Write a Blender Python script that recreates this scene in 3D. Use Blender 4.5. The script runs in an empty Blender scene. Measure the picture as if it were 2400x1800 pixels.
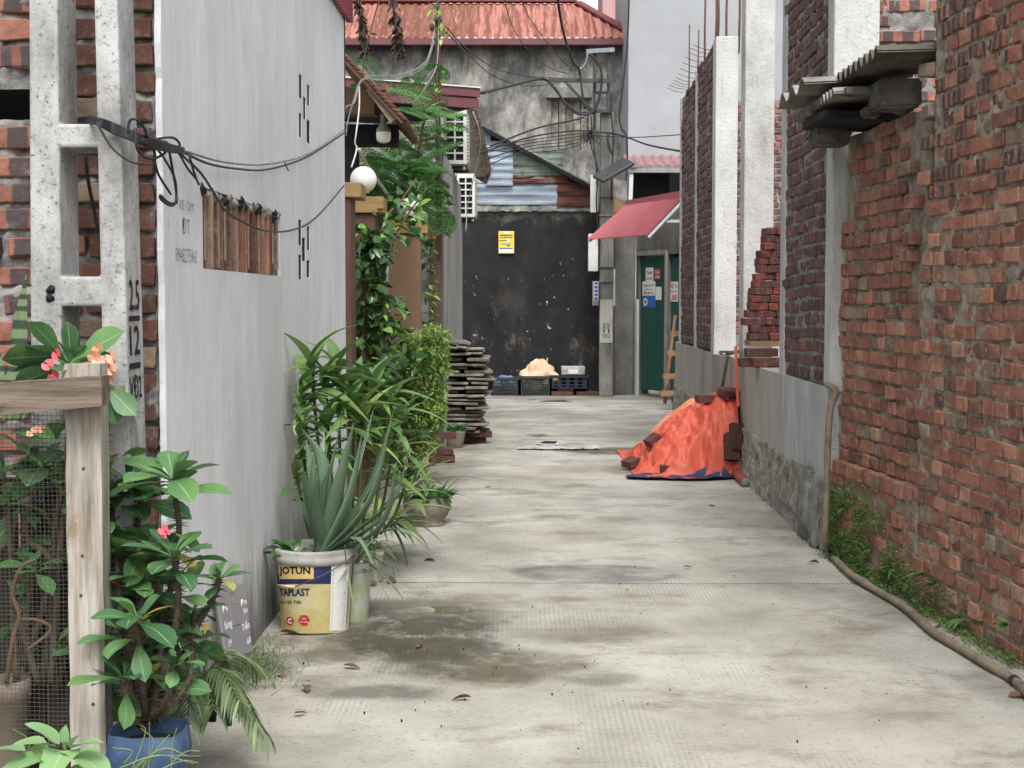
import bpy, bmesh, math, random
from mathutils import Vector, Matrix, Euler, noise
from math import radians, sin, cos, pi, tan, atan, atan2, sqrt
rnd = random.Random(11)
S = bpy.context.scene
C = S.collection

# ------------------------------------------------------------------ camera, sky, sun, exposure
F, CX, CY, HOR, CAMH = 3400.0, 1200.0, 900.0, 705.0, 1.28      # photograph measured in 2400 x 1800
PITCH = atan((CY - HOR) / F)
cam = bpy.data.cameras.new('camera'); camo = bpy.data.objects.new('camera', cam); C.objects.link(camo)
cam.sensor_width = 36.0; cam.lens = 36.0 * F / 2400.0; cam.clip_start = 0.05; cam.clip_end = 3000
camo.location = (0, 0, CAMH); camo.rotation_euler = (pi / 2 - PITCH, 0, 0)
S.camera = camo
SUN_EL, SUN_AZ = radians(54), radians(172)
w = bpy.data.worlds.new('World'); S.world = w; w.use_nodes = True
wn = w.node_tree; bg = wn.nodes['Background']
sky = wn.nodes.new('ShaderNodeTexSky'); sky.sky_type = 'NISHITA'; sky.sun_disc = False
sky.sun_elevation = SUN_EL; sky.sun_rotation = SUN_AZ; sky.air_density = 1.0; sky.dust_density = 4.0; sky.ozone_density = 1.0
hs = wn.nodes.new('ShaderNodeHueSaturation'); hs.inputs['Saturation'].default_value = 0.22
wn.links.new(sky.outputs[0], hs.inputs['Color']); wn.links.new(hs.outputs[0], bg.inputs[0])
bg.inputs[1].default_value = 0.15
sl = bpy.data.lights.new('sun', 'SUN'); sl.energy = 1.2; sl.angle = radians(22); sl.color = (1.0, 0.98, 0.955)
so = bpy.data.objects.new('sun', sl); C.objects.link(so)
so.rotation_euler = (pi / 2 - SUN_EL, 0, pi - SUN_AZ)
so.location = (0, 0, 30)
S.view_settings.view_transform = 'Standard'; S.view_settings.look = 'None'
S.view_settings.gamma = 1.0; S.view_settings.use_curve_mapping = False
S.view_settings.exposure = 0.95
S.cycles.use_denoising = True
S.cycles.denoising_prefilter = 'ACCURATE'
S.cycles.max_bounces = 6; S.cycles.diffuse_bounces = 4; S.cycles.glossy_bounces = 2; S.cycles.transmission_bounces = 4
S.cycles.transparent_max_bounces = 6; S.cycles.caustics_reflective = False; S.cycles.caustics_refractive = False

# ------------------------------------------------------------------ photograph -> place
_c, _s = cos(PITCH), sin(PITCH)
def ray(px, py):
    a = (px - CX) / F; b = -(py - CY) / F
    return Vector((a, _c + b * _s, -_s + b * _c))
def P(px, py, Y):
    d = ray(px, py); return Vector((0, 0, CAMH)) + d * (Y / d.y)
def G(px, py, z=0.0):
    d = ray(px, py); return Vector((0, 0, CAMH)) + d * ((z - CAMH) / d.z)
def proj(p):
    q = Vector(p) - Vector((0, 0, CAMH))
    f = q.y * _c - q.z * _s; u = q.y * _s + q.z * _c
    if f < 0.05: return (-9999, -9999, 0)
    return (CX + F * q.x / f, CY - F * u / f, f)
class Fr:
    """upright plane; left / right ground points as seen from its open side"""
    def __init__(s, a, b):
        s.o = Vector((a[0], a[1], 0)); d = Vector((b[0] - a[0], b[1] - a[1], 0)); s.len = d.length
        s.u = d.normalized(); s.inw = Vector((-s.u.y, s.u.x, 0)); s.n = -s.inw
        s.rot = Matrix((s.u, s.inw, Vector((0, 0, 1)))).transposed()
    def pt(s, u, z, o=0.0): return s.o + s.u * u + s.n * o + Vector((0, 0, z))
    def hit(s, px, py, o=0.0):
        d = ray(px, py); c0 = Vector((0, 0, CAMH)); q = s.o + s.n * o
        t = (q - c0).dot(s.n) / d.dot(s.n); p = c0 + d * t
        return ((p - q).dot(s.u), p.z)
    def mat(s, u, z, o=0.0, r=None):
        m = s.rot.to_4x4()
        if r is not None: m = m @ r.to_4x4()
        m.translation = s.pt(u, z, o); return m

# ------------------------------------------------------------------ objects
def _props(o, label=None, cat=None, group=None, kind=None):
    if label: o['label'] = label
    if cat: o['category'] = cat
    if group: o['group'] = group
    if kind: o['kind'] = kind
    return o
def thing(name, label, cat, loc=(0, 0, 0), group=None):
    o = bpy.data.objects.new(name, None); o.empty_display_size = 0.1; C.objects.link(o)
    o.location = Vector(loc); return _props(o, label, cat, group)
def wloc(o):
    v = Vector(o.location)
    while o.parent: o = o.parent; v = v + Vector(o.location)
    return v
def link(name, me, parent=None, M=None):
    o = bpy.data.objects.new(name, me); C.objects.link(o)
    M = Matrix.Identity(4) if M is None else M
    if parent is not None:
        o.parent = parent; M = Matrix.Translation(-wloc(parent)) @ M
    o.matrix_basis = M
    return o
class MB:
    """collects geometry for ONE mesh"""
    def __init__(s): s.v = []; s.f = []; s.m = []; s.sm = []; s.mi = 0
    def add(s, vs, fs, smooth=False):
        b = len(s.v); s.v.extend(Vector(q) for q in vs)
        for f in fs: s.f.append(tuple(i + b for i in f)); s.m.append(s.mi); s.sm.append(smooth)
    def box(s, c, d, rot=None, tr=None):
        x, y, z = d[0] / 2, d[1] / 2, d[2] / 2
        vs = [Vector((i, j, k)) for k in (-z, z) for j in (-y, y) for i in (-x, x)]
        if tr:
            for v in vs:
                if v.z > 0: v.x *= tr; v.y *= tr
        if rot is not None: vs = [rot @ v for v in vs]
        c = Vector(c)
        s.add([v + c for v in vs], [(0, 2, 3, 1), (4, 5, 7, 6), (0, 1, 5, 4), (2, 6, 7, 3), (0, 4, 6, 2), (1, 3, 7, 5)])
    def fbox(s, fr, u0, u1, z0, z1, o0, o1):
        """box in a wall frame; o = outward offsets"""
        s.box(fr.pt((u0 + u1) / 2, (z0 + z1) / 2, (o0 + o1) / 2), (abs(u1 - u0), abs(o1 - o0), abs(z1 - z0)), fr.rot)
    def bar(s, a, b, w, h=None, up=(0, 0, 1)):
        a, b = Vector(a), Vector(b); h = h or w; d = b - a; L = d.length; d.normalize()
        up = Vector(up)
        if abs(d.dot(up)) > 0.98: up = Vector((0, 1, 0))
        x = d.cross(up).normalized(); z = x.cross(d)
        s.box((a + b) / 2, (w, L, h), Matrix((x, d, z)).transposed())
    def tube(s, pts, r, seg=8, cap=True, smooth=True):
        pts = [Vector(p) for p in pts]; n = len(pts); rr = r if hasattr(r, '__len__') else [r] * n
        vs = []; prev = None
        for i, p in enumerate(pts):
            t = (pts[min(i + 1, n - 1)] - pts[max(i - 1, 0)])
            if t.length < 1e-9: t = Vector((0, 0, 1))
            t.normalize()
            if prev is None:
                a = Vector((0, 0, 1)) if abs(t.z) < 0.9 else Vector((1, 0, 0))
                x = t.cross(a).normalized()
            else:
                x = (prev - t * prev.dot(t))
                x = x.normalized() if x.length > 1e-6 else t.orthogonal().normalized()
            prev = x; y = t.cross(x)
            for k in range(seg):
                a = 2 * pi * k / seg; vs.append(p + (x * cos(a) + y * sin(a)) * rr[i])
        fs = [(i * seg + k, i * seg + (k + 1) % seg, (i + 1) * seg + (k + 1) % seg, (i + 1) * seg + k) for i in range(n - 1) for k in range(seg)]
        if cap: fs += [tuple(range(seg - 1, -1, -1)), tuple((n - 1) * seg + k for k in range(seg))]
        s.add(vs, fs, smooth)
    def lathe(s, prof, c=(0, 0, 0), seg=24, M=None, smooth=True, cap=(False, False)):
        c = Vector(c); vs = []
        for r, z in prof:
            for k in range(seg):
                a = 2 * pi * k / seg; q = Vector((r * cos(a), r * sin(a), z))
                vs.append((M @ q if M is not None else q) + c)
        n = len(prof)
        fs = [(i * seg + k, i * seg + (k + 1) % seg, (i + 1) * seg + (k + 1) % seg, (i + 1) * seg + k) for i in range(n - 1) for k in range(seg)]
        if cap[0]: fs.append(tuple(range(seg - 1, -1, -1)))
        if cap[1]: fs.append(tuple((n - 1) * seg + k for k in range(seg)))
        s.add(vs, fs, smooth)
    def prism(s, poly, t0, t1):
        """poly: list of 3d points; extruded by vectors t0..t1"""
        n = len(poly); t0, t1 = Vector(t0), Vector(t1)
        vs = [Vector(p) + t0 for p in poly] + [Vector(p) + t1 for p in poly]
        s.add(vs, [tuple(range(n))[::-1], tuple(range(n, 2 * n))] + [(i, (i + 1) % n, n + (i + 1) % n, n + i) for i in range(n)])
    def grid(s, nu, nv, fn, smooth=True):
        vs = [fn(i / nu, j / nv) for j in range(nv + 1) for i in range(nu + 1)]
        s.add(vs, [(j * (nu + 1) + i, j * (nu + 1) + i + 1, (j + 1) * (nu + 1) + i + 1, (j + 1) * (nu + 1) + i) for j in range(nv) for i in range(nu)], smooth)
    def mesh(s, name, mats):
        me = bpy.data.meshes.new(name); me.from_pydata([tuple(v) for v in s.v], [], s.f)
        mats = mats if isinstance(mats, (list, tuple)) else [mats]
        for m in mats: me.materials.append(m)
        me.polygons.foreach_set('material_index', s.m); me.polygons.foreach_set('use_smooth', s.sm); me.update()
        return me
    def build(s, name, mats, parent=None, label=None, cat=None, group=None, kind=None, origin=None):
        if parent is None and origin is None and s.v:
            lo = [min(v[i] for v in s.v) for i in range(3)]; hi = [max(v[i] for v in s.v) for i in range(3)]
            origin = Vector(((lo[0] + hi[0]) / 2, (lo[1] + hi[1]) / 2, lo[2])) if kind != 'structure' else None
        if origin is not None:
            s.v = [v - origin for v in s.v]
        o = link(name, s.mesh(name, mats), parent, None if origin is None else Matrix.Translation(origin))
        return _props(o, label, cat, group, kind)
def bevel(o, w=0.004, seg=1):
    m = o.modifiers.new('b', 'BEVEL'); m.width = w; m.segments = seg; m.limit_method = 'ANGLE'; m.angle_limit = radians(40); return o
def fbm(p, sc=1.0, oc=4):
    return noise.fractal(Vector(p) * sc, 1.0, 2.0, oc)
_tc = {}
def text_mesh(txt, size, bold=False, ex=0.0):
    """flat text as (verts, faces) in the XY plane, starting at x = 0"""
    cu = bpy.data.curves.new('t', 'FONT'); cu.body = txt; cu.size = size; cu.resolution_u = 2; cu.offset = ex
    ob = bpy.data.objects.new('t', cu); C.objects.link(ob)
    dg = bpy.context.evaluated_depsgraph_get(); me = bpy.data.meshes.new_from_object(ob.evaluated_get(dg))
    vs = [v.co.copy() for v in me.vertices]; fs = [tuple(p.vertices) for p in me.polygons]
    bpy.data.objects.remove(ob); bpy.data.curves.remove(cu); bpy.data.meshes.remove(me)
    return vs, fs
def put_text(mb, txt, size, fr_pt, u_w=None, ex=0.0, sx=1.0):
    """fr_pt(x, y) -> 3d point"""
    vs, fs = text_mesh(txt, size, ex=ex)
    if not vs: return
    w = max(v.x for v in vs); k = sx if u_w is None else u_w / w
    mb.add([fr_pt(v.x * k, v.y) for v in vs], fs)
# ------------------------------------------------------------------ materials
def c(r, g, b):
    f = lambda v: (v / 255 / 12.92) if v / 255 <= 0.04045 else ((v / 255 + 0.055) / 1.055) ** 2.4
    return (f(r), f(g), f(b), 1.0)
class NT:
    def __init__(s, name, rough=0.8, spec=0.3):
        s.mat = bpy.data.materials.new(name); s.mat.use_nodes = True; s.t = s.mat.node_tree
        s.b = s.t.nodes['Principled BSDF']; s.b.inputs['Roughness'].default_value = rough
        s.b.inputs['Specular IOR Level'].default_value = spec
        s.tc = s.n('ShaderNodeTexCoord')
    def n(s, t, **k):
        x = s.t.nodes.new(t)
        for a, v in k.items(): setattr(x, a, v)
        return x
    def l(s, a, b): s.t.links.new(a, b)
    def vec(s, scale=(1, 1, 1), loc=(0, 0, 0), src='Object', rnd_off=False, rot=(0, 0, 0)):
        m = s.n('ShaderNodeMapping'); m.inputs['Scale'].default_value = scale; m.inputs['Location'].default_value = loc
        m.inputs['Rotation'].default_value = rot
        o = s.tc.outputs[src]
        if rnd_off:
            oi = s.n('ShaderNodeObjectInfo'); a = s.n('ShaderNodeVectorMath', operation='ADD'); mu = s.n('ShaderNodeMath', operation='MULTIPLY')
            mu.inputs[1].default_value = 37.0; s.l(oi.outputs['Random'], mu.inputs[0]); s.l(o, a.inputs[0]); s.l(mu.outputs[0], a.inputs[1]); o = a.outputs[0]
        s.l(o, m.inputs['Vector']); return m.outputs[0]
    def noise(s, scale=5, detail=5, rough=0.6, v=None, dist=0.0):
        x = s.n('ShaderNodeTexNoise'); x.inputs['Scale'].default_value = scale; x.inputs['Detail'].default_value = detail
        x.inputs['Roughness'].default_value = rough; x.inputs['Distortion'].default_value = dist
        s.l(v if v is not None else s.tc.outputs['Object'], x.inputs['Vector']); return x.outputs['Fac']
    def vor(s, scale=5, v=None, feat='F1', out='Distance'):
        x = s.n('ShaderNodeTexVoronoi', feature=feat); x.inputs['Scale'].default_value = scale
        s.l(v if v is not None else s.tc.outputs['Object'], x.inputs['Vector']); return x.outputs[out]
    def wave(s, scale=5, dist=1.0, v=None, det=2.0, dirn='X'):
        x = s.n('ShaderNodeTexWave', bands_direction=dirn); x.inputs['Scale'].default_value = scale; x.inputs['Distortion'].default_value = dist
        x.inputs['Detail'].default_value = det; s.l(v if v is not None else s.tc.outputs['Object'], x.inputs['Vector']); return x.outputs['Fac']
    def ramp(s, fac, stops, interp='LINEAR'):
        x = s.n('ShaderNodeValToRGB'); e = x.color_ramp.elements; x.color_ramp.interpolation = interp
        while len(e) > len(stops): e.remove(e[-1])
        while len(e) < len(stops): e.new(0.5)
        for el, (p, col) in zip(e, stops): el.position = p; el.color = col if hasattr(col, '__len__') else (col, col, col, 1)
        s.l(fac, x.inputs[0]); return x.outputs[0]
    def mix(s, fac, a, b, blend='MIX'):
        x = s.n('ShaderNodeMix', data_type='RGBA', blend_type=blend)
        for q, i in ((fac, 0), (a, 6), (b, 7)):
            if hasattr(q, 'is_output') or isinstance(q, bpy.types.NodeSocket): s.l(q, x.inputs[i])
            else: x.inputs[i].default_value = q
        return x.outputs[2]
    def math(s, op, a, b=0.0, clamp=False):
        x = s.n('ShaderNodeMath', operation=op, use_clamp=clamp)
        for q, i in ((a, 0), (b, 1)):
            if isinstance(q, bpy.types.NodeSocket): s.l(q, x.inputs[i])
            else: x.inputs[i].default_value = q
        return x.outputs[0]
    def smooth(s, v, a, b):
        x = s.n('ShaderNodeMapRange', interpolation_type='SMOOTHSTEP'); x.inputs['From Min'].default_value = a; x.inputs['From Max'].default_value = b
        s.l(v, x.inputs[0]); return x.outputs[0]
    def axis(s, ax, src='Object'):
        x = s.n('ShaderNodeSeparateXYZ'); s.l(s.tc.outputs[src], x.inputs[0]); return x.outputs[ax]
    def objrnd(s):
        oi = s.n('ShaderNodeObjectInfo'); g = s.n('ShaderNodeNewGeometry')
        return s.math('FRACT', s.math('ADD', oi.outputs['Random'], s.math('MULTIPLY', g.outputs['Random Per Island'], 7.31)))
    def blob(s, x, y, rx, ry, wob=0.35, nsc=3.0, soft=0.45):
        """irregular stain mask around a place on the ground (object = world xy)"""
        m = s.n('ShaderNodeMapping'); m.inputs['Location'].default_value = (-x / rx, -y / ry, 0); m.inputs['Scale'].default_value = (1 / rx, 1 / ry, 0)
        s.l(s.tc.outputs['Object'], m.inputs[0]); L = s.n('ShaderNodeVectorMath', operation='LENGTH'); s.l(m.outputs[0], L.inputs[0])
        nn = s.noise(nsc, 9, 0.68); d = s.math('ADD', L.outputs['Value'], s.math('MULTIPLY', s.math('SUBTRACT', nn, 0.5), wob * 4))
        return s.smooth(d, 1.0 + soft * 0.3, 1.0 - soft)
    def col(s, x):
        if isinstance(x, bpy.types.NodeSocket): s.l(x, s.b.inputs['Base Color'])
        else: s.b.inputs['Base Color'].default_value = x
    def rough(s, x):
        if isinstance(x, bpy.types.NodeSocket): s.l(x, s.b.inputs['Roughness'])
        else: s.b.inputs['Roughness'].default_value = x
    def bump(s, h, dist=0.01, strength=0.6):
        x = s.n('ShaderNodeBump'); x.inputs['Distance'].default_value = dist; x.inputs['Strength'].default_value = strength
        s.l(h, x.inputs['Height']); s.l(x.outputs[0], s.b.inputs['Normal'])
def simple(name, cols, scale=6, stretch=(1, 1, 1), rough=0.8, spec=0.3, bump=0.0, bscale=40, detail=6, rndo=True, contrast=(0.3, 0.7), metal=0.0, nrough=0.65):
    """a noise-mottled surface from a list of colours"""
    k = NT(name, rough, spec); v = k.vec(stretch, rnd_off=rndo)
    f = k.noise(scale, detail, nrough, v); a, b = contrast
    st = [(a + (b - a) * i / max(1, len(cols) - 1), q) for i, q in enumerate(cols)]
    k.col(k.ramp(f, st) if len(cols) > 1 else cols[0])
    if bump: k.bump(k.noise(bscale, 6, 0.7, v), bump, 0.7)
    k.b.inputs['Metallic'].default_value = metal
    return k.mat

# --- ground concrete: pale slab, broom/roller marks, wet olive stains
k = NT('street_concrete', 0.85, 0.25)
v = k.vec((1, 0.8, 1)); vs = k.vec((0.8, 1.15, 1))
base = k.ramp(k.noise(1.4, 8, 0.62, v), [(0.30, c(134, 131, 122)), (0.5, c(162, 159, 150)), (0.7, c(184, 181, 173))])
streak = k.noise(2.2, 7, 0.7, vs); base = k.mix(k.smooth(streak, 0.47, 0.70), base, c(122, 117, 106))
fine = k.noise(55, 4, 0.7, k.vec((1, 1, 1))); base = k.mix(k.smooth(fine, 0.54, 0.76), base, c(104, 100, 91))
warm = k.noise(0.9, 3, 0.5, k.vec((1, 1, 1), (7, 3, 0))); base = k.mix(k.math('MULTIPLY', k.smooth(warm, 0.52, 0.75), 0.15), base, c(168, 158, 140))
# roller waffle marks in patches
wv = k.wave(17, 1.2, k.vec((1, 0.02, 1), rot=(0, 0, 0.25)), 2); wh = k.wave(15, 1.4, k.vec((0.02, 1, 1)), 2, 'Y')
patch = k.smooth(k.noise(1.3, 3, 0.5, k.vec((1, 0.8, 1), (3, 9, 0))), 0.50, 0.62)
waf = k.math('MULTIPLY', k.math('MULTIPLY', wv, wh), patch)
base = k.mix(k.math('MULTIPLY', waf, 0.5), base, c(104, 99, 89))
STAINS = [  # px, py, rx, ry, strength
    (960, 1490, 0.42, 0.55, 1.0), (1130, 1560, 0.35, 0.28, 0.9), (790, 1535, 0.25, 0.16, 0.75), (960, 1430, 0.5, 0.3, 0.8), (1400, 1590, 0.16, 0.1, 0.5),
    (880, 1620, 0.26, 0.12, 0.7), (1320, 1480, 0.6, 0.22, 0.35), (1350, 1335, 0.35, 0.25, 0.4), (2170, 1420, 0.35, 0.35, 0.45), (590, 1560, 0.2, 0.2, 0.6), (2330, 1620, 0.12, 0.22, 0.35),
    (1060, 1100, 0.3, 1.0, 0.35), (1180, 1340, 0.5, 0.4, 0.2), (1500, 1020, 0.8, 0.5, 0.4), (1300, 930, 1.2, 0.8, 0.45), (1250, 970, 0.9, 0.7, 0.35), (1260, 1020, 0.12, 0.25, 0.8), (1430, 1058, 0.5, 0.35, 0.9), (1500, 1100, 0.3, 0.4, 0.5)]
stain = None
for (x, y, rx, ry, st) in STAINS:
    g = G(x, y); m = k.math('MULTIPLY', k.blob(g.x, g.y, rx, ry, 0.42, 3.4, 0.55), st)
    stain = m if stain is None else k.math('MAXIMUM', stain, m)
speck = k.smooth(k.noise(7, 8, 0.75, k.vec((1, 1, 1))), 0.24, 0.52)
stain = k.math('MULTIPLY', stain, speck, True)
scol = k.ramp(k.noise(2.3, 4, 0.6, k.vec((1, 1, 1), (5, 1, 0))), [(0.35, c(58, 55, 40)), (0.5, c(66, 61, 46)), (0.62, c(84, 77, 54))])
colr = k.mix(k.math('MULTIPLY', stain, 0.92), base, scol)
gp = G(1400, 1343); cem = k.blob(gp.x, gp.y, 0.42, 0.24, 0.16, 4.0, 0.18); cem2 = k.math('MULTIPLY', cem, k.smooth(k.noise(1.6, 5, .65, k.vec((1, 1.2, 1), (1, 6, 0))), .38, .58))
colr = k.mix(k.math('MULTIPLY', cem, .55), colr, c(150, 149, 146)); colr = k.mix(k.math('MULTIPLY', cem2, .75), colr, c(86, 85, 82))
k.col(colr); k.rough(k.ramp(stain, [(0.1, 0.88), (0.9, 0.42)]))
k.bump(k.math('ADD', k.math('ADD', k.math('MULTIPLY', waf, 0.5), k.noise(70, 5, 0.7)), k.math('MULTIPLY', k.noise(6, 4, 0.6), 1.2)), 0.006, 0.55)
m_street = k.mat
m_earth = simple('earth', [c(70, 62, 50), c(100, 90, 74)], 4, bump=0.01)

# --- grey plaster wall with rain streaks and black drips
k = NT('grey_plaster', 0.9, 0.2)
v = k.vec((3, 3, 0.9)); base = k.ramp(k.noise(2.6, 8, 0.72, v), [(0.25, c(200, 202, 204)), (0.5, c(216, 218, 220)), (0.72, c(226, 228, 229))])
base = k.mix(k.math('MULTIPLY', k.smooth(k.noise(70, 6, 0.8, k.vec((1, 1, 0.07))), 0.50, 0.70), 0.42), base, c(164, 165, 166))
base = k.mix(k.math('MULTIPLY', k.smooth(k.noise(1.3, 4, 0.6, k.vec((1, 1, 0.5), (5, 0, 0))), 0.5, 0.7), 0.4), base, c(180, 182, 184))
base = k.mix(k.math('MULTIPLY', k.smooth(k.noise(60, 4, 0.7, k.vec((1, 1, 0.12), (1, 4, 2))), 0.67, 0.73), 0.8), base, c(72, 73, 76))
z = k.axis(2); low = k.smooth(k.math('ADD', z, k.math('MULTIPLY', k.noise(5, 5, 0.7, k.vec((2.5, 2.5, 0.5))), 0.75)), 0.80, 0.36)
base = k.mix(k.math('MULTIPLY', low, 0.85), base, c(74, 74, 68))
k.col(base); k.bump(k.math('ADD', k.noise(110, 6, 0.8), k.math('MULTIPLY', k.noise(8, 4, .6, k.vec((1, 1, .4))), 1.5)), 0.006, 0.7); m_plaster = k.mat

# --- precast pole concrete
k = NT('pole_concrete', 0.92, 0.2)
base = k.ramp(k.noise(5, 8, 0.7, k.vec((1, 1, 0.5))), [(0.25, c(112, 111, 107)), (0.42, c(150, 150, 148)), (0.56, c(184, 184, 184)), (0.72, c(206, 206, 207))])
base = k.mix(k.smooth(k.noise(45, 7, 0.85), 0.52, 0.66), base, c(110, 108, 103)); base = k.mix(k.smooth(k.noise(90, 3, 0.6), 0.66, 0.70), base, c(60, 58, 55)); k.col(base)
k.bump(k.noise(70, 8, 0.8), 0.006, 0.8); m_pole = k.mat
k = NT('dark_pole_concrete', 0.92, 0.2)
base = k.ramp(k.noise(4, 8, 0.7, k.vec((1.5, 1.5, 0.35))), [(0.28, c(82, 80, 75)), (0.5, c(118, 116, 111)), (0.7, c(150, 148, 143))]); k.col(base)
k.bump(k.noise(40, 6, 0.7), 0.005, 0.7); m_pole2 = k.mat
k = NT('new_column_concrete', 0.92, 0.2); _v = k.vec((1, 1, .6), rnd_off=True)
base = k.ramp(k.noise(2.6, 9, .74, _v), [(.28, c(150, 149, 144)), (.48, c(184, 184, 181)), (.68, c(200, 200, 199))]); base = k.mix(k.math('MULTIPLY', k.smooth(k.noise(60, 3, .6), .66, .70), .7), base, c(90, 88, 84))
base = k.mix(k.math('MULTIPLY', k.smooth(k.noise(18, 6, .8, k.vec((1, 1, .15))), .54, .72), .5), base, c(140, 139, 134)); k.col(base); k.bump(k.math('ADD', k.noise(40, 7, .75), k.math('MULTIPLY', k.noise(5, 4, .6), 2)), .008, .7); m_column = k.mat
m_colside = simple('column_side', [c(150, 152, 152), c(190, 192, 193)], 5, (1, 1, 0.4), 0.9, 0.2, 0.004, 40)
k = NT('plinth_concrete', 0.92, 0.2)
base = k.ramp(k.noise(2, 8, 0.72, k.vec((1, 1.4, 0.35))), [(0.28, c(136, 131, 123)), (0.48, c(164, 159, 151)), (0.7, c(184, 181, 175))])
base = k.mix(k.math('MULTIPLY', k.smooth(k.noise(22, 7, 0.8, k.vec((1, 1.6, 0.14))), 0.52, 0.72), .75), base, c(112, 112, 110))
base = k.mix(k.smooth(k.noise(1.0, 2, 0.5, k.vec((1, 0.8, 0.3), (0, 2.6, 0))), 0.52, 0.62), base, c(140, 141, 143))
k.col(base); k.bump(k.noise(45, 6, 0.7, k.vec((1, 1, 0.3))), 0.006, 0.6); m_plinth = k.mat
k = NT('rough_render', 0.95, 0.15)
base = k.ramp(k.noise(7, 8, 0.75), [(0.28, c(100, 98, 92)), (0.48, c(150, 146, 137)), (0.68, c(184, 181, 173))]); k.col(base)
k.bump(k.math('ADD', k.noise(30, 8, 0.8), k.vor(40)), 0.016, 0.8); m_rubble = k.mat
m_patch = simple('cement_patch', [c(92, 92, 90), c(128, 128, 126), c(160, 160, 158)], 6, (1, 1, 1), 0.95, 0.15, 0.02, 26, detail=8)
m_mortar_b = simple('brown_mortar', [c(112, 104, 92), c(146, 138, 124), c(170, 163, 150)], 16, (1, 1, 1), 0.95, 0.15, 0.016, 60, detail=8)
m_mortar_g = simple('grey_mortar', [c(96, 94, 92), c(134, 132, 129), c(164, 162, 160)], 14, (1, 1, 1), 0.95, 0.15, 0.014, 60, detail=8)

def brick_mat(name, stops, core=0.0, dust=None, dustamt=0.4, vec_stretch=(1, 1, 1), bump=0.008, ridge=False):
    k = NT(name, 0.92, 0.18); r = k.objrnd()
    base = k.ramp(r, stops); v = k.vec(vec_stretch, rnd_off=True)
    n1 = k.noise(14, 6, 0.7, v); base = k.mix(k.math('MULTIPLY', k.smooth(n1, 0.42, 0.72), 0.5), base, c(74, 46, 40), 'MIX')
    base = k.mix(k.math('MULTIPLY', k.smooth(k.noise(9, 5, 0.7, v), 0.55, 0.75), 0.45), base, c(206, 138, 104))
    if core:
        gx = k.axis(0, 'Generated'); gz = k.axis(2, 'Generated')
        fx = k.math('ABSOLUTE', k.math('SUBTRACT', k.math('FRACT', k.math('ADD', k.math('MULTIPLY', gx, 2.0), k.math('MULTIPLY', n1, 0.25))), 0.55))
        mx = k.smooth(fx, 0.30, 0.24); mz = k.smooth(k.math('ABSOLUTE', k.math('SUBTRACT', gz, 0.5)), 0.47, 0.40)
        on = k.math('LESS_THAN', k.math('FRACT', k.math('MULTIPLY', r, 5.7)), core)
        mk = k.math('MULTIPLY', k.math('MULTIPLY', mx, mz), on); base = k.mix(k.math('MULTIPLY', mk, .9), base, c(70, 68, 70))
    if dust is not None:
        base = k.mix(k.math('MULTIPLY', k.smooth(k.noise(20, 7, 0.8, v), 0.5, 0.7), dustamt), base, dust)
    k.col(base); h = k.noise(45, 7, 0.75, v)
    if ridge: h = k.math('ADD', k.math('MULTIPLY', h, 0.5), k.wave(18, 1.5, k.vec((1, 0.1, 0.1), rnd_off=True), 2))
    k.bump(h, bump, 0.8); return k.mat
m_brick_old = brick_mat('old_red_brick', [(0.0, c(113, 81, 72)), (0.15, c(143, 99, 85)), (0.35, c(161, 111, 94)), (0.5, c(134, 92, 80)), (0.62, c(173, 123, 102)), (0.74, c(109, 82, 77)), (0.84, c(185, 138, 115)), (0.92, c(142, 130, 113)), (1.0, c(98, 71, 66))], 0.0, c(183, 173, 156), 0.5, bump=0.010)
m_brick_str = brick_mat('burnt_core_brick', [(0.0, c(133, 92, 78)), (0.3, c(160, 107, 89)), (0.6, c(129, 92, 82)), (0.8, c(175, 122, 100)), (1.0, c(109, 81, 74))], 0.75, c(177, 169, 152), 0.45, bump=0.010)
m_brick_left = brick_mat('left_wall_brick', [(0.0, c(101, 72, 62)), (0.25, c(115, 81, 72)), (0.5, c(95, 70, 64)), (0.68, c(125, 85, 71)), (0.8, c(102, 84, 76)), (0.92, c(153, 138, 115)), (1.0, c(104, 69, 62))], 0.0, c(137, 132, 122), 0.75, bump=0.014)
m_brick_core = brick_mat('dark_core_brick', [(0.0, c(147, 101, 87)), (0.5, c(160, 110, 94)), (1.0, c(132, 89, 80))], 0.85, c(146, 143, 137), 0.35)
m_brick_new = brick_mat('purple_brown_brick', [(0.0, c(84, 70, 70)), (0.25, c(104, 79, 75)), (0.5, c(79, 67, 67)), (0.7, c(120, 88, 81)), (0.85, c(94, 74, 73)), (1.0, c(134, 92, 82))], 0.0, c(144, 142, 139), 0.55)
m_brick_pile = brick_mat('stacked_brick', [(0.0, c(132, 70, 59)), (0.35, c(109, 65, 60)), (0.6, c(142, 75, 63)), (0.8, c(93, 61, 59)), (1.0, c(126, 68, 59))], 0.6, c(153, 114, 103), 0.12)
m_brick_loose = brick_mat('loose_brick', [(0.0, c(81, 58, 54)), (0.5, c(94, 64, 59)), (1.0, c(71, 53, 53))], 0.0, c(134, 121, 113), 0.15)

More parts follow.
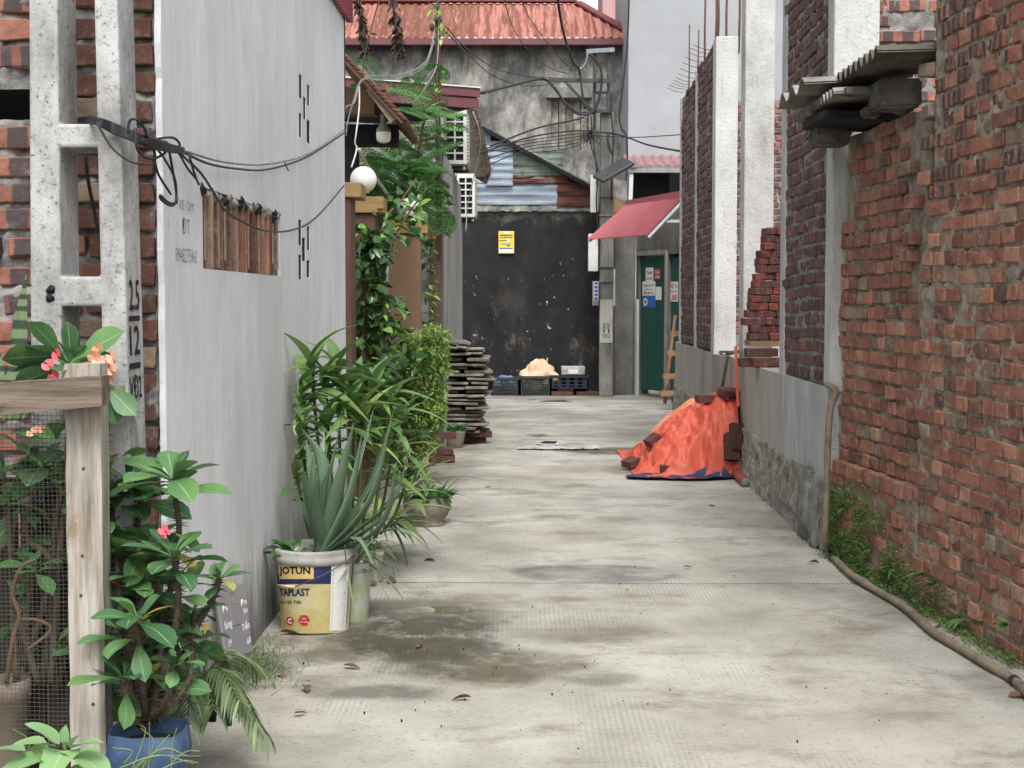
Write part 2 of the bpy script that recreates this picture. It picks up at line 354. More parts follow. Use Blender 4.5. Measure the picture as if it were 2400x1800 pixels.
# --- black stained wall with peeled chips
k = NT('black_stained_wall', 0.85, 0.3)
v = k.vec((1, 1, 0.45)); base = k.ramp(k.noise(2.4, 9, 0.68, v), [(0.32, c(24, 24, 27)), (0.55, c(36, 36, 38)), (0.75, c(60, 58, 56))])
z = k.axis(2); lowm = k.smooth(z, 1.7, 0.2)
pl = k.math('MULTIPLY', k.smooth(k.noise(3.0, 9, 0.8, k.vec((1, 1, 0.6), (3, 0, 0))), 0.52, 0.66), lowm); base = k.mix(k.math('MULTIPLY', pl, 0.7), base, c(124, 114, 96))
chip = k.math('MULTIPLY', k.smooth(k.noise(17, 3, 0.6, k.vec((1, 1, 0.55), (0, 0, 4))), 0.665, 0.70), k.smooth(k.noise(2.0, 2, 0.5), 0.40, 0.56)); base = k.mix(k.math('MULTIPLY', chip, k.smooth(z, 2.1, 1.3)), base, c(196, 194, 186))
topd = k.smooth(k.math('ADD', z, k.math('MULTIPLY', k.noise(6, 4, 0.6), 0.5)), 2.60, 2.78); base = k.mix(topd, base, c(100, 98, 92))
k.col(base); k.bump(k.noise(30, 7, 0.75), 0.008, 0.6); m_black = k.mat
k = NT('old_stained_render', 0.95, 0.15)
v = k.vec((1, 1, 0.6)); base = k.ramp(k.noise(1.5, 10, 0.74, v), [(0.32, c(60, 60, 60)), (0.45, c(98, 98, 96)), (0.54, c(138, 136, 131)), (0.66, c(180, 176, 166))])
base = k.mix(k.math('MULTIPLY', k.smooth(k.noise(6, 8, 0.8, k.vec((1, 1, 0.25))), 0.50, 0.66), 0.75), base, c(74, 74, 72)); k.col(base); k.bump(k.noise(14, 7, 0.7), 0.01, 0.5); m_oldwall = k.mat
m_greybld = simple('smooth_grey_paint', [c(142, 145, 148), c(152, 155, 158), c(160, 163, 166)], 0.8, rough=0.8, bump=0.002, detail=5)
m_pink = simple('faded_pink_paint', [c(164, 128, 128), c(190, 150, 150)], 3, (1, 1, 0.4), 0.85)
# --- rusty red roof
k = NT('rusty_red_roof', 0.6, 0.35)
sh = k.smooth(k.noise(0.55, 2, 0.4, k.vec((1.1, 0.02, 0.02))), 0.47, 0.52)
base = k.mix(sh, c(166, 110, 98), c(128, 84, 68))
spk = k.smooth(k.noise(2.2, 8, 0.75, k.vec((6.5, .35, .5))), 0.42, 0.56); base = k.mix(k.math('MULTIPLY', spk, 0.85), base, c(100, 60, 48))
base = k.mix(k.smooth(k.noise(3, 6, 0.7, k.vec((8, 0.4, 1.6), (2, 0, 0))), 0.57, 0.66), base, c(186, 134, 118)); k.col(base); k.rough(0.75); m_rustroof = k.mat
m_redsheet = simple('red_painted_sheet', [c(140, 72, 78), c(158, 86, 92)], 2.0, (1, 1, 1), 0.45, 0.4)
m_pinksheet = simple('faded_pink_sheet', [c(132, 98, 98), c(152, 116, 116)], 3, rough=0.6)
m_maroon = simple('maroon_sheet', [c(92, 54, 60), c(110, 64, 70)], 3, rough=0.5, spec=0.4)
m_darkred = simple('dark_red_sheet', [c(96, 46, 50), c(126, 62, 64)], 4, rough=0.5)
k = NT('bare_tin', 0.6, 0.35)
base = k.ramp(k.noise(3, 6, 0.6, k.vec((0.5, 1, 3))), [(0.3, c(104, 114, 124)), (0.55, c(134, 146, 158)), (0.75, c(160, 170, 180))])
base = k.mix(k.smooth(k.noise(4, 6, 0.75), 0.63, 0.72), base, c(116, 76, 58)); k.col(base); k.bump(k.noise(5, 4, 0.6), 0.01, 0.5); m_tin = k.mat
m_rusttin = simple('rusty_tin', [c(64, 38, 34), c(92, 52, 44), c(112, 128, 122)], 2.2, rough=0.8, contrast=(0.35, 0.75))
m_greentin = simple('peeling_green_tin', [c(92, 56, 48), c(110, 124, 116), c(130, 144, 134)], 5, rough=0.8)
m_greyclad = simple('grey_cladding', [c(108, 108, 106), c(136, 136, 134), c(150, 150, 148)], 3, (3, 3, 0.3), 0.6, 0.35)
m_white = simple('white_plastic', [c(196, 196, 190), c(214, 214, 210)], 6, rough=0.5, spec=0.4)
m_offwhite = simple('aged_white_plastic', [c(168, 166, 156), c(200, 198, 190)], 6, rough=0.6)
m_whitepaint = simple('white_painted_steel', [c(186, 190, 192), c(206, 210, 212)], 5, rough=0.5)
m_darkgrille = simple('dark_grille', [c(24, 26, 30), c(38, 40, 44)], 9, rough=0.7)
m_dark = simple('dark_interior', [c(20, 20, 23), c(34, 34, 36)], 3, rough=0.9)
m_greendoor = simple('green_door_paint', [c(24, 66, 60), c(34, 80, 72)], 3, (1, 1, 0.4), 0.5, 0.4)
m_doorframe = simple('grey_door_frame', [c(120, 118, 112), c(146, 144, 138)], 6, rough=0.7)
m_concrete_grey = simple('stained_concrete', [c(76, 75, 72), c(108, 107, 103), c(136, 135, 131)], 3.2, (1, 1, 0.4), 0.9, 0.2, 0.006, 30, detail=8)
m_pillar = simple('brown_pillar_paint', [c(112, 88, 70), c(126, 100, 80)], 4, (1, 1, 0.5), 0.75)
m_pillar_d = simple('dark_brown_frame', [c(84, 62, 52), c(100, 74, 62)], 5, (1, 1, 0.4), 0.6)
m_cap = simple('tan_wood', [c(122, 96, 62), c(142, 114, 76), c(154, 126, 86)], 5, (0.4, 3, 3), 0.6, bump=0.002)
m_palewood = simple('pale_wood', [c(196, 166, 132), c(212, 184, 150)], 4, (3, 3, 0.4), 0.65)
m_globe = simple('lamp_globe', [c(224, 224, 220)], 4, rough=0.35)
m_tile = simple('clay_tile', [c(62, 44, 36), c(92, 64, 50), c(124, 86, 66)], 12, rough=0.85, bump=0.006)
m_eave = simple('pale_timber', [c(112, 104, 90), c(142, 134, 118)], 6, (0.6, 3, 3), 0.8)
m_slate = simple('old_slate_cladding', [c(62, 60, 54), c(84, 82, 74)], 8, rough=0.9, bump=0.006)
k = NT('weathered_timber', 0.85, 0.25)
v = k.vec((14, 14, 0.9), rnd_off=True); base = k.ramp(k.noise(2.2, 8, 0.7, v), [(0.22, c(64, 58, 52)), (0.40, c(128, 121, 111)), (0.58, c(170, 164, 155)), (0.78, c(192, 188, 181))])
base = k.mix(k.smooth(k.noise(3.2, 5, 0.7, k.vec((4, 4, 1.0), rnd_off=True)), 0.56, 0.70), base, c(128, 112, 92)); base = k.mix(k.smooth(k.noise(5, 5, 0.7, k.vec((5, 5, 1.6), (3, 0, 0), rnd_off=True)), 0.66, 0.72), base, c(70, 56, 44))
k.col(base); k.bump(k.noise(4, 7, 0.7, k.vec((40, 40, 1.2), rnd_off=True)), 0.004, 0.7); m_timber = k.mat
k = NT('weathered_rail', 0.85, 0.25)
v = k.vec((0.9, 14, 14), rnd_off=True); base = k.ramp(k.noise(2.2, 8, 0.7, v), [(0.22, c(46, 38, 32)), (0.42, c(92, 80, 69)), (0.62, c(128, 116, 103)), (0.8, c(150, 139, 126))])
base = k.mix(k.smooth(k.noise(6, 5, 0.7, k.vec((1.5, 5, 5), rnd_off=True)), 0.62, 0.70), base, c(62, 48, 40)); k.col(base)
k.bump(k.noise(4, 7, 0.7, k.vec((1.2, 40, 40), rnd_off=True)), 0.004, 0.7); m_rail = k.mat
m_board = simple('grey_weathered_board', [c(74, 70, 64), c(120, 115, 105), c(172, 166, 155)], 5, (1, 1, 1), 0.9, 0.2, 0.006, 40)
m_boardwood = simple('ladder_wood', [c(118, 92, 66), c(156, 124, 92)], 6, rough=0.8)
m_black_p = simple('black_plastic', [c(22, 22, 24), c(34, 34, 36)], 8, rough=0.5, spec=0.4)
m_cable = simple('black_cable', [c(26, 26, 29), c(42, 42, 46)], 8, rough=0.5, spec=0.4)
m_cable_g = simple('grey_cable', [c(112, 112, 112), c(150, 150, 148)], 8, rough=0.6)
m_steel = simple('galvanised_steel', [c(104, 110, 116), c(140, 148, 154)], 6, rough=0.5, metal=0.4)
m_darksteel = simple('dark_steel', [c(54, 56, 58), c(78, 80, 82)], 6, rough=0.6, metal=0.3)
m_rebar = simple('rusty_rebar', [c(80, 60, 52), c(106, 80, 70)], 10, rough=0.9)
m_crate = simple('dark_crate_plastic', [c(46, 50, 52), c(62, 66, 66)], 8, rough=0.6)
m_crate_b = simple('blue_black_crate_plastic', [c(28, 36, 50), c(40, 48, 62)], 8, rough=0.55)
m_sack = simple('cream_sack', [c(196, 160, 128), c(214, 182, 150), c(222, 190, 160)], 6, rough=0.85, bump=0.008, bscale=16)
m_bluebag = simple('blue_bag', [c(70, 96, 150), c(140, 160, 200)], 9, rough=0.4)
m_paper = simple('paper', [c(206, 206, 202), c(222, 222, 218)], 5, rough=0.7)
m_yellow = simple('yellow_paper', [c(214, 186, 70), c(226, 204, 96)], 5, rough=0.7)
m_ink = simple('black_ink', [c(24, 24, 30)], 4, rough=0.8)
m_inkfade = simple('faded_ink', [c(70, 72, 80), c(110, 112, 118)], 30, rough=0.9)
m_redink = simple('red_ink', [c(176, 44, 52)], 4, rough=0.7)
m_blueink = simple('blue_ink', [c(56, 96, 170)], 4, rough=0.6)
m_teal = simple('teal_ink', [c(60, 120, 110)], 4, rough=0.6)
# tarp
k = NT('orange_tarp', 0.5, 0.35); v = k.vec((1, 1, 1))
base = k.ramp(k.noise(3, 6, 0.65, v), [(0.3, c(186, 80, 60)), (0.5, c(196, 88, 67)), (0.72, c(204, 102, 80))])
base = k.mix(k.math('MULTIPLY', k.smooth(k.noise(10, 7, 0.8, v), 0.58, 0.74), 0.3), base, c(226, 150, 120)); k.col(base)
k.bump(k.math('ADD', k.vor(7, k.vec((1, 1, 1.4)), 'DISTANCE_TO_EDGE'), k.math('MULTIPLY', k.noise(18, 3, 0.5, None, 2.0), 0.25)), 0.03, 0.28); m_tarp = k.mat
m_tarp_pale = simple('pale_orange_sheet', [c(206, 104, 70), c(232, 150, 110), c(238, 172, 136)], 5, (1, 1, 1), 0.6, bump=0.01, bscale=14)
m_tarp_blue = simple('blue_tarp', [c(44, 58, 104), c(76, 90, 150)], 7, rough=0.5, bump=0.012, bscale=20)
m_tarp_navy = simple('navy_tarp', [c(34, 42, 66), c(60, 72, 104)], 7, rough=0.5, bump=0.012, bscale=20)
m_hose = simple('beige_hose', [c(92, 82, 70), c(122, 110, 95), c(140, 128, 112)], 9, rough=0.75, bump=.003, bscale=60)
m_redtube = simple('red_tube', [c(132, 60, 62), c(160, 82, 80)], 5, rough=0.6)
m_asb = simple('asbestos_cement', [c(96, 94, 88), c(130, 127, 120), c(156, 154, 148)], 6, (1, 1, 1), 0.92, 0.2, 0.006, 40)
m_asb_d = simple('mossy_asbestos', [c(62, 62, 56), c(92, 90, 82), c(120, 118, 108)], 6, (1, 1, 1), 0.95, 0.15, 0.008, 40)
m_water = NT('puddle_water', 0.04, 0.5); m_water.col(c(104, 98, 82)); m_water.b.inputs['IOR'].default_value = 1.4; m_water = m_water.mat
m_clay = simple('grey_clay_pot', [c(92, 86, 76), c(124, 118, 106), c(140, 134, 122)], 7, rough=0.9, bump=0.004)
m_bluepot = simple('blue_plastic', [c(28, 42, 62), c(42, 64, 92), c(70, 88, 110)], 9, (1, 1, 1), 0.65, 0.3, .003, 40)
m_browntub = simple('grey_brown_tub', [c(92, 82, 72), c(132, 120, 108)], 7, rough=0.8)
m_soil = simple('potting_soil', [c(36, 30, 24), c(60, 50, 40)], 14, rough=1.0, bump=0.01)
m_greypanel = simple('grey_plastic_panel', [c(96, 94, 96), c(112, 110, 112)], 5, rough=0.55, spec=0.4)
m_chalk = simple('white_marker', [c(206, 206, 206)], 5, rough=0.8)
m_foamwhite = simple('white_foam', [c(112, 112, 108), c(168, 168, 164), c(192, 192, 190)], 9, rough=0.9, bump=0.006)
def leaf_mat(name, cols, rough=0.45, trans=0.25, vein=None, spec=0.45, tip=None):
    k = NT(name, rough, spec); r = k.objrnd(); des = lambda q: tuple([((.3 * q[0] + .59 * q[1] + .11 * q[2]) * .10 + x * .90) * 1.12 for x in q[:3]] + [1.0])
    base = k.ramp(r, [(i / max(1, len(cols) - 1), des(q)) for i, q in enumerate(cols)])
    base = k.mix(k.math('MULTIPLY', k.smooth(k.noise(14, 4, 0.6, k.vec(rnd_off=True)), 0.5, 0.75), 0.35), base, tip or c(150, 160, 70))
    if vein is not None:
        gx = k.axis(0, 'UV'); mk = k.smooth(k.math('ABSOLUTE', k.math('SUBTRACT', gx, 0.5)), 0.035, 0.012); base = k.mix(k.math('MULTIPLY', mk, 0.7), base, vein)
    k.col(base)
    tr = k.n('ShaderNodeBsdfTranslucent'); k.l(base if isinstance(base, bpy.types.NodeSocket) else tr.outputs[0], tr.inputs[0])
    mx = k.n('ShaderNodeMixShader'); mx.inputs[0].default_value = trans; out = k.t.nodes['Material Output']
    k.l(k.b.outputs[0], mx.inputs[1]); k.l(tr.outputs[0], mx.inputs[2]); k.l(mx.outputs[0], out.inputs[0]); return k.mat
m_leaf_eu = leaf_mat('euphorbia_leaf', [c(48, 82, 52), c(64, 106, 62), c(86, 130, 70), c(66, 112, 70)], vein=c(140, 176, 130))
m_leaf_eu_y = leaf_mat('yellowing_leaf', [c(150, 150, 60), c(176, 150, 60), c(130, 140, 60)], vein=c(190, 190, 120))
m_leaf_pale = leaf_mat('pale_broad_leaf', [c(112, 150, 96), c(128, 166, 108), c(120, 160, 100)], 0.55, vein=c(160, 190, 140))
m_aloe = leaf_mat('aloe_leaf', [c(62, 90, 66), c(76, 104, 78), c(92, 116, 90)], 0.5, 0.05, tip=c(96, 116, 84))
m_leaf_dr = leaf_mat('dracaena_leaf', [c(64, 102, 52), c(88, 128, 62), c(116, 150, 78), c(76, 114, 60)], 0.4, vein=c(110, 150, 90))
m_leaf_dry = leaf_mat('yellow_edge_leaf', [c(124, 150, 70), c(150, 164, 84)], 0.4)
m_leaf_vine = leaf_mat('vine_leaf', [c(36, 68, 38), c(50, 88, 44), c(44, 80, 40), c(76, 120, 54)], 0.28, 0.2, spec=0.5)
m_leaf_vine_l = leaf_mat('young_vine_leaf', [c(104, 150, 58), c(136, 178, 76)], 0.35, 0.3)
m_leaf_ming = leaf_mat('ming_leaf', [c(84, 116, 46), c(112, 144, 60), c(142, 168, 80)], 0.5, 0.3)
m_leaf_fern = leaf_mat('feather_leaf', [c(52, 100, 50), c(76, 128, 64), c(98, 150, 80)], 0.5, 0.35)
m_leaf_grass = leaf_mat('strap_leaf', [c(70, 96, 58), c(96, 120, 74), c(130, 144, 100)], 0.5, 0.2)
m_dead_dark = leaf_mat('dry_dark_leaf', [c(44, 34, 30), c(66, 50, 42), c(34, 28, 26)], 0.85, 0.05, tip=c(84, 66, 54))
m_leaf_dead = leaf_mat('dead_leaf', [c(84, 62, 48), c(120, 86, 66), c(70, 52, 44)], 0.8, 0.1, tip=c(150, 120, 90))
m_snake = NT('snake_plant_leaf', 0.45, 0.4); _b = m_snake.wave(9, 5, m_snake.vec((0.2, 0.2, 1)), 3, 'Z'); m_snake.col(m_snake.ramp(_b, [(0.3, c(44, 62, 46)), (0.6, c(104, 122, 88))])); m_snake = m_snake.mat
m_stem = simple('thorny_stem', [c(62, 54, 46), c(96, 86, 74)], 14, rough=0.9, bump=0.006)
m_stem_g = simple('green_stem', [c(62, 84, 46), c(88, 108, 58)], 8, rough=0.6)
m_twig = simple('brown_twig', [c(84, 64, 46), c(116, 92, 68)], 10, rough=0.85)
m_petal = simple('pink_bract', [c(206, 74, 86), c(224, 104, 110)], 20, rough=0.6)
m_petal_p = simple('peach_bract', [c(222, 140, 112), c(232, 176, 146), c(222, 112, 100)], 26, rough=0.6)
m_moss = leaf_mat('moss_green', [c(56, 82, 36), c(84, 112, 48), c(104, 134, 58)], 0.8, 0.2)
m_wire = simple('mesh_wire', [c(64, 62, 57), c(88, 85, 79)], 6, rough=0.7)
m_darkwood = simple('dark_wood', [c(26, 24, 21), c(44, 39, 33), c(58, 52, 45)], 6, (6, 6, .6), rough=.95)
# ------------------------------------------------------------------ masonry tools
def wall_holes(mb, fr, u0, u1, z0, z1, holes, o0, o1, xf=None, du=None):
    """slab between outward offsets o0 (back) and o1 (front) with rectangular openings"""
    us = sorted(set([u0, u1] + [h[0] for h in holes] + [h[1] for h in holes])); zs = sorted(set([z0, z1] + [h[2] for h in holes] + [h[3] for h in holes]))
    us = [u for u in us if u0 <= u <= u1]; zs = [z for z in zs if z0 <= z <= z1]
    solid = [[not any(h[0] < (us[i] + us[i + 1]) / 2 < h[1] and h[2] < (zs[j] + zs[j + 1]) / 2 < h[3] for h in holes) for j in range(len(zs) - 1)] for i in range(len(us) - 1)]
    V = {}; vs = []; fs = []
    def vid(i, j, k):
        if (i, j, k) not in V:
            q = (us[i], zs[j], (o0, o1)[k])
            if xf: q = xf(*q)
            V[(i, j, k)] = len(vs); vs.append(fr.pt(*q))
        return V[(i, j, k)]
    S_ = lambda i, j: 0 <= i < len(us) - 1 and 0 <= j < len(zs) - 1 and solid[i][j]
    for i in range(len(us) - 1):
        for j in range(len(zs) - 1):
            if not solid[i][j]: continue
            fs.append((vid(i, j, 1), vid(i + 1, j, 1), vid(i + 1, j + 1, 1), vid(i, j + 1, 1)))
            fs.append((vid(i, j, 0), vid(i, j + 1, 0), vid(i + 1, j + 1, 0), vid(i + 1, j, 0)))
            if not S_(i - 1, j): fs.append((vid(i, j, 0), vid(i, j, 1), vid(i, j + 1, 1), vid(i, j + 1, 0)))
            if not S_(i + 1, j): fs.append((vid(i + 1, j, 1), vid(i + 1, j, 0), vid(i + 1, j + 1, 0), vid(i + 1, j + 1, 1)))
            if not S_(i, j - 1): fs.append((vid(i, j, 0), vid(i + 1, j, 0), vid(i + 1, j, 1), vid(i, j, 1)))
            if not S_(i, j + 1): fs.append((vid(i, j + 1, 1), vid(i + 1, j + 1, 1), vid(i + 1, j + 1, 0), vid(i, j + 1, 0)))
    mb.add(vs, fs)
_br = {}
def brick_mesh(kind, mat, n):
    key = (kind, mat.name, n)
    if key in _br: return _br[key]
    L, D, Hh = {'s': (0.212, 0.10, 0.058), 'h': (0.102, 0.12, 0.058), 'e': (0.058, 0.12, 0.105), 't': (0.062, 0.20, 0.046)}[kind]
    r = random.Random(hash((kind, n)) & 0xffff if False else n * 131 + ord(kind)); bm = bmesh.new(); bmesh.ops.create_cube(bm, size=1.0)
    for v in bm.verts:
        v.co = Vector((v.co.x * L + r.uniform(-.004, .004), (v.co.y + 0.5) * D + r.uniform(-.004, .004), v.co.z * Hh + r.uniform(-.0035, .0035)))
    bmesh.ops.bevel(bm, geom=bm.edges[:], offset=r.uniform(.003, .006), segments=1, affect='EDGES', profile=0.6)
    for v in bm.verts: v.co += Vector((r.uniform(-1, 1), r.uniform(-1, 1), r.uniform(-1, 1))) * 0.0012
    me = bpy.data.meshes.new('brick'); bm.to_mesh(me); bm.free(); me.materials.append(mat); _br[key] = me; return me
def px_area(M, L, Hh):
    q = [proj(M @ Vector((sx * L / 2, 0, sz * Hh / 2))) for sx, sz in ((-1, -1), (1, -1), (1, 1), (-1, 1))]
    cx = sum(p[0] for p in q) / 4; cy = sum(p[1] for p in q) / 4
    if not (-20 < cx < 2420 and -20 < cy < 1820): return 0.0
    return abs(sum(q[i][0] * q[(i + 1) % 4][1] - q[(i + 1) % 4][0] * q[i][1] for i in range(4)) / 2)
DIM = {'s': (0.212, 0.058), 'h': (0.102, 0.058), 'e': (0.058, 0.105), 't': (0.062, 0.046)}
def lay(parent, fr, items, limit=290, name='brick'):
    """items: (kind, mat, u, z, o, yaw, roll, sx, sz); the largest in view become bricks of their own, the rest one part"""
    L = []
    for (kd, mt, u, z, o, yaw, roll, sx, sz) in items:
        r = Euler((roll * 0.5, roll, yaw)).to_matrix()
        M = fr.mat(u, z, o, r) @ Matrix.Diagonal((sx, 1, sz, 1))
        L.append((px_area(M, *DIM[kd]), kd, mt, M))
    L.sort(key=lambda q: -q[0])
    limit = min(limit, sum(1 for q in L if q[0] > 0))
    for a, kd, mt, M in L[:limit]:
        link(name, brick_mesh(kd, mt, rnd.randrange(7)), parent, M)
    rest = L[limit:]
    if rest:
        mb = MB(); mats = []
        for a, kd, mt, M in rest:
            if mt not in mats: mats.append(mt)
            mb.mi = mats.index(mt); me = brick_mesh(kd, mt, rnd.randrange(7))
            mb.add([M @ v.co for v in me.vertices], [tuple(p.vertices) for p in me.polygons])
        mb.build('brick_remainder', mats, parent, kind='stuff')
def courses(fr, u0, u1, z0, z1, ch, matf, o=0.0, ph=0.7, jit=0.005, joint=0.011, keep=None, of=None, rag=None, sag=0.0, kinds=('h', 's')):
    out = []; n = 0; z = z0 + ch / 2
    while z < z1:
        u = u0 + rnd.uniform(-0.09, 0.0); end = u1 + (rag(z) if rag else 0)
        while u < end:
            kd = kinds[0] if rnd.random() < ph else kinds[1]; sx = rnd.uniform(0.9, 1.08); L = DIM[kd][0] * sx
            uc = u + L / 2; zz = z + sag * noise.noise(Vector((uc * 1.2, z * 2.0, 3.3)))
            if u + L > u0 + 0.02 and uc < end and (keep is None or keep(uc, zz, L)):
                out.append((kd, matf(uc, zz), uc, zz + rnd.uniform(-.003, .003), (of(uc, zz) if of else o) + rnd.gauss(0, jit), rnd.gauss(0, .012), rnd.gauss(0, .012), sx, rnd.uniform(0.94, 1.03)))
            u += L + joint * rnd.uniform(0.5, 1.5)
        z += ch; n += 1
    return out
def mortar(parent, fr, u0, u1, z0, z1, mat, of, res=0.016, amp=0.012, name='mortar_bed', seed=0.0, back=0.08, hole=None):
    nu = max(2, int((u1 - u0) / res)); nz = max(2, int((z1 - z0) / res)); mb = MB()
    def fn(a, b):
        u = u0 + (u1 - u0) * a; z = z0 + (z1 - z0) * b
        d = of(u, z) - back if (a in (0.0, 1.0) or b in (0.0, 1.0)) else of(u, z) + amp * fbm((u, z, seed), 22, 4) + amp * 0.9 * max(0, noise.noise(Vector((u * 40, z * 60, seed + 5))))
        return fr.pt(u, z, d)
    mb.grid(nu, nz, fn, True)
    if hole:
        f2 = []; keepi = [i for i, f in enumerate(mb.f) if not hole(*[sum(q) / 4 for q in zip(*[((mb.v[k] - fr.o).dot(fr.u), mb.v[k].z) for k in f])])]
        mb.f = [mb.f[i] for i in keepi]; mb.m = [mb.m[i] for i in keepi]; mb.sm = [mb.sm[i] for i in keepi]
    return mb.build(name, mat, parent)
def corrugated(mb, p00, du, dv, nrm, L, W, pitch, amp, thick=0.0, trap=False, nv=2, wob=0.0):
    """sheet from corner p00: waves run across du (length L), ridges along dv (length W)"""
    p00, du, dv, nrm = Vector(p00), Vector(du).normalized(), Vector(dv).normalized(), Vector(nrm).normalized()
    n = max(4, int(L / pitch * (4 if trap else 8)))
    def h(x):
        t = (x / pitch) % 1.0
        if trap: return amp if t < 0.28 else (0 if 0.36 < t < 0.92 else amp * 0.5)
        return amp * sin(2 * pi * t)
    for sgn in ((0, 1) if thick else (0,)):
        mb.grid(n, nv, lambda a, b: p00 + du * (a * L) + dv * (b * W) + nrm * (h(a * L) - sgn * thick + wob * noise.noise(Vector((a * 3, b * 3, L)))), not trap)
    if thick:
        for b in (0.0, 1.0):
            top = [p00 + du * (i / n * L) + dv * (b * W) + nrm * h(i / n * L) for i in range(n + 1)]
            if wob: top = [q + nrm * (wob * noise.noise(Vector((i / n * 3, b * 3, L)))) for i, q in enumerate(top)]
            mb.add(top + [q - nrm * thick for q in top], [(i, i + 1, n + 2 + i, n + 1 + i) for i in range(n)])

# ------------------------------------------------------------------ ground and street slabs
mb = MB(); mb.add([(-400, -60, -0.03), (400, -60, -0.03), (400, 900, -0.03), (-400, 900, -0.03)], [(0, 1, 2, 3)])
mb.build('ground', m_earth, kind='structure')
street = bpy.data.objects.new('street', None); C.objects.link(street); street['kind'] = 'structure'
def gz(x, y): return 0.010 * noise.noise(Vector((x * 0.9, y * 0.5, 2))) + 0.004 * noise.noise(Vector((x * 4, y * 3, 8)))
yj = [1.2, 3.60, G(1300, 1363).y, G(1600, 1156).y, 12.7, 15.8, 18.9, 26.0]
for i in range(len(yj) - 1):
    a, b = yj[i] + 0.004, yj[i + 1] - 0.004; mb = MB(); nx, ny = 60, max(6, int((b - a) / 0.06))
    def fn(s, t):
        x = -3.0 + 6.6 * s; y = a + (b - a) * t
        z = 0.010 * noise.noise(Vector((x * 0.9, y * 0.5, 2))) + 0.004 * noise.noise(Vector((x * 4, y * 3, 8)))
        if t in (0.0, 1.0): z -= 0.006
        return Vector((x, y, z))
    mb.grid(nx, ny, fn, True); mb.build('slab', m_street, street)

# ------------------------------------------------------------------ left house: grey plaster flank, bare brick end
gA = G(612, 1487); near_tmp = Fr((gA.x - 31 / F * 4, gA.y - 4), (gA.x + 31 / F * 4, gA.y + 4))
u_n = near_tmp.hit(385, 700)[0]; u_f = near_tmp.hit(808, 400)[0]
pn, pf = near_tmp.pt(u_n, 0), near_tmp.pt(u_f, 0)
LW = Fr(pn, pf); LWL = LW.len; EW = Fr((-3.4, pn.y), (pn.x, pn.y)); EWL = EW.len
house = thing('plastered_house', 'single storey house with grey plaster flank, bare brick end wall and slatted vent', 'house', (pn.x - 0.3, pn.y + 2, 0))
va, vb = LW.hit(475, 532), LW.hit(657, 572); VU0, VU1 = va[0], vb[0]; VZ0, VZ1 = LW.hit(475, 629)[1], LW.hit(475, 437)[1]
SL = [(702, 707, 175, 231), (712, 716, 228, 280), (721, 725, 199, 248), (702, 706, 266, 322), (720, 726, 282, 336), (701, 706, 515, 575), (721, 725, 530, 586), (709, 715, 557, 612), (701, 706, 597, 655), (720, 725, 610, 650)]
holes = [(VU0, VU1, VZ0, VZ1)]
for (x0, x1, y0, y1) in SL:
    a, b = LW.hit(x0 - 1.2, (y0 + y1) / 2), LW.hit(x1 + 1.2, (y0 + y1) / 2); holes.append((a[0], b[0], LW.hit((x0 + x1) / 2, y1)[1], LW.hit((x0 + x1) / 2, y0)[1]))
mb = MB(); wall_holes(mb, LW, 0.045, LWL, -0.02, 2.86, holes, -0.14, 0.0); mb.build('plaster_wall', m_plaster, house)
mb = MB(); mb.grid(2, 90, lambda a, b: LW.pt(0.004 + 0.0415 * a + (0.010 * fbm((b * 5, 2, 1), 5, 4) if a == 0 else 0), -0.02 + 2.88 * b, 0.0), False)
mb.grid(1, 90, lambda a, b: LW.pt(0.004 + 0.010 * fbm((b * 5, 2, 1), 5, 4), -0.02 + 2.88 * b, -0.018 * a), False); mb.build('plaster_edge', m_plaster, house)
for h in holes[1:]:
    mb = MB(); mb.fbox(LW, h[0] + .001, h[1] - .001, h[2] + .001, h[3] - .001, -0.13, -0.004); mb.build('slit_shade_fill', m_dark, house)  # near-black block fills each slit; its shade is put into the colour
mb = MB(); mb.fbox(LW, 0.05, LWL, 0, 2.78, -0.30, -0.29); mb.build('dark_backing', m_dark, house)  # near-black panel behind the vent; interior shade put into its colour
n_sl = 14
for i in range(n_sl):
    u = VU0 + (VU1 - VU0) * (i + 0.35) / n_sl; mb = MB()
    zt = VZ1 + 0.01
    mb.box(LW.pt(u, (VZ0 + zt) / 2, -0.055 + rnd.uniform(-.006, .006)), (0.03, 0.105, zt - VZ0), LW.rot @ Euler((0, rnd.uniform(-.02, .02), rnd.uniform(-.06, .06))).to_matrix())
    bevel(mb.build('vent_slat', m_brick_old if i % 4 else m_brick_left, house), 0.004)
    mb = MB(); mb.box(LW.pt(u, VZ0 + (zt - VZ0) * .47, -0.001), (0.008 + .006 * rnd.random(), 0.006, (zt - VZ0) * rnd.uniform(.5, .95)), LW.rot); mb.build('slat_edge', m_eave, house)
    mb = MB()
    for q in range(4):
        cz = VZ1 - 0.012 + rnd.uniform(-.012, .012); cu = u + rnd.uniform(-.05, .06); r = rnd.uniform(.012, .028)
        mb.lathe([(0.001, -r), (r * .8, -r * .4), (r, 0), (r * .6, r * .6), (0.001, r)], LW.pt(cu, cz, -0.012), 7, LW.rot)
    mb.build('soot_lump', m_black_p if i % 3 == 0 else m_mortar_g, house, kind='stuff')
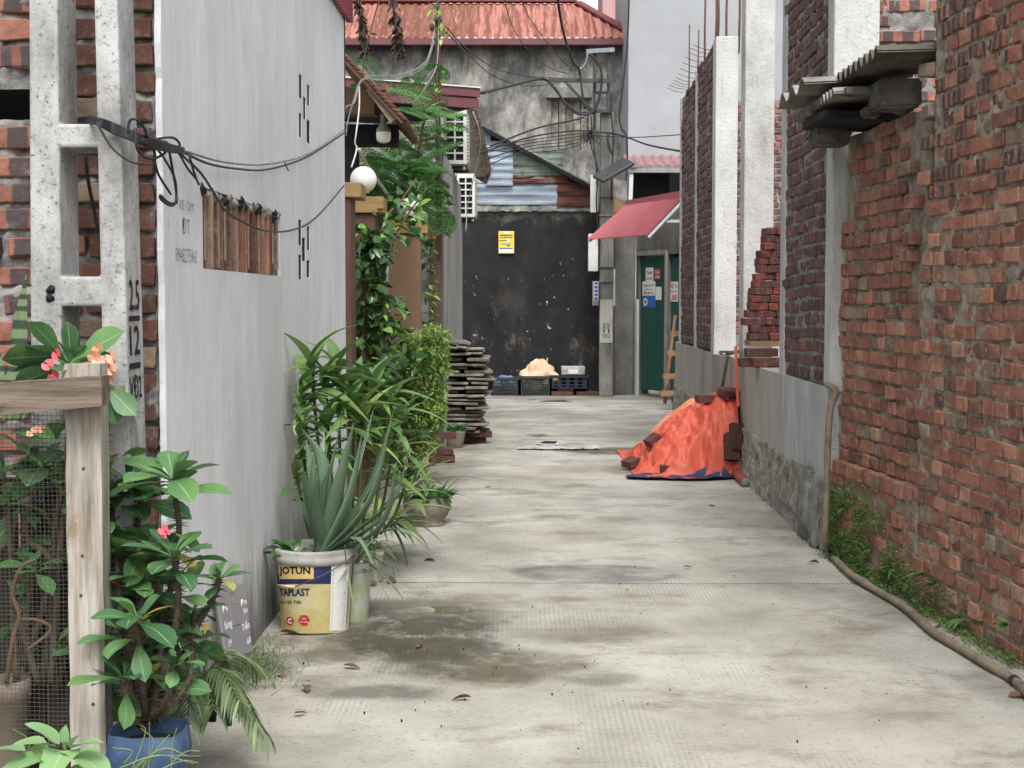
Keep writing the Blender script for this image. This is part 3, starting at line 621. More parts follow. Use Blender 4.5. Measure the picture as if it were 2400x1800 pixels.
# plaster return pillar and the bare brick end
def ew_hole(u, z):
    return False
hu0, hz1 = EW.hit(-60, 207); hu1, hz0 = EW.hit(77, 278)
mortar(house, EW, 0.6, EWL - 0.018, 0.0, 2.8, m_mortar_g, lambda u, z: -0.022, 0.014, 0.024, seed=3.0, back=0.0, hole=lambda u, z: hu0 < u < hu1 and hz0 < z < hz1)
mb = MB(); mb.fbox(EW, 0.6, EWL - 0.15, 0.0, 2.8, -0.60, -0.58); mb.build('dark_backing', m_dark, house)  # near-black panel paints the dark seen through the brick opening
rowz = [0.0]; items = []; z = 0.045; ch = 0.0765; row = 0
core_x = EW.hit(90, 500)[0]
while z < 2.8:
    off = 0.0 if row % 2 else 0.115; u = EWL - 0.024 + rnd.uniform(-.006, .003)
    first = True
    while u > 0.65:
        kd = 'h' if first else ('s' if rnd.random() < 0.8 else 'h')
        L = DIM[kd][0] * (rnd.uniform(0.62, 0.68) if first else rnd.uniform(0.95, 1.05)); uc = u - L / 2
        if not (hu0 - 0.05 < uc < hu1 + 0.04 and hz0 - 0.02 < z < hz1 + 0.02):
            mt = m_brick_core if uc < core_x + 0.05 else m_brick_left
            items.append((kd, mt, uc, z + rnd.uniform(-.005, .005), rnd.gauss(0.0, .006), rnd.gauss(0, .02), rnd.gauss(0, .02), L / DIM[kd][0], rnd.uniform(.92, 1.08)))
        u -= L + rnd.uniform(.012, .028); first = False
    z += ch * rnd.uniform(.97, 1.03); row += 1
lay(house, EW, items, 290)
# maroon ribbed cladding above the wall
mb = MB(); corrugated(mb, LW.pt(-0.05, 2.85, 0.02), LW.u, (0, 0, 1), LW.n, LWL + 0.17, 1.1, 0.075, 0.018, 0.002)
mb.build('cladding', m_darkred, house)
mb = MB(); mb.fbox(LW, LWL + 0.0, LWL + 0.06, 2.3, 3.9, -0.4, 0.0); mb.build('corner_post', m_dark, house)
# handwriting on the wall
mb = MB()
for txt, (x, y), wpx, hpx in (('XE ÔM', (417, 489), 34, 30), ('ĐT', (426, 547), 17, 37), ('0948275960', (410, 613), 50, 34)):
    u0, z0 = LW.hit(x, y); u1, z1 = LW.hit(x + wpx, y - hpx)
    vs, fs = text_mesh(txt, 1.0, ex=-0.018); mxx = max(v.x for v in vs); mxy = max(v.y for v in vs)
    mb.add([LW.pt(u0 + v.x / mxx * (u1 - u0), z0 + v.y / mxy * (LW.hit(x, y - hpx)[1] - z0), 0.0025) for v in vs], fs)
mb.build('handwriting', m_inkfade, house)

# ------------------------------------------------------------------ right: old brick wall (two builds, one recessed)
g1, g2 = G(1953, 1302), G(2400, 1562); d12 = (g2 - g1).normalized(); pnr = g1 + d12 * 4.9
RW = Fr(g1, pnr); RWL = RW.len
ub = RW.hit(2150, 900)[0]; ub_hi = RW.hit(2192, 150)[0]
wall1 = thing('weathered_brick_wall', 'recessed weathered red brick wall with mossy footing under broken roofing sheets', 'brick wall', RW.pt(0.5, 0, -0.1))
wall2 = thing('tall_brick_wall', 'taller red brick wall at the right edge, proud of its neighbour', 'brick wall', RW.pt(2.0, 0, -0.1))
FT = 0.46
o1 = lambda u, z: 0.004 if z < FT else -0.036
i1 = courses(RW, 0.0, ub, 0.0, FT - 0.02, 0.071, lambda u, z: m_brick_old, 0, 0.92, 0.006, of=lambda u, z: 0.0, sag=0.012, joint=0.016)
i1 += courses(RW, 0.0, ub, FT + 0.02, 2.22, 0.0705, lambda u, z: m_brick_old, 0, 0.9, 0.004, of=lambda u, z: -0.033, sag=0.012, joint=0.015, keep=lambda u, z, L: z < 2.03 + 0.10 * u and not (u < 0.10 and z > 1.62 + u), rag=lambda z: (0.0 if z < 1.35 else -0.20 - 0.05 * rnd.random()))
u = 0.01
while u < ub:                                                       # brick-on-edge cap of the footing
    i1.append(('e', m_brick_old, u, FT - 0.005, 0.012 + rnd.gauss(0, .006), rnd.gauss(0, .06), rnd.gauss(0, .04), 1.0, 0.62)); u += rnd.uniform(.06, .072)
lay(wall1, RW, i1, 290)
mortar(wall1, RW, 0.0, ub + 0.02, 0.0, 2.10, m_mortar_b, lambda u, z: o1(u, z) - 0.011, 0.012, 0.009, seed=1.0, back=0.12)
mb = MB(); mb.fbox(RW, 0.02, ub, 0.0, 2.09, -0.24, -0.07); mb.build('wall_core', m_mortar_b, wall1)
tooth = {}
def rag2(z):
    return 0
def keep2(u, z, L):
    k = int(z / 0.0705); lo = ub if z < 1.35 else ub - 0.20 + (0.06 if k % 2 else 0.0)
    if z > 1.95: lo = ub_hi + 0.02
    elif z > 1.35: lo = ub + (0.10 if k % 3 else -0.02) * (z - 1.35) / 0.6
    return u - L / 2 > lo - 0.02
i2 = courses(RW, ub - 0.05, RWL - 0.02, 0.0, 2.62, 0.0705, lambda u, z: m_brick_str if z > 1.72 and rnd.random() < 0.8 else m_brick_old, 0, 0.88, 0.004, of=lambda u, z: 0.0, sag=0.018, keep=keep2, joint=0.017)
lay(wall2, RW, i2, 295)
mortar(wall2, RW, ub - 0.005, RWL, 0.0, 2.62, m_mortar_b, lambda u, z: -0.010 - (0.10 if (z > 1.35 and u < ub + 0.12) else 0), 0.013, 0.010, seed=2.0, back=0.12)
mb = MB(); mb.fbox(RW, ub + 0.14, RWL, 0.0, 2.6, -0.24, -0.045); mb.build('wall_core', m_mortar_b, wall2)
for (x, y) in ((2172, 165), (2170, 262), (2120, 395), (2165, 420), (2128, 475), (2125, 560), (2120, 600)):   # stub bricks left sticking out
    u, z = RW.hit(x, y); o = link('brick', brick_mesh('h', m_brick_old, rnd.randrange(7)), wall2, RW.mat(u + 0.02, z, 0.012, Euler((0, rnd.gauss(0, .03), rnd.gauss(0, .1))).to_matrix()))

# ------------------------------------------------------------------ right: house under construction
XC = lambda y: 1.628 + 0.0225 * (y - 8.21)
RC = Fr((XC(16.0), 16.0), (XC(7.30), 7.30)); uy = lambda y: (16.0 - y) * RC.len / 8.7
site = thing('unfinished_house', 'unfinished brick house with pale concrete columns on a concrete plinth', 'house', (1.9, 11.5, 0))
PZ = 0.83
mb = MB()
def pf_(u0, u1, z0, z1, o0, o1):
    mb.fbox(RC, u0, u1, z0, z1, o0, o1)
pf_(uy(16.0), uy(10.44), 0.34, PZ, -0.30, 0.0); mb.build('plinth', m_plinth, site); mb = MB()
pf_(uy(10.43), uy(8.75), 0.33, PZ + 0.004, -0.30, 0.006); mb.build('plinth', m_plinth, site); mb = MB()
pf_(uy(8.745), uy(7.31), 0.32, PZ + 0.008, -0.30, 0.009); mb.build('plinth', m_colside, site)
mb = MB()
def rub(a, b):
    u = uy(16.0) + (uy(7.42) - uy(16.0)) * a; z = -0.02 + 0.40 * b
    e = 0 if b < 1 else -0.05
    return RC.pt(u, z, 0.012 + 0.03 * (1 - b) ** 2 + e + 0.020 * fbm((u * 1.0, z, 5), 12, 5))
mb.grid(420, 22, rub); mb.build('rubble_base', m_rubble, site)
bm = bmesh.new(); bmesh.ops.create_cube(bm, size=1.0); bmesh.ops.subdivide_edges(bm, edges=bm.edges[:], cuts=14, use_grid_fill=True)      # cement lump at the near foot
for v in bm.verts:
    q = Vector((1.66 + v.co.x * .20, 7.68 + v.co.y * .42, .19 + v.co.z * .40)); r = max(0, v.co.z - .2) * .5
    q.x += r * .25 * (-v.co.x); q += Vector((-1, -.6, .3)) * (.028 * fbm(q, 8, 5)); v.co = q
for f in bm.faces: f.smooth = True
me = bpy.data.meshes.new('cement_lump'); bm.to_mesh(me); bm.free(); me.materials.append(m_patch); link('cement_lump', me, site)
mb = MB(); mb.mi = 0
mb = MB(); mb.grid(14, 14, lambda a, b: Vector((1.585 + .4 * a, 7.312 + .02 * fbm((a, b, 3), 5, 4), -.02 + .36 * b))); mb.grid(10, 14, lambda a, b: Vector((1.588 + .015 * fbm((a, b, 6), 6, 4), 7.9 - .59 * a, -.02 + .36 * b))); mb.build('rough_end', m_rubble, site)
def col(y0, y1, z1, wx=0.21, off=0.01, mat=m_column, z0=PZ - 0.01):
    q = MB(); q.fbox(RC, uy(y1), uy(y0), z0, z1, -wx, off)
    o = q.build('column', mat, site); bevel(o, 0.008, 2); return o
col(7.30, 7.46, 3.8, 0.22, 0.006); col(8.74, 8.90, 3.8, 0.2, 0.004, m_colside); col(10.48, 10.70, 3.9, 0.20, 0.012); col(12.28, 12.50, 3.49, 0.175, 0.012)
col(13.86, 13.95, 3.46, 0.1, 0.012, m_colside); col(15.42, 15.50, 3.42, 0.1, 0.012, m_colside)
# brick panels
def panel(y0, y1, z1, lim, res, ph):
    it = courses(RC, uy(y1), uy(y0), PZ + 0.012, z1, 0.0735, lambda u, z: m_brick_new, 0, ph, 0.004, of=lambda u, z: -0.004, sag=0.02, joint=0.012, keep=lambda u, z, L: u + L / 2 < uy(y0) + 0.02)
    lay(site, RC, it, lim); mortar(site, RC, uy(y1), uy(y0), PZ - 0.005, z1, m_mortar_g, lambda u, z: -0.012, res, 0.008, seed=y0, back=0.06)
    q = MB(); q.fbox(RC, uy(y1), uy(y0), PZ, z1, -0.11, -0.035); q.build('panel_core', m_mortar_g, site)
PN = [(7.46, 8.74, 3.7, 150, 0.016, 0.75), (12.50, 13.86, 3.46, 100, 0.03, 0.6), (13.95, 15.42, 3.44, 45, 0.035, 0.6)]
for a in PN: panel(*a)
# gable end facing the camera, and the back wall seen through the bays
GE = Fr((XC(7.4) + 0.20, 7.40), (4.2, 7.40))
ge = courses(GE, 0.0, 1.6, 1.75, 3.7, 0.075, lambda u, z: m_brick_core, 0, 0.15, 0.004, keep=lambda u, z, L: not (0.16 < u < 0.34 and abs(z - GE.hit(2190, 55)[1]) < 0.045), kinds=('h', 's'), joint=0.016)
lay(site, GE, ge, 60); mortar(site, GE, 0.0, 1.6, 1.7, 3.7, m_mortar_g, lambda u, z: -0.014, 0.02, 0.02, seed=9.0)
mb = MB(); mb.fbox(GE, 0, 2.3, 0, 3.7, -0.12, -0.07); mb.build('gable_core', m_mortar_g, site)
BW = Fr((2.0, 16.5), (4.0, 16.5))
bw = courses(BW, 0.2, 1.5, 0.9, 3.55, 0.075, lambda u, z: m_brick_core, 0, 0.3, 0.004, joint=0.014)
lay(site, BW, bw, 40); mb = MB(); mb.fbox(BW, 0.0, 2.0, 0, 3.54, -0.12, -0.012); mb.build('back_wall', m_mortar_g, site)
mb = MB(); mb.box((3.0, 11.5, 0.4), (2.0, 8.0, 0.8)); mb.build('floor_slab', m_plinth, site)
# starter bars
for (x, y0, y1, Y) in ((1613, 58, 235, 15.3), (1635, 70, 200, 14.6), (1652, -60, 160, 13.8), (1676, -60, 110, 13.2), (1681, -60, 112, 12.9), (1702, -60, 95, 12.4), (1731, -60, 95, 12.35)):
    mb = MB(); a, b = P(x, y1 + 30, Y), P(x + 3, y0, Y); mb.tube([a, (a + b) / 2 + Vector((rnd.uniform(-.01, .01), 0, 0)), b], 0.0105 if Y < 14 else 0.008, 6); mb.build('starter_bar', m_rebar, site)
for i in range(12):
    t = i / 11; Y = 12.8 + 2.7 * t; z = 3.46 + 0.02 * sin(i * 7); mb = MB(); p = RC.pt(uy(Y), z, -0.02)
    mb.tube([p, p + Vector((-0.09, 0.0, 0.015)), p + Vector((-0.17, -0.02, 0.045))], 0.003, 5); mb.build('tie_wire', m_rebar, site)
# ------------------------------------------------------------------ far end: stained shed, old two storey building, grey building
FY = G(1240, 924).y
FW = Fr((-1.6, FY), (1.6, FY))
shed = thing('tin_topped_shed', 'soot black walled shed with patched tin upper wall closing the alley', 'shed', (0.2, FY + 1, 0))
ux = lambda x, y=700: FW.hit(x, y)[0]
zz = lambda y, x=1240: FW.hit(x, y)[1]
bz = zz(494)
mb = MB(); nu, nz = 60, 50; uL, uR = ux(1000), ux(1415)
mb.grid(nu, nz, lambda a, b: FW.pt(uL + (uR - uL) * a, -0.02 + (bz + 0.02) * b, 0.012 * fbm((a * 3, b * 3, 4), 3, 4)))
mb.build('black_wall', m_black, shed)
mb = MB()
mb.grid(60, 4, lambda a, b: FW.pt(uL + (uR - uL) * a, bz - 0.01 + 0.11 * b + (0.02 * fbm((a * 9, 1, 4), 3, 4) if b == 0 else 0), 0.05 - 0.03 * b + 0.02 * fbm((a * 14, b * 2, 4), 3, 4)))
mb.add([FW.pt(uL, bz - 0.008, 0.05), FW.pt(uR, bz - 0.008, 0.05), FW.pt(uR, bz - 0.008, -0.05), FW.pt(uL, bz - 0.008, -0.05)], [(0, 1, 2, 3)])
mb.build('ledge', m_oldwall, shed)
def tin(x0, x1, y0, y1, mat, o, ribs, name='tin_sheet'):
    mb = MB(); u0, u1, z0, z1 = ux(x0, y1), ux(x1, y1), zz(y1), zz(y0)
    corrugated(mb, FW.pt(u0, z0, o), (0, 0, 1), FW.u, FW.n, z1 - z0, u1 - u0, (z1 - z0) / ribs, 0.012, 0.0, True, nv=6, wob=0.03)
    return mb.build(name, mat, shed)
tin(1040, 1306, 424, 480, m_tin, 0.03, 3); tin(1138, 1202, 332, 436, m_tin, 0.07, 6); tin(1200, 1320, 356, 420, m_greentin, 0.04, 4)
tin(1200, 1330, 412, 430, m_rusttin, 0.06, 1); tin(1305, 1388, 428, 484, m_rusttin, 0.05, 2); tin(1040, 1150, 300, 430, m_tin, 0.02, 8)
# sloping verge of the shed roof
a, b = FW.pt(*FW.hit(1125, 300), 0.12), FW.pt(*FW.hit(1392, 446), 0.12)
mb = MB(); mb.bar(a, b, 0.10, 0.05); mb.build('verge_board', m_dark, shed)
mb = MB(); nrm = (b - a).cross(Vector((0, 1, 0))).normalized(); nrm = -nrm if nrm.z < 0 else nrm
mb.prism([a + nrm * 0.03, b + nrm * 0.03, b + nrm * 0.03 + Vector((0, 2.4, 0)), a + nrm * 0.03 + Vector((0, 2.4, 0))], (0, 0, 0), nrm * 0.02); mb.build('shed_roof', m_oldwall, shed)
mb = MB(); mb.prism([FW.pt(*FW.hit(x, y), 0.0) for x, y in ((1040, 484), (1388, 484), (1388, 446), (1130, 305), (1040, 305))], (0, 0.02, 0), (0, 0.10, 0)); mb.build('upper_wall', m_rusttin, shed)

OY = FY + 3.0
OB = Fr((-3.6, OY), (2.6, OY)); ox = lambda x, y: OB.hit(x, y)[0]; oz = lambda y: OB.hit(1200, y)[1]
old = thing('old_rendered_house', 'old two storey house with mould stained render and rusty red sheet roof', 'house', (-0.5, OY + 2, 0))
eave = oz(97); uA, uB = ox(700, 97), ox(1478, 97)
w0, w1, wz0, wz1 = ox(1292, 300), ox(1378, 300), oz(350), oz(234)
mb = MB(); wall_holes(mb, OB, uA, uB, 0, eave, [(w0, w1, wz0, wz1)], -0.2, 0.0); mb.build('rendered_wall', m_oldwall, old)
mb = MB(); mb.fbox(OB, uA + .05, uB - .05, 0.1, eave - .05, -0.6, -0.5); mb.build('dark_backing', m_dark, old)  # near-black panel added so the shutter gaps read as shaded interior
nb = 5
for i in range(nb):
    a = w0 + (w1 - w0) * i / nb; mb = MB(); mb.fbox(OB, a + 0.006, a + (w1 - w0) / nb - 0.006, wz0, wz1, -0.07, -0.035 + rnd.uniform(-.01, .01)); mb.build('shutter_plank', m_board, old)
mb = MB(); mb.fbox(OB, ox(1280, 224), ox(1387, 224), oz(231), oz(219), 0.0, 0.12); mb.fbox(OB, ox(1290, 224), ox(1380, 224), oz(219) , oz(206), 0.0, 0.06); mb.build('lintel', m_concrete_grey, old)
# hipped rusty roof
ez = eave; dep = 1.5; rz = P(1200, 8, OY + dep).z
mb = MB(); e0 = OB.pt(uA, ez, 0.28); sl_ = OB.pt(uA, rz, -dep) - e0
L = uB + 0.05 - uA
nr = sl_.cross(OB.u).normalized(); nr = nr if nr.z > 0 else -nr
npch = int(L / 0.13); hipu = ox(1362, 4) - uA
n = npch * 6
rows = 6
def roof(a, b):
    u = a * L; t = b
    lim = 1.0 if u < hipu else max(0.0, 1 - (u - hipu) / (L - hipu))
    return e0 + OB.u * u + sl_ * (t * lim) + nr * (0.02 * max(-0.4, sin(2 * pi * u / 0.13)))
mb.grid(n, rows, roof, True); mb.build('roof_sheet', m_rustroof, old)
mb = MB(); hip_a, hip_b = roof((hipu) / L, 1.0), roof(1.0, 0.0)
mb.bar(hip_a + nr * 0.04, hip_b + nr * 0.04, 0.16, 0.03); mb.bar(roof(0, 1) + nr * 0.04, hip_a + nr * 0.04, 0.16, 0.03); mb.build('ridge_cap', m_darkred, old)
mb = MB(); mb.fbox(OB, uA - 0.05, uB + 0.06, ez - 0.10, ez - 0.005, 0.20, 0.30); mb.fbox(OB, uA - 0.05, uB + 0.06, ez - 0.02, ez - 0.012, 0.0, 0.2); mb.build('gutter_fascia', m_maroon, old)
# hip end facing right
mb = MB(); mb.add([hip_a, hip_b, hip_b + Vector((0, 3.2, 0)), hip_a + Vector((0, 1.0, 0))], [(0, 1, 2, 3)]); mb.add([roof(0, 1), hip_a, hip_a + Vector((0, 1.0, 0)), roof(0, 1) + Vector((0, 1, 0))], [(0, 1, 2, 3)]); mb.build('rear_roof', m_rustroof, old)
# red roofed building further back, and the pink stair tower
back = thing('red_sheet_building', 'dark red sheet clad building peeping over the rusty roof at left', 'building', (-2.2, OY + 9, 0))
mb = MB(); a = P(800, 14, OY + 8); b = P(1005, 14, OY + 8)
corrugated(mb, (a.x - 0.6, a.y, 0), (1, 0, 0), (0, 0, 1), (0, -1, 0), b.x - a.x + 0.6, a.z + 0.25, 0.16, 0.03); mb.build('wall_sheet', m_darkred, back)
mb = MB()
corrugated(mb, (a.x - 0.8, a.y - 0.3, a.z + 0.22), (1, 0, 0), (0, 1.0, 0.35), (0, -0.35, 1), b.x - a.x + 2.1, 3.0, 0.16, 0.03); mb.build('roof_sheet', m_redsheet, back)
tw = thing('pink_stair_tower', 'faded pink stair tower with a small white framed window behind the roof hip', 'building', (2.0, OY + 6, 0))
mb = MB(); T = Fr((P(1412, 20, OY + 6).x, OY + 6), (P(1490, 20, OY + 6).x, OY + 6)); mb.fbox(T, 0, T.len, 0, T.hit(1430, -60)[1], -1.5, 0); mb.build('tower_wall', m_pink, tw)
mb = MB(); u0, z1 = T.hit(1446, -2); u1, z0 = T.hit(1466, 17); mb.fbox(T, u0, u1, z0, z1, 0, 0.05); f_ = mb.build('window', m_whitepaint, tw); mb = MB(); mb.fbox(T, u0 + .04, u1 - .04, z0 + .04, z1 - .04, 0.05, 0.055); mb.build('pane', m_greyclad, f_)

GY = FY + 1.7
gb = thing('smooth_grey_building', 'plain smooth grey painted building rising behind the far canopy', 'building', (2.8, GY + 1.5, 0))
mb = MB(); gl = P(1472, 390, GY).x; mb.box(((gl + 5.5) / 2, GY + 1.4, 3.5), (5.5 - gl, 2.8, 7.0)); mb.build('painted_wall', m_greybld, gb)

# shop corner on the right of the far pole
sh = thing('corner_shop', 'small dark shop front with green metal door under a red sheet canopy', 'shop', (2.0, FY, 0))
SF = Fr((G(1490, 926).x, G(1490, 926).y), (2.42, 17.9))
def sfp(x, y, o=0.0):
    u, z = SF.hit(x, y, o); return u, z
mb = MB(); uD0, zD0 = sfp(1497, 909); uD1 = sfp(1560, 909)[0]; zD1 = sfp(1530, 598)[1]
wall_holes(mb, SF, 0.0, SF.len + 0.4, 0.0, 2.55, [(uD0, uD1, 0.02, zD1), (uD1 + 0.05, uD1 + 0.75, 0.02, zD1)], -0.15, 0.0); mb.build('shop_wall', m_concrete_grey, sh)
mb = MB(); mb.fbox(SF, 0.0, SF.len + 0.6, 0.0, 3.0, -0.6, -0.5); mb.build('dark_backing', m_dark, sh)  # near-black panel; shade inside the shop put into its colour
mb = MB(); mb.fbox(SF, uD0 + 0.01, uD1 - 0.01, 0.09, zD1 - 0.01, -0.06, -0.02); dr = mb.build('door', m_greendoor, sh, label='dark green metal door covered in small adverts')
mb = MB(); mb.fbox(SF, uD1 + 0.06, uD1 + 0.74, 0.09, zD1 * 0.98, -0.08, -0.04); dr2 = mb.build('door', m_greendoor, sh)
mb = MB(); mb.fbox(SF, uD0 - 0.06, uD0 - 0.002, 0.0, 1.30, 0.002, 0.03); mb.build('door_post', m_whitepaint, sh); mb = MB(); mb.fbox(SF, uD1 + 0.002, uD1 + 0.04, 0.0, zD1 + 0.05, 0.002, 0.03); mb.fbox(SF, uD0 - 0.06, uD1 + 0.0, zD1 + 0.002, zD1 + 0.06, 0.003, 0.02); mb.build('door_frame', m_doorframe, sh)
# gate pier between pole and door
mb = MB(); a = G(1443, 927); mb.box(((G(1441, 927).x + G(1489, 927).x) / 2, a.y + 0.25, 1.16), (G(1489, 927).x - G(1441, 927).x, 0.24, 2.32)); o = mb.build('pier', m_concrete_grey, sh); bevel(o, .01)
# near-black panel painting the shade of the upper opening, its beam and pink verandah
UY = FY + 0.9
mb = MB(); p0, p1 = P(1476, 520, UY + .55), P(1640, 402, UY + .55); mb.box(((p0.x + p1.x) / 2, UY + .6, (p0.z + p1.z) / 2), (p1.x - p0.x, 0.06, p1.z - p0.z)); mb.build('upper_shade_panel', m_dark, sh)
mb = MB(); a, b = P(1474, 399, UY), P(1640, 399, UY - 0.2); mb.bar(a, b, 0.09, 0.07); mb.build('beam', m_greyclad, sh)
mb = MB(); a, b = P(1480, 402, UY), P(1477, 482, UY); mb.bar(a, b, 0.055); mb.build('post', m_whitepaint, sh)
mb = MB(); a = P(1470, 388, UY - 0.1); corrugated(mb, a, (1, 0.0, 0), (0, 1.0, 0.28), (0, -0.28, 1), 1.3, 0.8, 0.135, 0.022, 0.004); mb.build('verandah_sheet', m_pinksheet, sh)
# red canopy
A_, B_, C_, D_ = P(1466, 482, 18.95), P(1604, 459, 17.5), P(1377, 561, 18.85), P(1517, 551, 17.75)
mb = MB(); du = (B_ - A_); dv = (C_ - A_); nn = dv.cross(du).normalized(); nn = nn if nn.z > 0 else -nn
npc = 22
def can(a, b):
    p = A_.lerp(B_, a).lerp(C_.lerp(D_, a), b); return p + nn * (0.013 * sin(2 * pi * a * npc))
mb.grid(npc * 8, 3, can); mb.grid(npc * 8, 3, lambda a, b: can(a, b) - nn * 0.003); mb.build('canopy_sheet', m_redsheet, sh)
mb = MB(); mb.bar(A_ + nn * .02 + Vector((.02, 0, .0)), B_ + nn * .02, 0.02, 0.10); mb.build('canopy_flashing', m_redsheet, sh)
mb = MB(); q = -nn * 0.035
mb.bar(B_ + q, D_ + q, 0.035); mb.build('canopy_arm', m_whitepaint, sh); mb = MB(); mb.bar(A_ + q, C_ + q, 0.035); mb.build('canopy_arm', m_whitepaint, sh)
mb = MB(); m_ = B_.lerp(D_, 0.55) + q * 1.6; mb.bar(m_, m_ + Vector((0.75, -0.1, 0.0)), 0.035); mb.build('canopy_stay', m_whitepaint, sh)
# ------------------------------------------------------------------ small tools
def spline(pts, n=6):
    pts = [Vector(p) for p in pts]; q = [pts[0] * 2 - pts[1]] + pts + [pts[-1] * 2 - pts[-2]]; out = []
    for i in range(1, len(q) - 2):
        a, b, c_, d = q[i - 1], q[i], q[i + 1], q[i + 2]
        for k in range(n):
            t = k / n; out.append(0.5 * ((2 * b) + (c_ - a) * t + (2 * a - 5 * b + 4 * c_ - d) * t * t + (3 * b - a - 3 * c_ + d) * t ** 3))
    return out + [pts[-1]]
def wire(parent, pts, r, mat, name='cable', n=6, seg=6):
    mb = MB(); mb.tube(spline(pts, n), r, seg); return mb.build(name, mat, parent)
def boxpart(parent, name, c0, d, mat, rot=None, bev=0.0):
    mb = MB(); mb.box(c0, d, rot); o = mb.build(name, mat, parent)
    if bev: bevel(o, bev)
    return o

# ------------------------------------------------------------------ slotted concrete pole (near, left)
PY = 3.72
pxl = P(70, 600, PY).x; pxr = P(292, 600, PY).x; PF = Fr((pxl, PY), (pxr, PY)); PWD = PF.len; pcx = PWD / 2
pole = thing('slotted_concrete_pole', 'slotted precast concrete pole with painted numbers beside the grey plaster wall', 'utility pole', ((pxl + pxr) / 2, PY + .13, 0))
hz = lambda y: PF.hit(180, y)[1]
hx0, hx1 = PF.hit(140, 500)[0], PF.hit(232, 500)[0]
hl = [(hx0, hx1, hz(290), 2.75), (hx0, hx1, hz(648), hz(345)), (hx0, hx1, hz(1010), hz(718)), (hx0, hx1, hz(1380), hz(1080)), (hx0, hx1, 0.05, hz(1450))]
def taper(u, z, o):
    k = 1.0 - 0.115 * (z - 1.4); return (pcx + (u - pcx) * k, z, o)
mb = MB(); wall_holes(mb, PF, 0, PWD, -0.05, 3.2, hl, -0.165, 0.0, taper); o = mb.build('pole_body', m_pole, pole); bevel(o, 0.007, 2)
pr0 = PF.pt(*taper(PWD, 1.2, 0)); PSd = Fr((pr0.x, PY), (pr0.x, PY + 0.165))
mb = MB()
def side_text(txt, y0, y1, x0=302, x1=325, sl_=0.0):
    vs, fs = text_mesh(txt, 1.0, ex=0.012); mx = max(v.x for v in vs); mn = min(v.x for v in vs); my = max(v.y for v in vs); mny = min(v.y for v in vs)
    ua, ub_ = PSd.hit(x0, y0)[0], PSd.hit(x1, y0)[0]; za, zb = PSd.hit(312, y1)[1], PSd.hit(312, y0)[1]
    pts = []
    for v in vs:
        u = ua + (v.x - mn) / (mx - mn) * (ub_ - ua); z = za + (v.y - mny) / (my - mny) * (zb - za)
        xx = PF.pt(*taper(PWD, z, 0)).x
        pts.append(Vector((xx + 0.0025, PY + u, z)))
    mb.add(pts, fs)
side_text('2.5', 655, 728); side_text('12', 762, 832); side_text('VĐ2', 878, 935, 300, 328)
for y0, y1 in ((740, 752), (850, 864)):
    ua, ub_ = PSd.hit(301, y0)[0], PSd.hit(326, y0)[0]; za, zb = PSd.hit(312, y1)[1], PSd.hit(312, y0)[1]
    mb.add([Vector((PF.pt(*taper(PWD, z, 0)).x + 0.0025, PY + u, z)) for u, z in ((ua, za), (ub_, za), (ub_, zb), (ua, zb))], [(0, 1, 2, 3)])
mb.build('painted_number', m_ink, pole)
mb = MB(); u, z = PF.hit(118, 690)
for q in range(9):
    mb.lathe([(0.0001, 0.0005), (0.006 + 0.004 * rnd.random(), 0.0012), (0.0075, 0.0)], PF.pt(u + rnd.uniform(-.005, .005), z + rnd.uniform(-.016, .016), 0.0008), 9, Matrix((PF.u, Vector((0, 0, 1)), PF.n)).transposed())
mb.build('ink_blot', m_ink, pole)

# ------------------------------------------------------------------ cables slung from the pole along the plaster wall
cb = thing('cable_bundle', 'tangled black cables tied round the slotted pole and slung along the plaster wall', 'cable', P(330, 330, 3.7))
wp = lambda x, y, o=0.04: LW.pt(*LW.hit(x, y, o), o)
q0 = lambda x, y, Y=3.68: P(x, y, Y)
for k in range(6):
    dy = k * 4 - 8
    wire(cb, [q0(190, 285 + dy, 3.9), q0(222, 281 + dy * .6), q0(262, 297 + dy, 3.70), q0(300, 312 + dy, 3.69), q0(345, 330 + dy, 3.72), q0(395, 345 + dy * .8, 3.85), wp(430, 352 + dy * .5)], 0.0042, m_cable)
for pts in ([(300, 312), (303, 285), (318, 280), (338, 300), (345, 320), (352, 300), (345, 325)],
            [(225, 285), (262, 345), (300, 375), (335, 385), (362, 380), (358, 345), (330, 330)],
            [(340, 330), (400, 322), (420, 335), (415, 348), (380, 350), (348, 335)],
            [(365, 345), (385, 372), (410, 420), (412, 470), (400, 482), (378, 468), (376, 458), (395, 475), (414, 476)],
            [(395, 345), (405, 400), (413, 450), (414, 478)],
            [(335, 325), (360, 350), (362, 372), (372, 410), (400, 455)],
            [(420, 360), (440, 395), (460, 420), (466, 433), (455, 405), (444, 365)], [(318, 300), (322, 350), (350, 372), (385, 360), (392, 335), (360, 328)]):
    wire(cb, [q0(x, y, 3.66 + max(0, x - 330) / 100 * 0.35) for x, y in pts], 0.0036, m_cable)
wire(cb, [wp(430, 352), wp(500, 374), wp(560, 384), wp(620, 385), wp(690, 372), wp(740, 350), wp(806, 305)], 0.0042, m_cable_g)
wire(cb, [wp(428, 356), wp(490, 384), wp(560, 396), wp(620, 398), wp(690, 380), wp(740, 356), wp(806, 312)], 0.0042, m_darksteel)
wire(cb, [wp(425, 362), wp(470, 405), wp(500, 450), wp(530, 495), wp(580, 525), wp(620, 540), wp(670, 542), wp(720, 525), wp(760, 490), wp(806, 435)], 0.0042, m_darksteel)
wire(cb, [wp(668, 382), wp(672, 392), wp(676, 400)], 0.003, m_cable)
wire(cb, [q0(200, 362, 3.96), q0(206, 420, 3.96), q0(222, 500, 3.97), q0(230, 545, 3.97)], 0.005, m_cable)

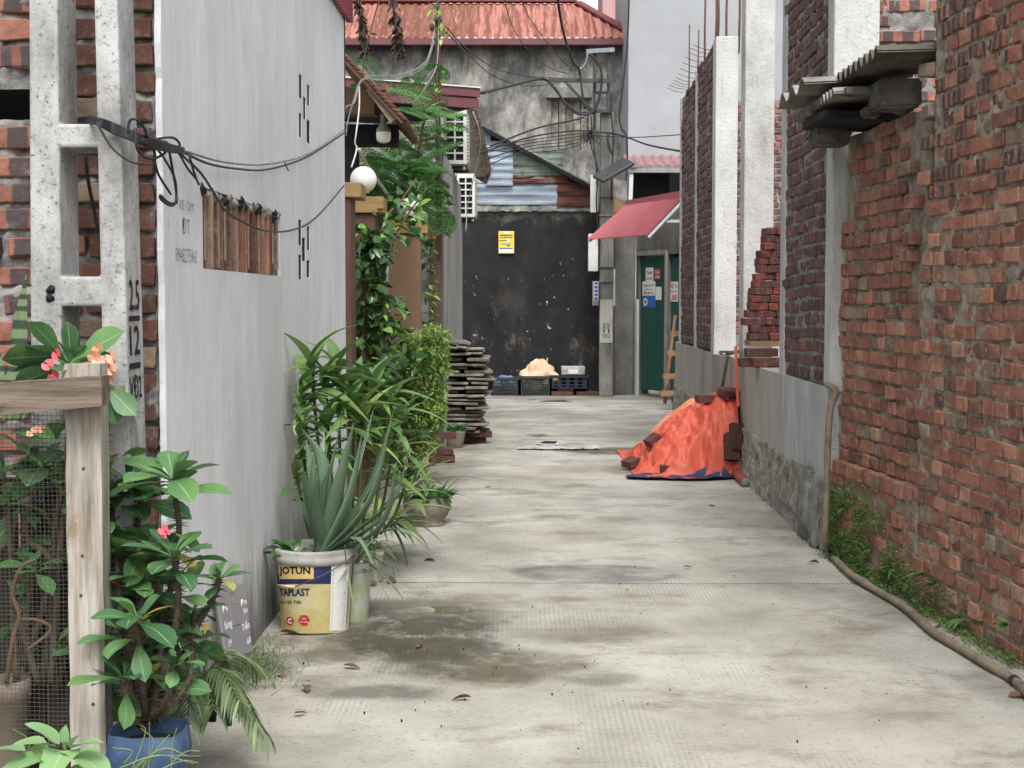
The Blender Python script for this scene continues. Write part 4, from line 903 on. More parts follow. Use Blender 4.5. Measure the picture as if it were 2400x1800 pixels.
# ------------------------------------------------------------------ garden frontage: brown pillars, caps, globes
def pillar(label, x0, x1, Y, dep, ztop, capov, m_shaft, caph=0.10, pxcap=None, group='brown gate pillars'):
    X0, X1 = P(x0, 700, Y).x, P(x1, 700, Y).x
    t = thing('gate_pillar', label, 'pillar', ((X0 + X1) / 2, Y + dep / 2, 0), group)
    boxpart(t, 'shaft', ((X0 + X1) / 2, Y + dep / 2, (ztop - caph) / 2), (X1 - X0, dep, ztop - caph), m_shaft, bev=.006)
    c0, c1 = (P(pxcap[0], 500, Y - capov).x, P(pxcap[1], 500, Y - capov).x) if pxcap else (X0 - capov, X1 + capov)
    boxpart(t, 'cap', ((c0 + c1) / 2, Y + dep / 2, ztop - caph / 2 + .001), (c1 - c0, dep + 2 * capov, caph), m_cap, bev=.004)
    return t
zt = lambda y, Y: P(900, y, Y).z
pillar('narrow brown gate pillar tight against the far end of the grey plaster wall', 795, 823, 8.30, 0.26, zt(428, 8.3), 0.02, m_pillar_d, 0.085, (795, 846))
pillar('brown gate pillar carrying the nearer white globe lamp', 812, 880, 9.10, 0.20, zt(462, 9.1), 0.03, m_pillar_d, 0.10, (812, 899))
pillar('wide brown gate pillar carrying the farther white globe lamp', 912, 986, 10.30, 0.10, zt(523, 10.3), 0.03, m_pillar, 0.075, (905, 1001))
pillar('slim dark brown post at the street edge beyond the fluffy shrub', 1007, 1020, 11.25, 0.05, zt(540, 11.25), 0.015, m_pillar_d, 0.07, (1002, 1021))
for (x, y, r, Y, lb) in ((852, 421, 31, 9.14, 'white globe lamp on the nearer brown pillar'), (958, 491, 27, 10.34, 'white globe lamp half hidden by leaves on the wide pillar')):
    p = P(x, y, Y); R = r / F * Y; t = thing('globe_lamp', lb, 'lamp', p - Vector((0, 0, R)), 'white globe lamps')
    mb = MB(); mb.lathe([(max(.0005, R * sin(pi * i / 16)), -R * cos(pi * i / 16)) for i in range(17)], p, 28); mb.build('globe', m_globe, t)
    mb = MB(); mb.lathe([(R * .42, -R * 1.0), (R * .42, -R * .86), (R * .3, -R * .84)], p, 16); mb.build('collar', m_offwhite, t)
t = thing('pale_board_panel', 'pale timber panel low between the wide pillar and slim post', 'panel', P(990, 1000, 10.9) * Vector((1, 1, 0)) if False else (P(990, 1000, 10.9).x, 10.9, 0))
for i in range(3):
    a, b = P(972 + i * 11, 1000, 10.9).x, P(972 + i * 11 + 10.4, 1000, 10.9).x; boxpart(t, 'plank', ((a + b) / 2, 10.9, 0.34), (b - a, 0.02, 0.66), m_palewood)
# garden wall behind the plants
t = thing('garden_wall', 'low brown garden wall behind the climbing plants', 'wall', (-1.05, 9.5, 0))
GW = Fr((-1.10, 8.60), (-0.94, 11.2)); mb = MB(); mb.fbox(GW, 0, GW.len, 0, 1.25, -0.12, 0); mb.build('wall_body', m_pillar_d, t)
# tiled lych roof over the gate
t = thing('tiled_gate_roof', 'small clay tiled roof with pale rafters over the garden gate', 'roof', (-1.1, 9.7, 2.2))
ra, rb = P(790, 118, 9.2), P(946, 284, 9.2); sd = (rb - ra); rn = Vector((sd.z, 0, -sd.x)).normalized(); rn = rn if rn.z > 0 else -rn
mb = MB(); mb.prism([ra, rb, rb + Vector((0, 1.3, 0)), ra + Vector((0, 1.3, 0))], rn * -0.02, rn * 0.005); mb.build('roof_deck', m_pillar_d, t)
sdn = sd.normalized(); NT_ = 17
for j in range(1):
    for i in range(NT_):
        p = ra + sd * (i / NT_) + Vector((0, j * 0.06, 0)); e = ra + sd * ((i + 1.35) / NT_); mb = MB()
        mb.tube([p + rn * 0.006, e + rn * 0.016], 0.012 if i > 8 else .008, 8); mb.build('verge_tile', m_tile, t)
for i in range(11):
    mb = MB(); y = 9.26 + i * 0.11; mb.tube([ra + Vector((0, y - 9.2, 0)) + rn * 0.0, rb + Vector((0, y - 9.2, 0)) + rn * 0.0], 0.03, 8); mb.build('tile_row', m_tile, t)
a, b = P(868, 205, 9.25), P(925, 282, 9.25); mb = MB(); mb.bar(a, b, 0.05, 0.062); mb.build('rafter', m_eave, t)
a, b = P(835, 160, 9.6), P(935, 285, 9.6); mb = MB(); mb.bar(a, b, 0.06, 0.07); mb.build('rafter', m_eave, t)
p0, p1 = P(800, 266, 9.5), P(877, 207, 9.5); mb = MB(); mb.box(((p0.x + p1.x) / 2, 9.6, (p0.z + p1.z) / 2), (p1.x - p0.x, 0.2, p1.z - p0.z)); mb.build('beam', m_pillar, t)
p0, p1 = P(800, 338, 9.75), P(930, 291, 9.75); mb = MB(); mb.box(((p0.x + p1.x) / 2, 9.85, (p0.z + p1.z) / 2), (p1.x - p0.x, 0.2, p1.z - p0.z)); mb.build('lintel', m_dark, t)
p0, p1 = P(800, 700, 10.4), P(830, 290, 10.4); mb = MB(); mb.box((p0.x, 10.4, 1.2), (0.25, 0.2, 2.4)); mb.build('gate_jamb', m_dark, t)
p = P(899, 336, 9.45); R = 17 / F * 9.45; t2 = thing('bulb_lamp', 'white frosted bulb hanging under the tiled gate roof', 'lamp', p)
mb = MB(); mb.lathe([(0.001, 0), (R * .6, R * .10), (R * .9, R * .35), (R, R * .8), (R, R * 1.5)], p, 20); mb.build('diffuser', m_globe, t2)
mb = MB(); mb.lathe([(R, R * 1.5), (R * .98, R * 1.9), (R * .55, R * 2.5), (R * .4, R * 2.7), (R * .4, R * 3.9)], p, 20); mb.build('bulb_body', m_eave, t2)
# grey service wires gathered on the gate roof
gwire = thing('service_wires', 'thin grey service wires draped from the rusty post to the tiled gate roof', 'wire', P(845, 190, 9.1))
for k in range(3):
    wire(gwire, [P(1020, 70 + 8 * k, 11.5), P(1000, 140 + 5 * k, 11.2), P(960, 168 + 4 * k, 10.5), P(915, 178 + 4 * k, 9.8), P(872, 178 + 3 * k, 9.1), P(845, 190 + 2 * k, 9.05), P(830, 230 + 3 * k, 8.9), P(816, 280, 8.6), P(811, 310 + 4 * k, 8.35)], 0.0035, m_cable_g)
wire(gwire, [P(1028, 60, 11.5), P(1024, 150, 11.4), P(1000, 200, 11.3), P(975, 235, 11.2), P(955, 242, 11.1)], 0.004, m_cable_g)
wire(gwire, [P(842, 195, 9.05), P(842, 250, 9.0), P(835, 310, 8.9), P(832, 335, 8.9), P(836, 350, 8.9), P(824, 392, 8.8)], 0.005, m_white)
wire(gwire, [P(808, 262, 8.4), P(812, 250, 8.5), P(830, 240, 8.8), P(842, 195, 9.05)], 0.005, m_cable_g)
wire(gwire, [P(842, 350, 9.2), P(862, 390, 9.6), P(890, 430, 9.9), P(915, 465, 10.2)], 0.012, m_offwhite)

# ------------------------------------------------------------------ rusty pipe post with bits of vine
rp = thing('rusty_post', 'thin rusty square post standing behind the plants, wires tied to its top', 'post', (P(1025, 560, 11.6).x, 11.6, 0))
mb = MB(); a = P(1026, 40, 11.6); mb.box((a.x, 11.6, a.z / 2), (0.042, 0.042, a.z)); mb.build('post_body', m_rebar, rp)
mb = MB(); a2 = P(1027, -20, 11.6); mb.tube([a, a2], 0.012, 6); mb.build('upper_rod', m_darksteel, rp)
mb = MB(); p = P(1027, 50, 11.58); mb.lathe([(0.001, .06), (0.03, .035), (0.034, 0.0)], p, 12); mb.build('post_cap', m_darksteel, rp)
mb = MB(); p = P(1013, 64, 11.58); mb.lathe([(0.001, -.035), (0.018, -.02), (0.02, 0), (0.015, .025), (0.001, .034)], p, 12); mb.build('insulator', m_pillar_d, rp)

# ------------------------------------------------------------------ house with air conditioners
ah = thing('clad_house', 'narrow house with grey metal cladding and maroon fascia behind the garden', 'house', (-1.2, 14, 0))
LH = Fr((-0.60, 11.7), (-0.605, 16.9)); lhl = LH.len
mb = MB(); corrugated(mb, LH.pt(0.30, 0.0, 0.0), LH.u, (0, 0, 1), LH.n, lhl - 0.30, 2.55, 0.42, 0.035, 0.0, True); mb.build('cladding', m_greyclad, ah)
mb = MB(); X = P(1037, 800, 11.75).x; mb.box((X - 0.028, 11.8, 0.93), (0.055, 0.12, 1.86)); mb.build('edge_pier', m_concrete_grey, ah)
mb = MB(); mb.box((-1.5, 15.0, 1.25), (1.7, 3.6, 2.5)); mb.build('house_core', m_oldwall, ah)
fa, fb = P(925, 222, 13.25), P(1122, 228, 13.65); FF = Fr((fa.x, fa.y), (fb.x, fb.y)); fz = FF.hit(1030, 201)[1]; fz2 = FF.hit(1030, 248)[1]
mb = MB(); mb.fbox(FF, -0.6, FF.len, fz2 + (fz - fz2) * 0.56, fz, -0.02, 0.03); mb.fbox(FF, -0.6, FF.len - 0.01, fz2, fz2 + (fz - fz2) * 0.46, -0.02, 0.02); mb.fbox(FF, -0.6, FF.len - 0.02, fz2 + 0.02, fz - 0.01, -0.03, 0.004); mb.build('fascia', m_maroon, ah)
mb = MB(); mb.fbox(FF, -0.6, FF.len, fz, fz + 0.012, -1.6, 0.045); mb.build('roof_edge', m_whitepaint, ah)
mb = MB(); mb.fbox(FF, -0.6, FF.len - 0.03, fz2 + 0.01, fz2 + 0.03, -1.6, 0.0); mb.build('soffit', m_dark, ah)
# slate hung gable with ragged edge
mb = MB(); SY = 17.1
p = [P(x, y, SY) for x, y in ((1085, 250), (1118, 258), (1130, 300), (1142, 350), (1150, 400), (1140, 428), (1090, 400), (1060, 400), (1060, 250))]
mb.prism(p, (0, 0.0, 0), (0, 0.25, 0)); mb.build('slate_gable', m_slate, ah)
for i in range(10):
    y = 262 + i * 16; x1 = 1112 + min(38, i * 5.2); a, b = P(1070, y, SY - .03), P(x1, y + 1, SY - .03); mb = MB(); mb.box(((a.x + b.x) / 2, SY - 0.02, (a.z + b.z) / 2), (b.x - a.x, 0.018, 0.078), Euler((0.1, rnd.uniform(-.02, .02), 0)).to_matrix()); mb.build('slate_course', m_slate, ah)
mb = MB()
for i in range(130):
    t_ = rnd.random(); x = 1108 + 40 * t_ + rnd.gauss(0, 4); y = 255 + 165 * t_ + rnd.gauss(0, 8); p = P(x, y, SY - 0.05)
    mb.tube([p, p + Vector((rnd.gauss(0, .04), rnd.gauss(0, .03), rnd.gauss(-.03, .05)))], 0.003, 4)
mb.build('dry_creeper', m_twig, ah, kind='stuff')
def aircon(label, x0, x1, xs, y0, y1, Y, rows):
    X0, X1 = P(x0, 400, Y).x, P(x1, 400, Y).x; z0, z1 = P(x0, y1, Y).z, P(x0, y0, Y).z; D = 0.75
    t = thing('air_conditioner', label, 'air conditioner', ((X0 + X1) / 2, Y + D / 2, z0), 'air conditioner units on the clad house')
    fr = Fr((X0, Y), (X1, Y)); W = X1 - X0; Hh = z1 - z0; holes = []
    for r in range(rows):
        for cc in range(2):
            u = W * (0.12 + cc * 0.40); z = z0 + Hh * (0.07 + 0.86 * r / rows); holes.append((u, u + W * 0.33, z, z + Hh * 0.86 / rows * 0.80))
    mb = MB(); wall_holes(mb, fr, 0, W, z0, z1, holes, -0.03, 0); o = mb.build('end_grille', m_white, t)
    mb = MB(); mb.box(((X0 + X1) / 2, Y + D / 2 + 0.035, (z0 + z1) / 2), (W - .004, D - .07, Hh - .004)); mb.build('casing', m_offwhite, t)
    mb = MB(); mb.box(((X0 + X1) / 2, Y + 0.033, (z0 + z1) / 2), (W - .03, 0.004, Hh - .03)); mb.build('coil', m_darkgrille, t)
    mb = MB(); mb.box(((X0 + X1) / 2, Y + 0.2, z0 - 0.02), (W * 1.05, 0.035, 0.03)); mb.box(((X0 + X1) / 2, Y + 0.6, z0 - 0.02), (W * 1.05, 0.035, 0.03)); mb.box((X0 + .02, Y + 0.4, z0 - .021), (0.03, .42, .028)); mb.build('bracket', m_darksteel, t)
    for i in range(14):
        zz_ = z0 + Hh * (0.06 + 0.88 * i / 14); mb = MB(); mb.box((X1 + 0.006, Y + 0.42, zz_ + Hh * .02), (0.012, 0.5, Hh * 0.035)); mb.build('front_slat', m_white, t)
    mb = MB(); mb.lathe([(0.012, 0), (0.016, 0.02), (0.008, 0.035)], (X1 - 0.03, Y + .1, z0 - 0.05), 8); mb.build('drain_spout', m_white, t)
    return t
aircon('upper white air conditioner unit under the maroon fascia', 1040, 1094, 1110, 256, 384, 14.3, 6)
aircon('lower white air conditioner unit just left of the patched tin wall', 1071, 1113, 1124, 407, 508, 16.6, 6)
wr = thing('thin_white_wire', 'thin white wire looping down past the lower air conditioner', 'wire', P(1112, 420, 14))
wire(wr, [P(1108, 262, 14.1), P(1122, 300, 14.2), P(1125, 350, 14.6), P(1112, 410, 15.5), P(1096, 480, 16.3), P(1092, 543, 16.4)], 0.005, m_white)

# ------------------------------------------------------------------ stack of old boards
bs = thing('board_stack', 'tall untidy stack of grey weathered boards resting on red bricks', 'stack', (P(1090, 1040, 12.9).x, 13.2, 0))
zb = P(1090, 1012, 12.9).z; ztp = P(1090, 800, 12.9).z; z = zb; i = 0
while z < ztp:
    th = rnd.uniform(.018, .032); t_ = (z - zb) / (ztp - zb)
    xr = P(1128 + 16 * sin(t_ * 2.4) + rnd.uniform(-12, 6), 900, 12.8).x; xl = P(1030 + rnd.uniform(-6, 4), 900, 12.8).x
    if t_ > 0.9: xr = P(1095, 900, 12.8).x
    sp = rnd.random() < 0.6; xm = xl + (xr - xl) * rnd.uniform(.35, .7)
    for (a, b) in (((xl, xm - .006), (xm + .006, xr)) if sp else ((xl, xr),)):
        mb = MB(); L = rnd.uniform(.7, 1.1); yaw = rnd.gauss(0, .06)
        n = 6
        def top(a_, b_, a=a, b=b): return None
        mb.box(((a + b) / 2, 12.8 + L / 2 + rnd.uniform(-.09, .05), z + th / 2), (b - a, L, th * rnd.uniform(.75, 1.0)), Euler((rnd.gauss(0, .012), rnd.gauss(0, .022) + (0.12 if t_ > .92 else 0), yaw)).to_matrix())
        o = mb.build('board', m_board, bs); bevel(o, .005)
    z += th + rnd.uniform(.004, .017); i += 1
for (x, y, zz_) in ((1125, 13.0, 0.09), (1110, 13.05, 0.03), (1060, 13.0, .03), (1066, 13.0, .09), (1060, 13.7, .05), (1118, 13.7, .05)):
    link('support_brick', brick_mesh('s', m_brick_loose, rnd.randrange(7)), bs, Matrix.Translation((P(x, 1000, 12.8).x, y - .1, zz_)) @ Euler((0, 0, rnd.gauss(0, .15))).to_matrix().to_4x4())
for (xa, ya, xb, yb) in ((1037, 800, 1060, 815), (1042, 795, 1068, 825)):
    mb = MB(); mb.bar(P(xa - 6, ya - 6, 13.2), P(xb, yb + 8, 12.9), 0.05, 0.018); mb.build('leaning_board', m_board, bs)
# ------------------------------------------------------------------ broken roofing sheets on the old wall
def sheet(label, x, y0, y1, z, wid, pitch, amp, tilt, mat, zslope=0.0, sub=0.0):
    t0 = Vector((x, y0, z)); du = Vector((0, y1 - y0, zslope)); dv = Vector((1, 0.02, tilt))
    mb = MB(); corrugated(mb, t0, du, dv, Vector((-tilt, 0, 1)), du.length, wid, pitch, amp, 0.009, False, 3, 0.0)
    return mb.build('roofing_sheet', mat, label=label, cat='roofing sheet', group='broken roofing sheets on the brick wall')
pa = P(2056, 112, 6.0)
sheet('large grey corrugated roofing sheet lying on top of the brick wall, nearest', pa.x, 6.0, 6.85, pa.z - .01, 0.30, 0.098, 0.024, 0.03, m_asb_d)
pb = P(1942, 222, 6.6); sheet('narrow finely waved roofing sheet wedged under the large one', pb.x, 6.5, 6.95, pb.z, 0.34, 0.07, 0.02, 0.05, m_asb)
pc = P(1843, 238, 7.15); sheet('farthest roofing sheet, wide waved and jutting out over the alley', pc.x, 6.72, 7.42, pc.z + .03, 0.4, 0.24, 0.03, 0.05, m_asb)
pd = P(1884, 265, 7.1); sheet('lowest short roofing sheet sticking out below the wide waved one', pd.x, 6.95, 7.3, pd.z, 0.3, 0.07, 0.02, 0.03, m_asb)
for (x0, x1, y0, y1, Y, d, lb) in ((2062, 2164, 182, 250, 6.3, 0.22, 'rough grey concrete block wedged under the large roofing sheet'), (1917, 1995, 292, 338, 7.0, 0.2, 'dark squared block at the far top corner of the brick wall'), (2030, 2070, 246, 272, 6.5, 0.12, 'small rounded stone between block and wall top')):
    a, b = P(x0, y1, Y), P(x1, y0, Y); bm = bmesh.new(); bmesh.ops.create_cube(bm, size=1.0); bmesh.ops.subdivide_edges(bm, edges=bm.edges[:], cuts=4, use_grid_fill=True)
    o_ = Vector(((a.x + b.x) / 2, Y + d / 2, a.z))
    for v in bm.verts:
        v.co = Vector((v.co.x * (b.x - a.x), v.co.y * d, (v.co.z + .5) * (b.z - a.z))); v.co += Vector((1, 1, 1)) * 0.006 * fbm(v.co + o_, 9, 3)
    bmesh.ops.bevel(bm, geom=[e for e in bm.edges if e.calc_face_angle(0) > 0.8], offset=0.012, segments=2, affect='EDGES')
    me = bpy.data.meshes.new('b'); bm.to_mesh(me); bm.free(); me.materials.append(m_asb_d); o = link('wall_block', me, None, Matrix.Translation(o_)); _props(o, lb, 'block')
mb = MB(); a, b = P(1905, 290, 6.9), P(2036, 262, 6.9); mb.box(((a.x + b.x) / 2 + .05, 6.9, a.z + .01), (b.x - a.x + .1, 0.5, 0.035), Euler((0, 0.03, 0)).to_matrix())
mb.build('dark_plank', m_dark, label='dark plank under the jutting roofing sheets', cat='plank')
mb = MB(); mb.box(((a.x + b.x) / 2 + .08, 6.75, a.z + .085), (b.x - a.x + .05, 0.6, 0.03), Euler((0, 0.05, 0)).to_matrix()); mb.build('dark_plank', m_asb_d, label='thin grey slab stacked between dark plank and roofing sheets', cat='plank')

# ------------------------------------------------------------------ brick pile on the plinth
bp = thing('brick_pile', 'sloping pile of new red bricks stacked in the open bay', 'brick pile', (1.95, 10.05, PZ))
mb = MB(); a = P(1753, 852, 9.75)
BPF = Fr((P(1752, 800, 9.75).x, 9.75), (P(1752, 800, 9.75).x + 0.9, 9.75)); zb = BPF.hit(1760, 798)[1]; ztop = BPF.hit(1800, 528)[1]
rows = int((ztop - zb) / 0.0505); items = []
for r in range(rows):
    t_ = r / rows; x0 = BPF.hit(1752 + (8 if r < 2 else -3) + 52 * max(0, (t_ - .12) / .88), 700)[0] + rnd.uniform(-.004, .004)
    u = x0
    while u < 0.75:
        items.append(('t', m_brick_pile, u + .032, zb + r * 0.0505 + .025, rnd.gauss(-0.02 * t_, .006), rnd.gauss(0, .03), rnd.gauss(0, .008), 1.0, 1.08)); u += 0.064
lay(bp, BPF, items, 250)
mb = MB(); mb.fbox(BPF, 0.32, 0.7, zb, ztop - .1, -0.45, -0.19); mb.build('pile_core', m_brick_pile, bp)
for k, (u, z, o, L) in enumerate(((0.13, PZ + .035, .06, 's'), (0.36, PZ + .035, .06, 's'), (0.10, PZ + .10, .03, 's'), (0.30, PZ + .035, -.1, 's'), (0.0, PZ + .035, 0.02, 'h'))):
    link('bearer_brick', brick_mesh(L, m_brick_loose, k), bp, BPF.mat(u, z, o))
mb = MB(); mb.fbox(BPF, 0.02, 0.7, zb - .04, zb - .002, -0.25, 0.0); mb.build('pallet_board', m_boardwood, bp)

# ------------------------------------------------------------------ tarpaulin heap
tp = thing('tarpaulin_heap', 'heap of material under a crumpled orange tarpaulin with blue underside against the plinth', 'tarpaulin', (1.3, 11.2, 0))
def th_h(X, Y):
    sx = max(0.0, min(1.0, (X - 0.92) / 0.54)); s2 = max(0.0, min(1.0, (X - 1.36) / 0.20)); sy = max(0.0, min(1.0, (Y - 10.42) / (0.85 - 0.52 * sx))); ey = max(0.0, min(1.0, (12.0 - Y) / 0.8))
    return (0.44 * sin(pi / 2 * sx) ** .95 + 0.11 * s2 * s2 * (3 - 2 * s2)) * (1 - (1 - sy) ** 2.0) * (ey ** .6)
def tarp(a, b, lift=0.0, wr=1.0):
    X = 0.89 + 0.77 * a; Y = 10.40 + 1.9 * b - 0.10 * sin(a * pi)
    h = th_h(X, Y)
    r = noise.noise(Vector((X * 4, Y * 3, 1))) * .025 + (.02 - abs(noise.noise(Vector((X * 7 + Y * 3, Y * 4 - X * 4, 3)))) * .07) + (.012 - abs(noise.noise(Vector((X * 15 - Y * 6, Y * 11 + X * 4, 9)))) * .04) + noise.noise(Vector((X * 34, Y * 27, 7))) * .006
    ang = atan2(Y - 11.15, X - 1.62); dd = sqrt((Y - 11.15) ** 2 * .5 + (X - 1.62) ** 2); r += .011 * min(1, dd / .25) * (1 - abs(((ang * 3.1 + .8 * noise.noise(Vector((X * 3, Y * 3, 5)))) % 1.0) * 2 - 1) * 1.6)
    e = min(1.0, h / 0.06)
    return Vector((X - r * .3 * e, Y - r * .4 * e, 0.012 + lift + h + r * e * wr))
mb = MB(); mb.grid(130, 150, tarp); mb.build('orange_sheet', m_tarp, tp)
mb = MB()
def skirt(a, b):
    X = 0.83 + 0.83 * a; Y = 10.34 + 0.22 * b - 0.12 * sin(a * pi); return Vector((X, Y, 0.010 + 0.022 * abs(noise.noise(Vector((X * 8, Y * 9, 2)))) + (0.012 if b == 0 else 0) + th_h(X, Y) * .8))
mb.grid(50, 6, skirt); mb.build('blue_skirt', m_tarp_navy, tp)
mb = MB()
def pale(a, b):
    X = 1.16 + 0.36 * a; Y = 11.6 + 0.6 * b; h = 0.12 + 0.31 * (a ** .7); return Vector((X, Y, 0.03 + h + .02 * noise.noise(Vector((X * 7, Y * 5, 1)))))
mb.grid(24, 24, pale); mb.build('pale_sheet', m_tarp_pale, tp)
mb = MB()
def blue2(a, b):
    X = 1.02 + 0.24 * a; Y = 11.5 + 0.6 * b; return Vector((X, Y, 0.015 + 0.14 * a + .02 * noise.noise(Vector((X * 12, Y * 9, 1)))))
mb.grid(12, 12, blue2); mb.build('blue_corner', m_tarp_blue, tp)
def pt_on(px, py, Y0):                                             # point of the heap under a pixel
    best = None
    for i in range(200):
        Y = 9.6 + i * 0.015; p = P(px, py, Y); hh = max(0.0, tarp((p.x - .89) / .77, (Y - 10.4) / 1.9).z if p.x > .89 and Y > 10.38 else 0.0)
        if p.z <= hh: return Vector((p.x, Y, hh))
    return G(px, py)
LB = [(1491, 1104, 'h', (0, -.3, .6), 'loose brick at the left foot of the orange tarpaulin'), (1582, 1119, 'g', (0.05, 0, .06), 'loose brick lying at the front hem of the orange tarpaulin'),
      (1536, 1042, 'h', (0, -.6, .3), 'loose brick on the pale sheet behind the orange tarpaulin'), (1722, 938, 's', (.2, .1, .5), 'loose brick weighing down the peak of the orange tarpaulin'), (1665, 945, 's', (0, 0, .1), 'loose brick behind the peak of the orange tarpaulin'),
      (1712, 1070, 'hollow', (1.2, 0, .2), 'hollow ribbed brick leaning on the right side of the orange tarpaulin'), (1725, 1045, 'hollow', (1.35, 0, .25), 'hollow ribbed brick tucked in a fold above the other ribbed one')]
for (x, y, kd, rot, lb) in LB:
    p = pt_on(x, y, 11) if (kd not in 'gh' or y < 1080) else G(x, y) + Vector((0, .05, .03)); R_ = Euler(rot).to_matrix().to_4x4()
    if kd in 'sgh':
        o = link('loose_brick', brick_mesh('h' if kd == 'h' else 's', m_brick_loose, rnd.randrange(7)), None, Matrix.Translation(p + Vector((0, -0.05, .03))) @ R_)
    else:
        mb = MB(); mb.box((0, 0, 0), (0.10, 0.055, 0.20))
        for q in range(4): mb.box((-.036 + q * .024, -.031, 0), (0.012, 0.008, 0.198))
        me = mb.mesh('hollow_brick', m_brick_loose); o = link('hollow_brick', me, None, Matrix.Translation(p + Vector((0, -0.05, .06))) @ Euler((-.35, .1, rot[2])).to_matrix().to_4x4())
    _props(o, lb, 'brick', 'loose bricks on the tarpaulin')
t = thing('red_tube', 'short red pipe offcut lying by the rough plinth foot', 'pipe', G(1735, 1135))
a, b = G(1722, 1118) + Vector((0, 0, .035)), G(1748, 1143) + Vector((0, 0, .035)); mb = MB(); mb.tube([a, b], 0.035, 14, cap=False); mb.build('pipe_wall', m_redtube, t); mb = MB(); mb.tube([b - (b - a) * .02, b + (b - a) * 0.002], 0.0335, 14); mb.build('pipe_fill', m_patch, t)
# pole and strap leaning on the plinth
mb = MB(); mb.tube([RC.pt(uy(11.35), 0.30, 0.10), RC.pt(uy(11.2), PZ + .02, 0.03)], 0.012, 8); mb.build('black_rod', m_darksteel, label='dark rod leaning against the plinth above the tarpaulin', cat='rod')
mb = MB(); u, z = RC.hit(1728, 830); mb.bar(RC.pt(uy(10.5), 0.95, 0.06), RC.pt(uy(10.42), 0.52, 0.05), 0.022, 0.004); mb.bar(RC.pt(uy(10.5), 0.95, 0.06), RC.pt(uy(10.52), 1.0, -0.05), 0.02, 0.004); mb.build('orange_strap', m_tarp, label='orange strap hanging down the plinth to the tarpaulin', cat='strap')
for j, (x0, y0, x1, y1, lb) in enumerate(((1676, 832, 1738, 826, 'pale timber batten resting along the plinth top'), (1690, 838, 1755, 818, 'second thin batten crossing the first on the plinth top'))):
    mb = MB(); mb.bar(RC.pt(*RC.hit(x0, y0 - 2), -0.05) + Vector((0, 0, .02)), P(x1, y1, 10.3), 0.03, 0.02); mb.build('timber_batten', m_asb, label=lb, cat='batten')

# ------------------------------------------------------------------ hose along the wall foot
hs_ = thing('drain_hose', 'long beige hose running down the wall corner and along the mossy wall foot', 'hose', G(1960, 1320))
pts = [RC.pt(uy(7.30), 0.86, .02), P(1960, 918, 7.15), P(1946, 960, 7.12), P(1940, 1050, 7.12), P(1937, 1180, 7.12), P(1934, 1265, 7.12)]
pts += [G(1944, 1296, .02), G(1964, 1318, .018), G(2000, 1350, .018), G(2062, 1388, .018), G(2122, 1424, .018), G(2184, 1478, .018), G(2250, 1518, .018), G(2322, 1562, .018), G(2384, 1600, .018), G(2440, 1668, .018)]
mb = MB(); mb.tube(spline(pts, 8), 0.0165, 10); mb.build('hose_body', m_hose, hs_)
for (x, y, x2, y2) in ((1946, 1300, 1952, 1308), (2376, 1594, 2382, 1599)):
    mb = MB(); mb.tube([G(x, y, .018), G(x2, y2, .018)], 0.0195, 10); mb.build('hose_band', m_black_p, hs_)

# ------------------------------------------------------------------ timber ladder at the far plinth end
ld = thing('timber_ladder', 'rough timber ladder leaning beside the green door', 'ladder', G(1562, 940))
LY = 16.9
for (xa, xb) in ((1558, 1583), (1577, 1602)):
    mb = MB(); mb.bar(P(xa, 945, LY), P(xb, 740, LY + .5), 0.035, 0.03); mb.build('rail', m_boardwood, ld)
for i, (x, y) in enumerate(((1567, 922), (1572, 882), (1580, 828), (1585, 782))):
    a, b = P(x - 20 + i * 2, y, LY - .06), P(x + 20 - i * 2, y, LY - .03); mb = MB(); mb.bar(a, b, 0.07, 0.06); mb.build('rung', m_boardwood, ld)
bxt = thing('leaning_box', 'dark round tin by the plinth end behind the tarpaulin', 'tin', G(1605, 975)); mb = MB(); p = G(1612, 978); mb.lathe([(0.07, 0), (0.075, .1), (0.07, .22), (0.001, .22)], p, 16); mb.build('tin_body', m_darksteel, bxt)
# ------------------------------------------------------------------ far utility pole
P2Y = FY - 0.45
p2 = thing('far_utility_pole', 'grey concrete pole with painted numbers in front of the black wall corner', 'utility pole', (P(1421, 925, P2Y).x, P2Y + .1, 0))
bx = lambda x, y, Y=P2Y: P(x, y, Y)
xa, xb = bx(1405, 800).x, bx(1438, 800).x; zj = bx(1420, 262).z
mb = MB(); mb.box(((xa + xb) / 2, P2Y + .1, zj / 2), (xb - xa, .2, zj), tr=0.92); o = mb.build('pole_body', m_pole2, p2); bevel(o, .012)
for (x0, x1) in ((1391, 1398), (1424, 1431)):
    a, b = bx(x0, 300), bx(x1, 122); mb = MB(); mb.box(((a.x + b.x) / 2, P2Y + .1, (a.z + b.z) / 2), (b.x - a.x, .12, b.z - a.z)); mb.build('upper_leg', m_darksteel, p2)
for y in (145, 215):
    a, b = bx(1392, y), bx(1432, y); mb = MB(); mb.bar(a + Vector((0, .08, 0)), b + Vector((0, .08, 0)), .05, .03); mb.build('cross_tie', m_darksteel, p2)
mb = MB(); mb.bar(bx(1374, 121, P2Y - .02), bx(1440, 117, P2Y - .02), .06, .055); mb.build('top_channel', m_steel, p2)
mb = MB(); mb.bar(bx(1286, 187, P2Y - .05), bx(1432, 190, P2Y - .03), .05, .05); mb.build('cross_arm', m_darksteel, p2)
mb = MB(); mb.bar(bx(1323, 190, P2Y - .07), bx(1382, 252, P2Y - .04), .03, .03); mb.build('arm_stay', m_darksteel, p2)
mb = MB(); mb.bar(bx(1396, 260, P2Y - .03), bx(1435, 261, P2Y - .03), .05, .04); mb.build('lower_arm', m_darksteel, p2)
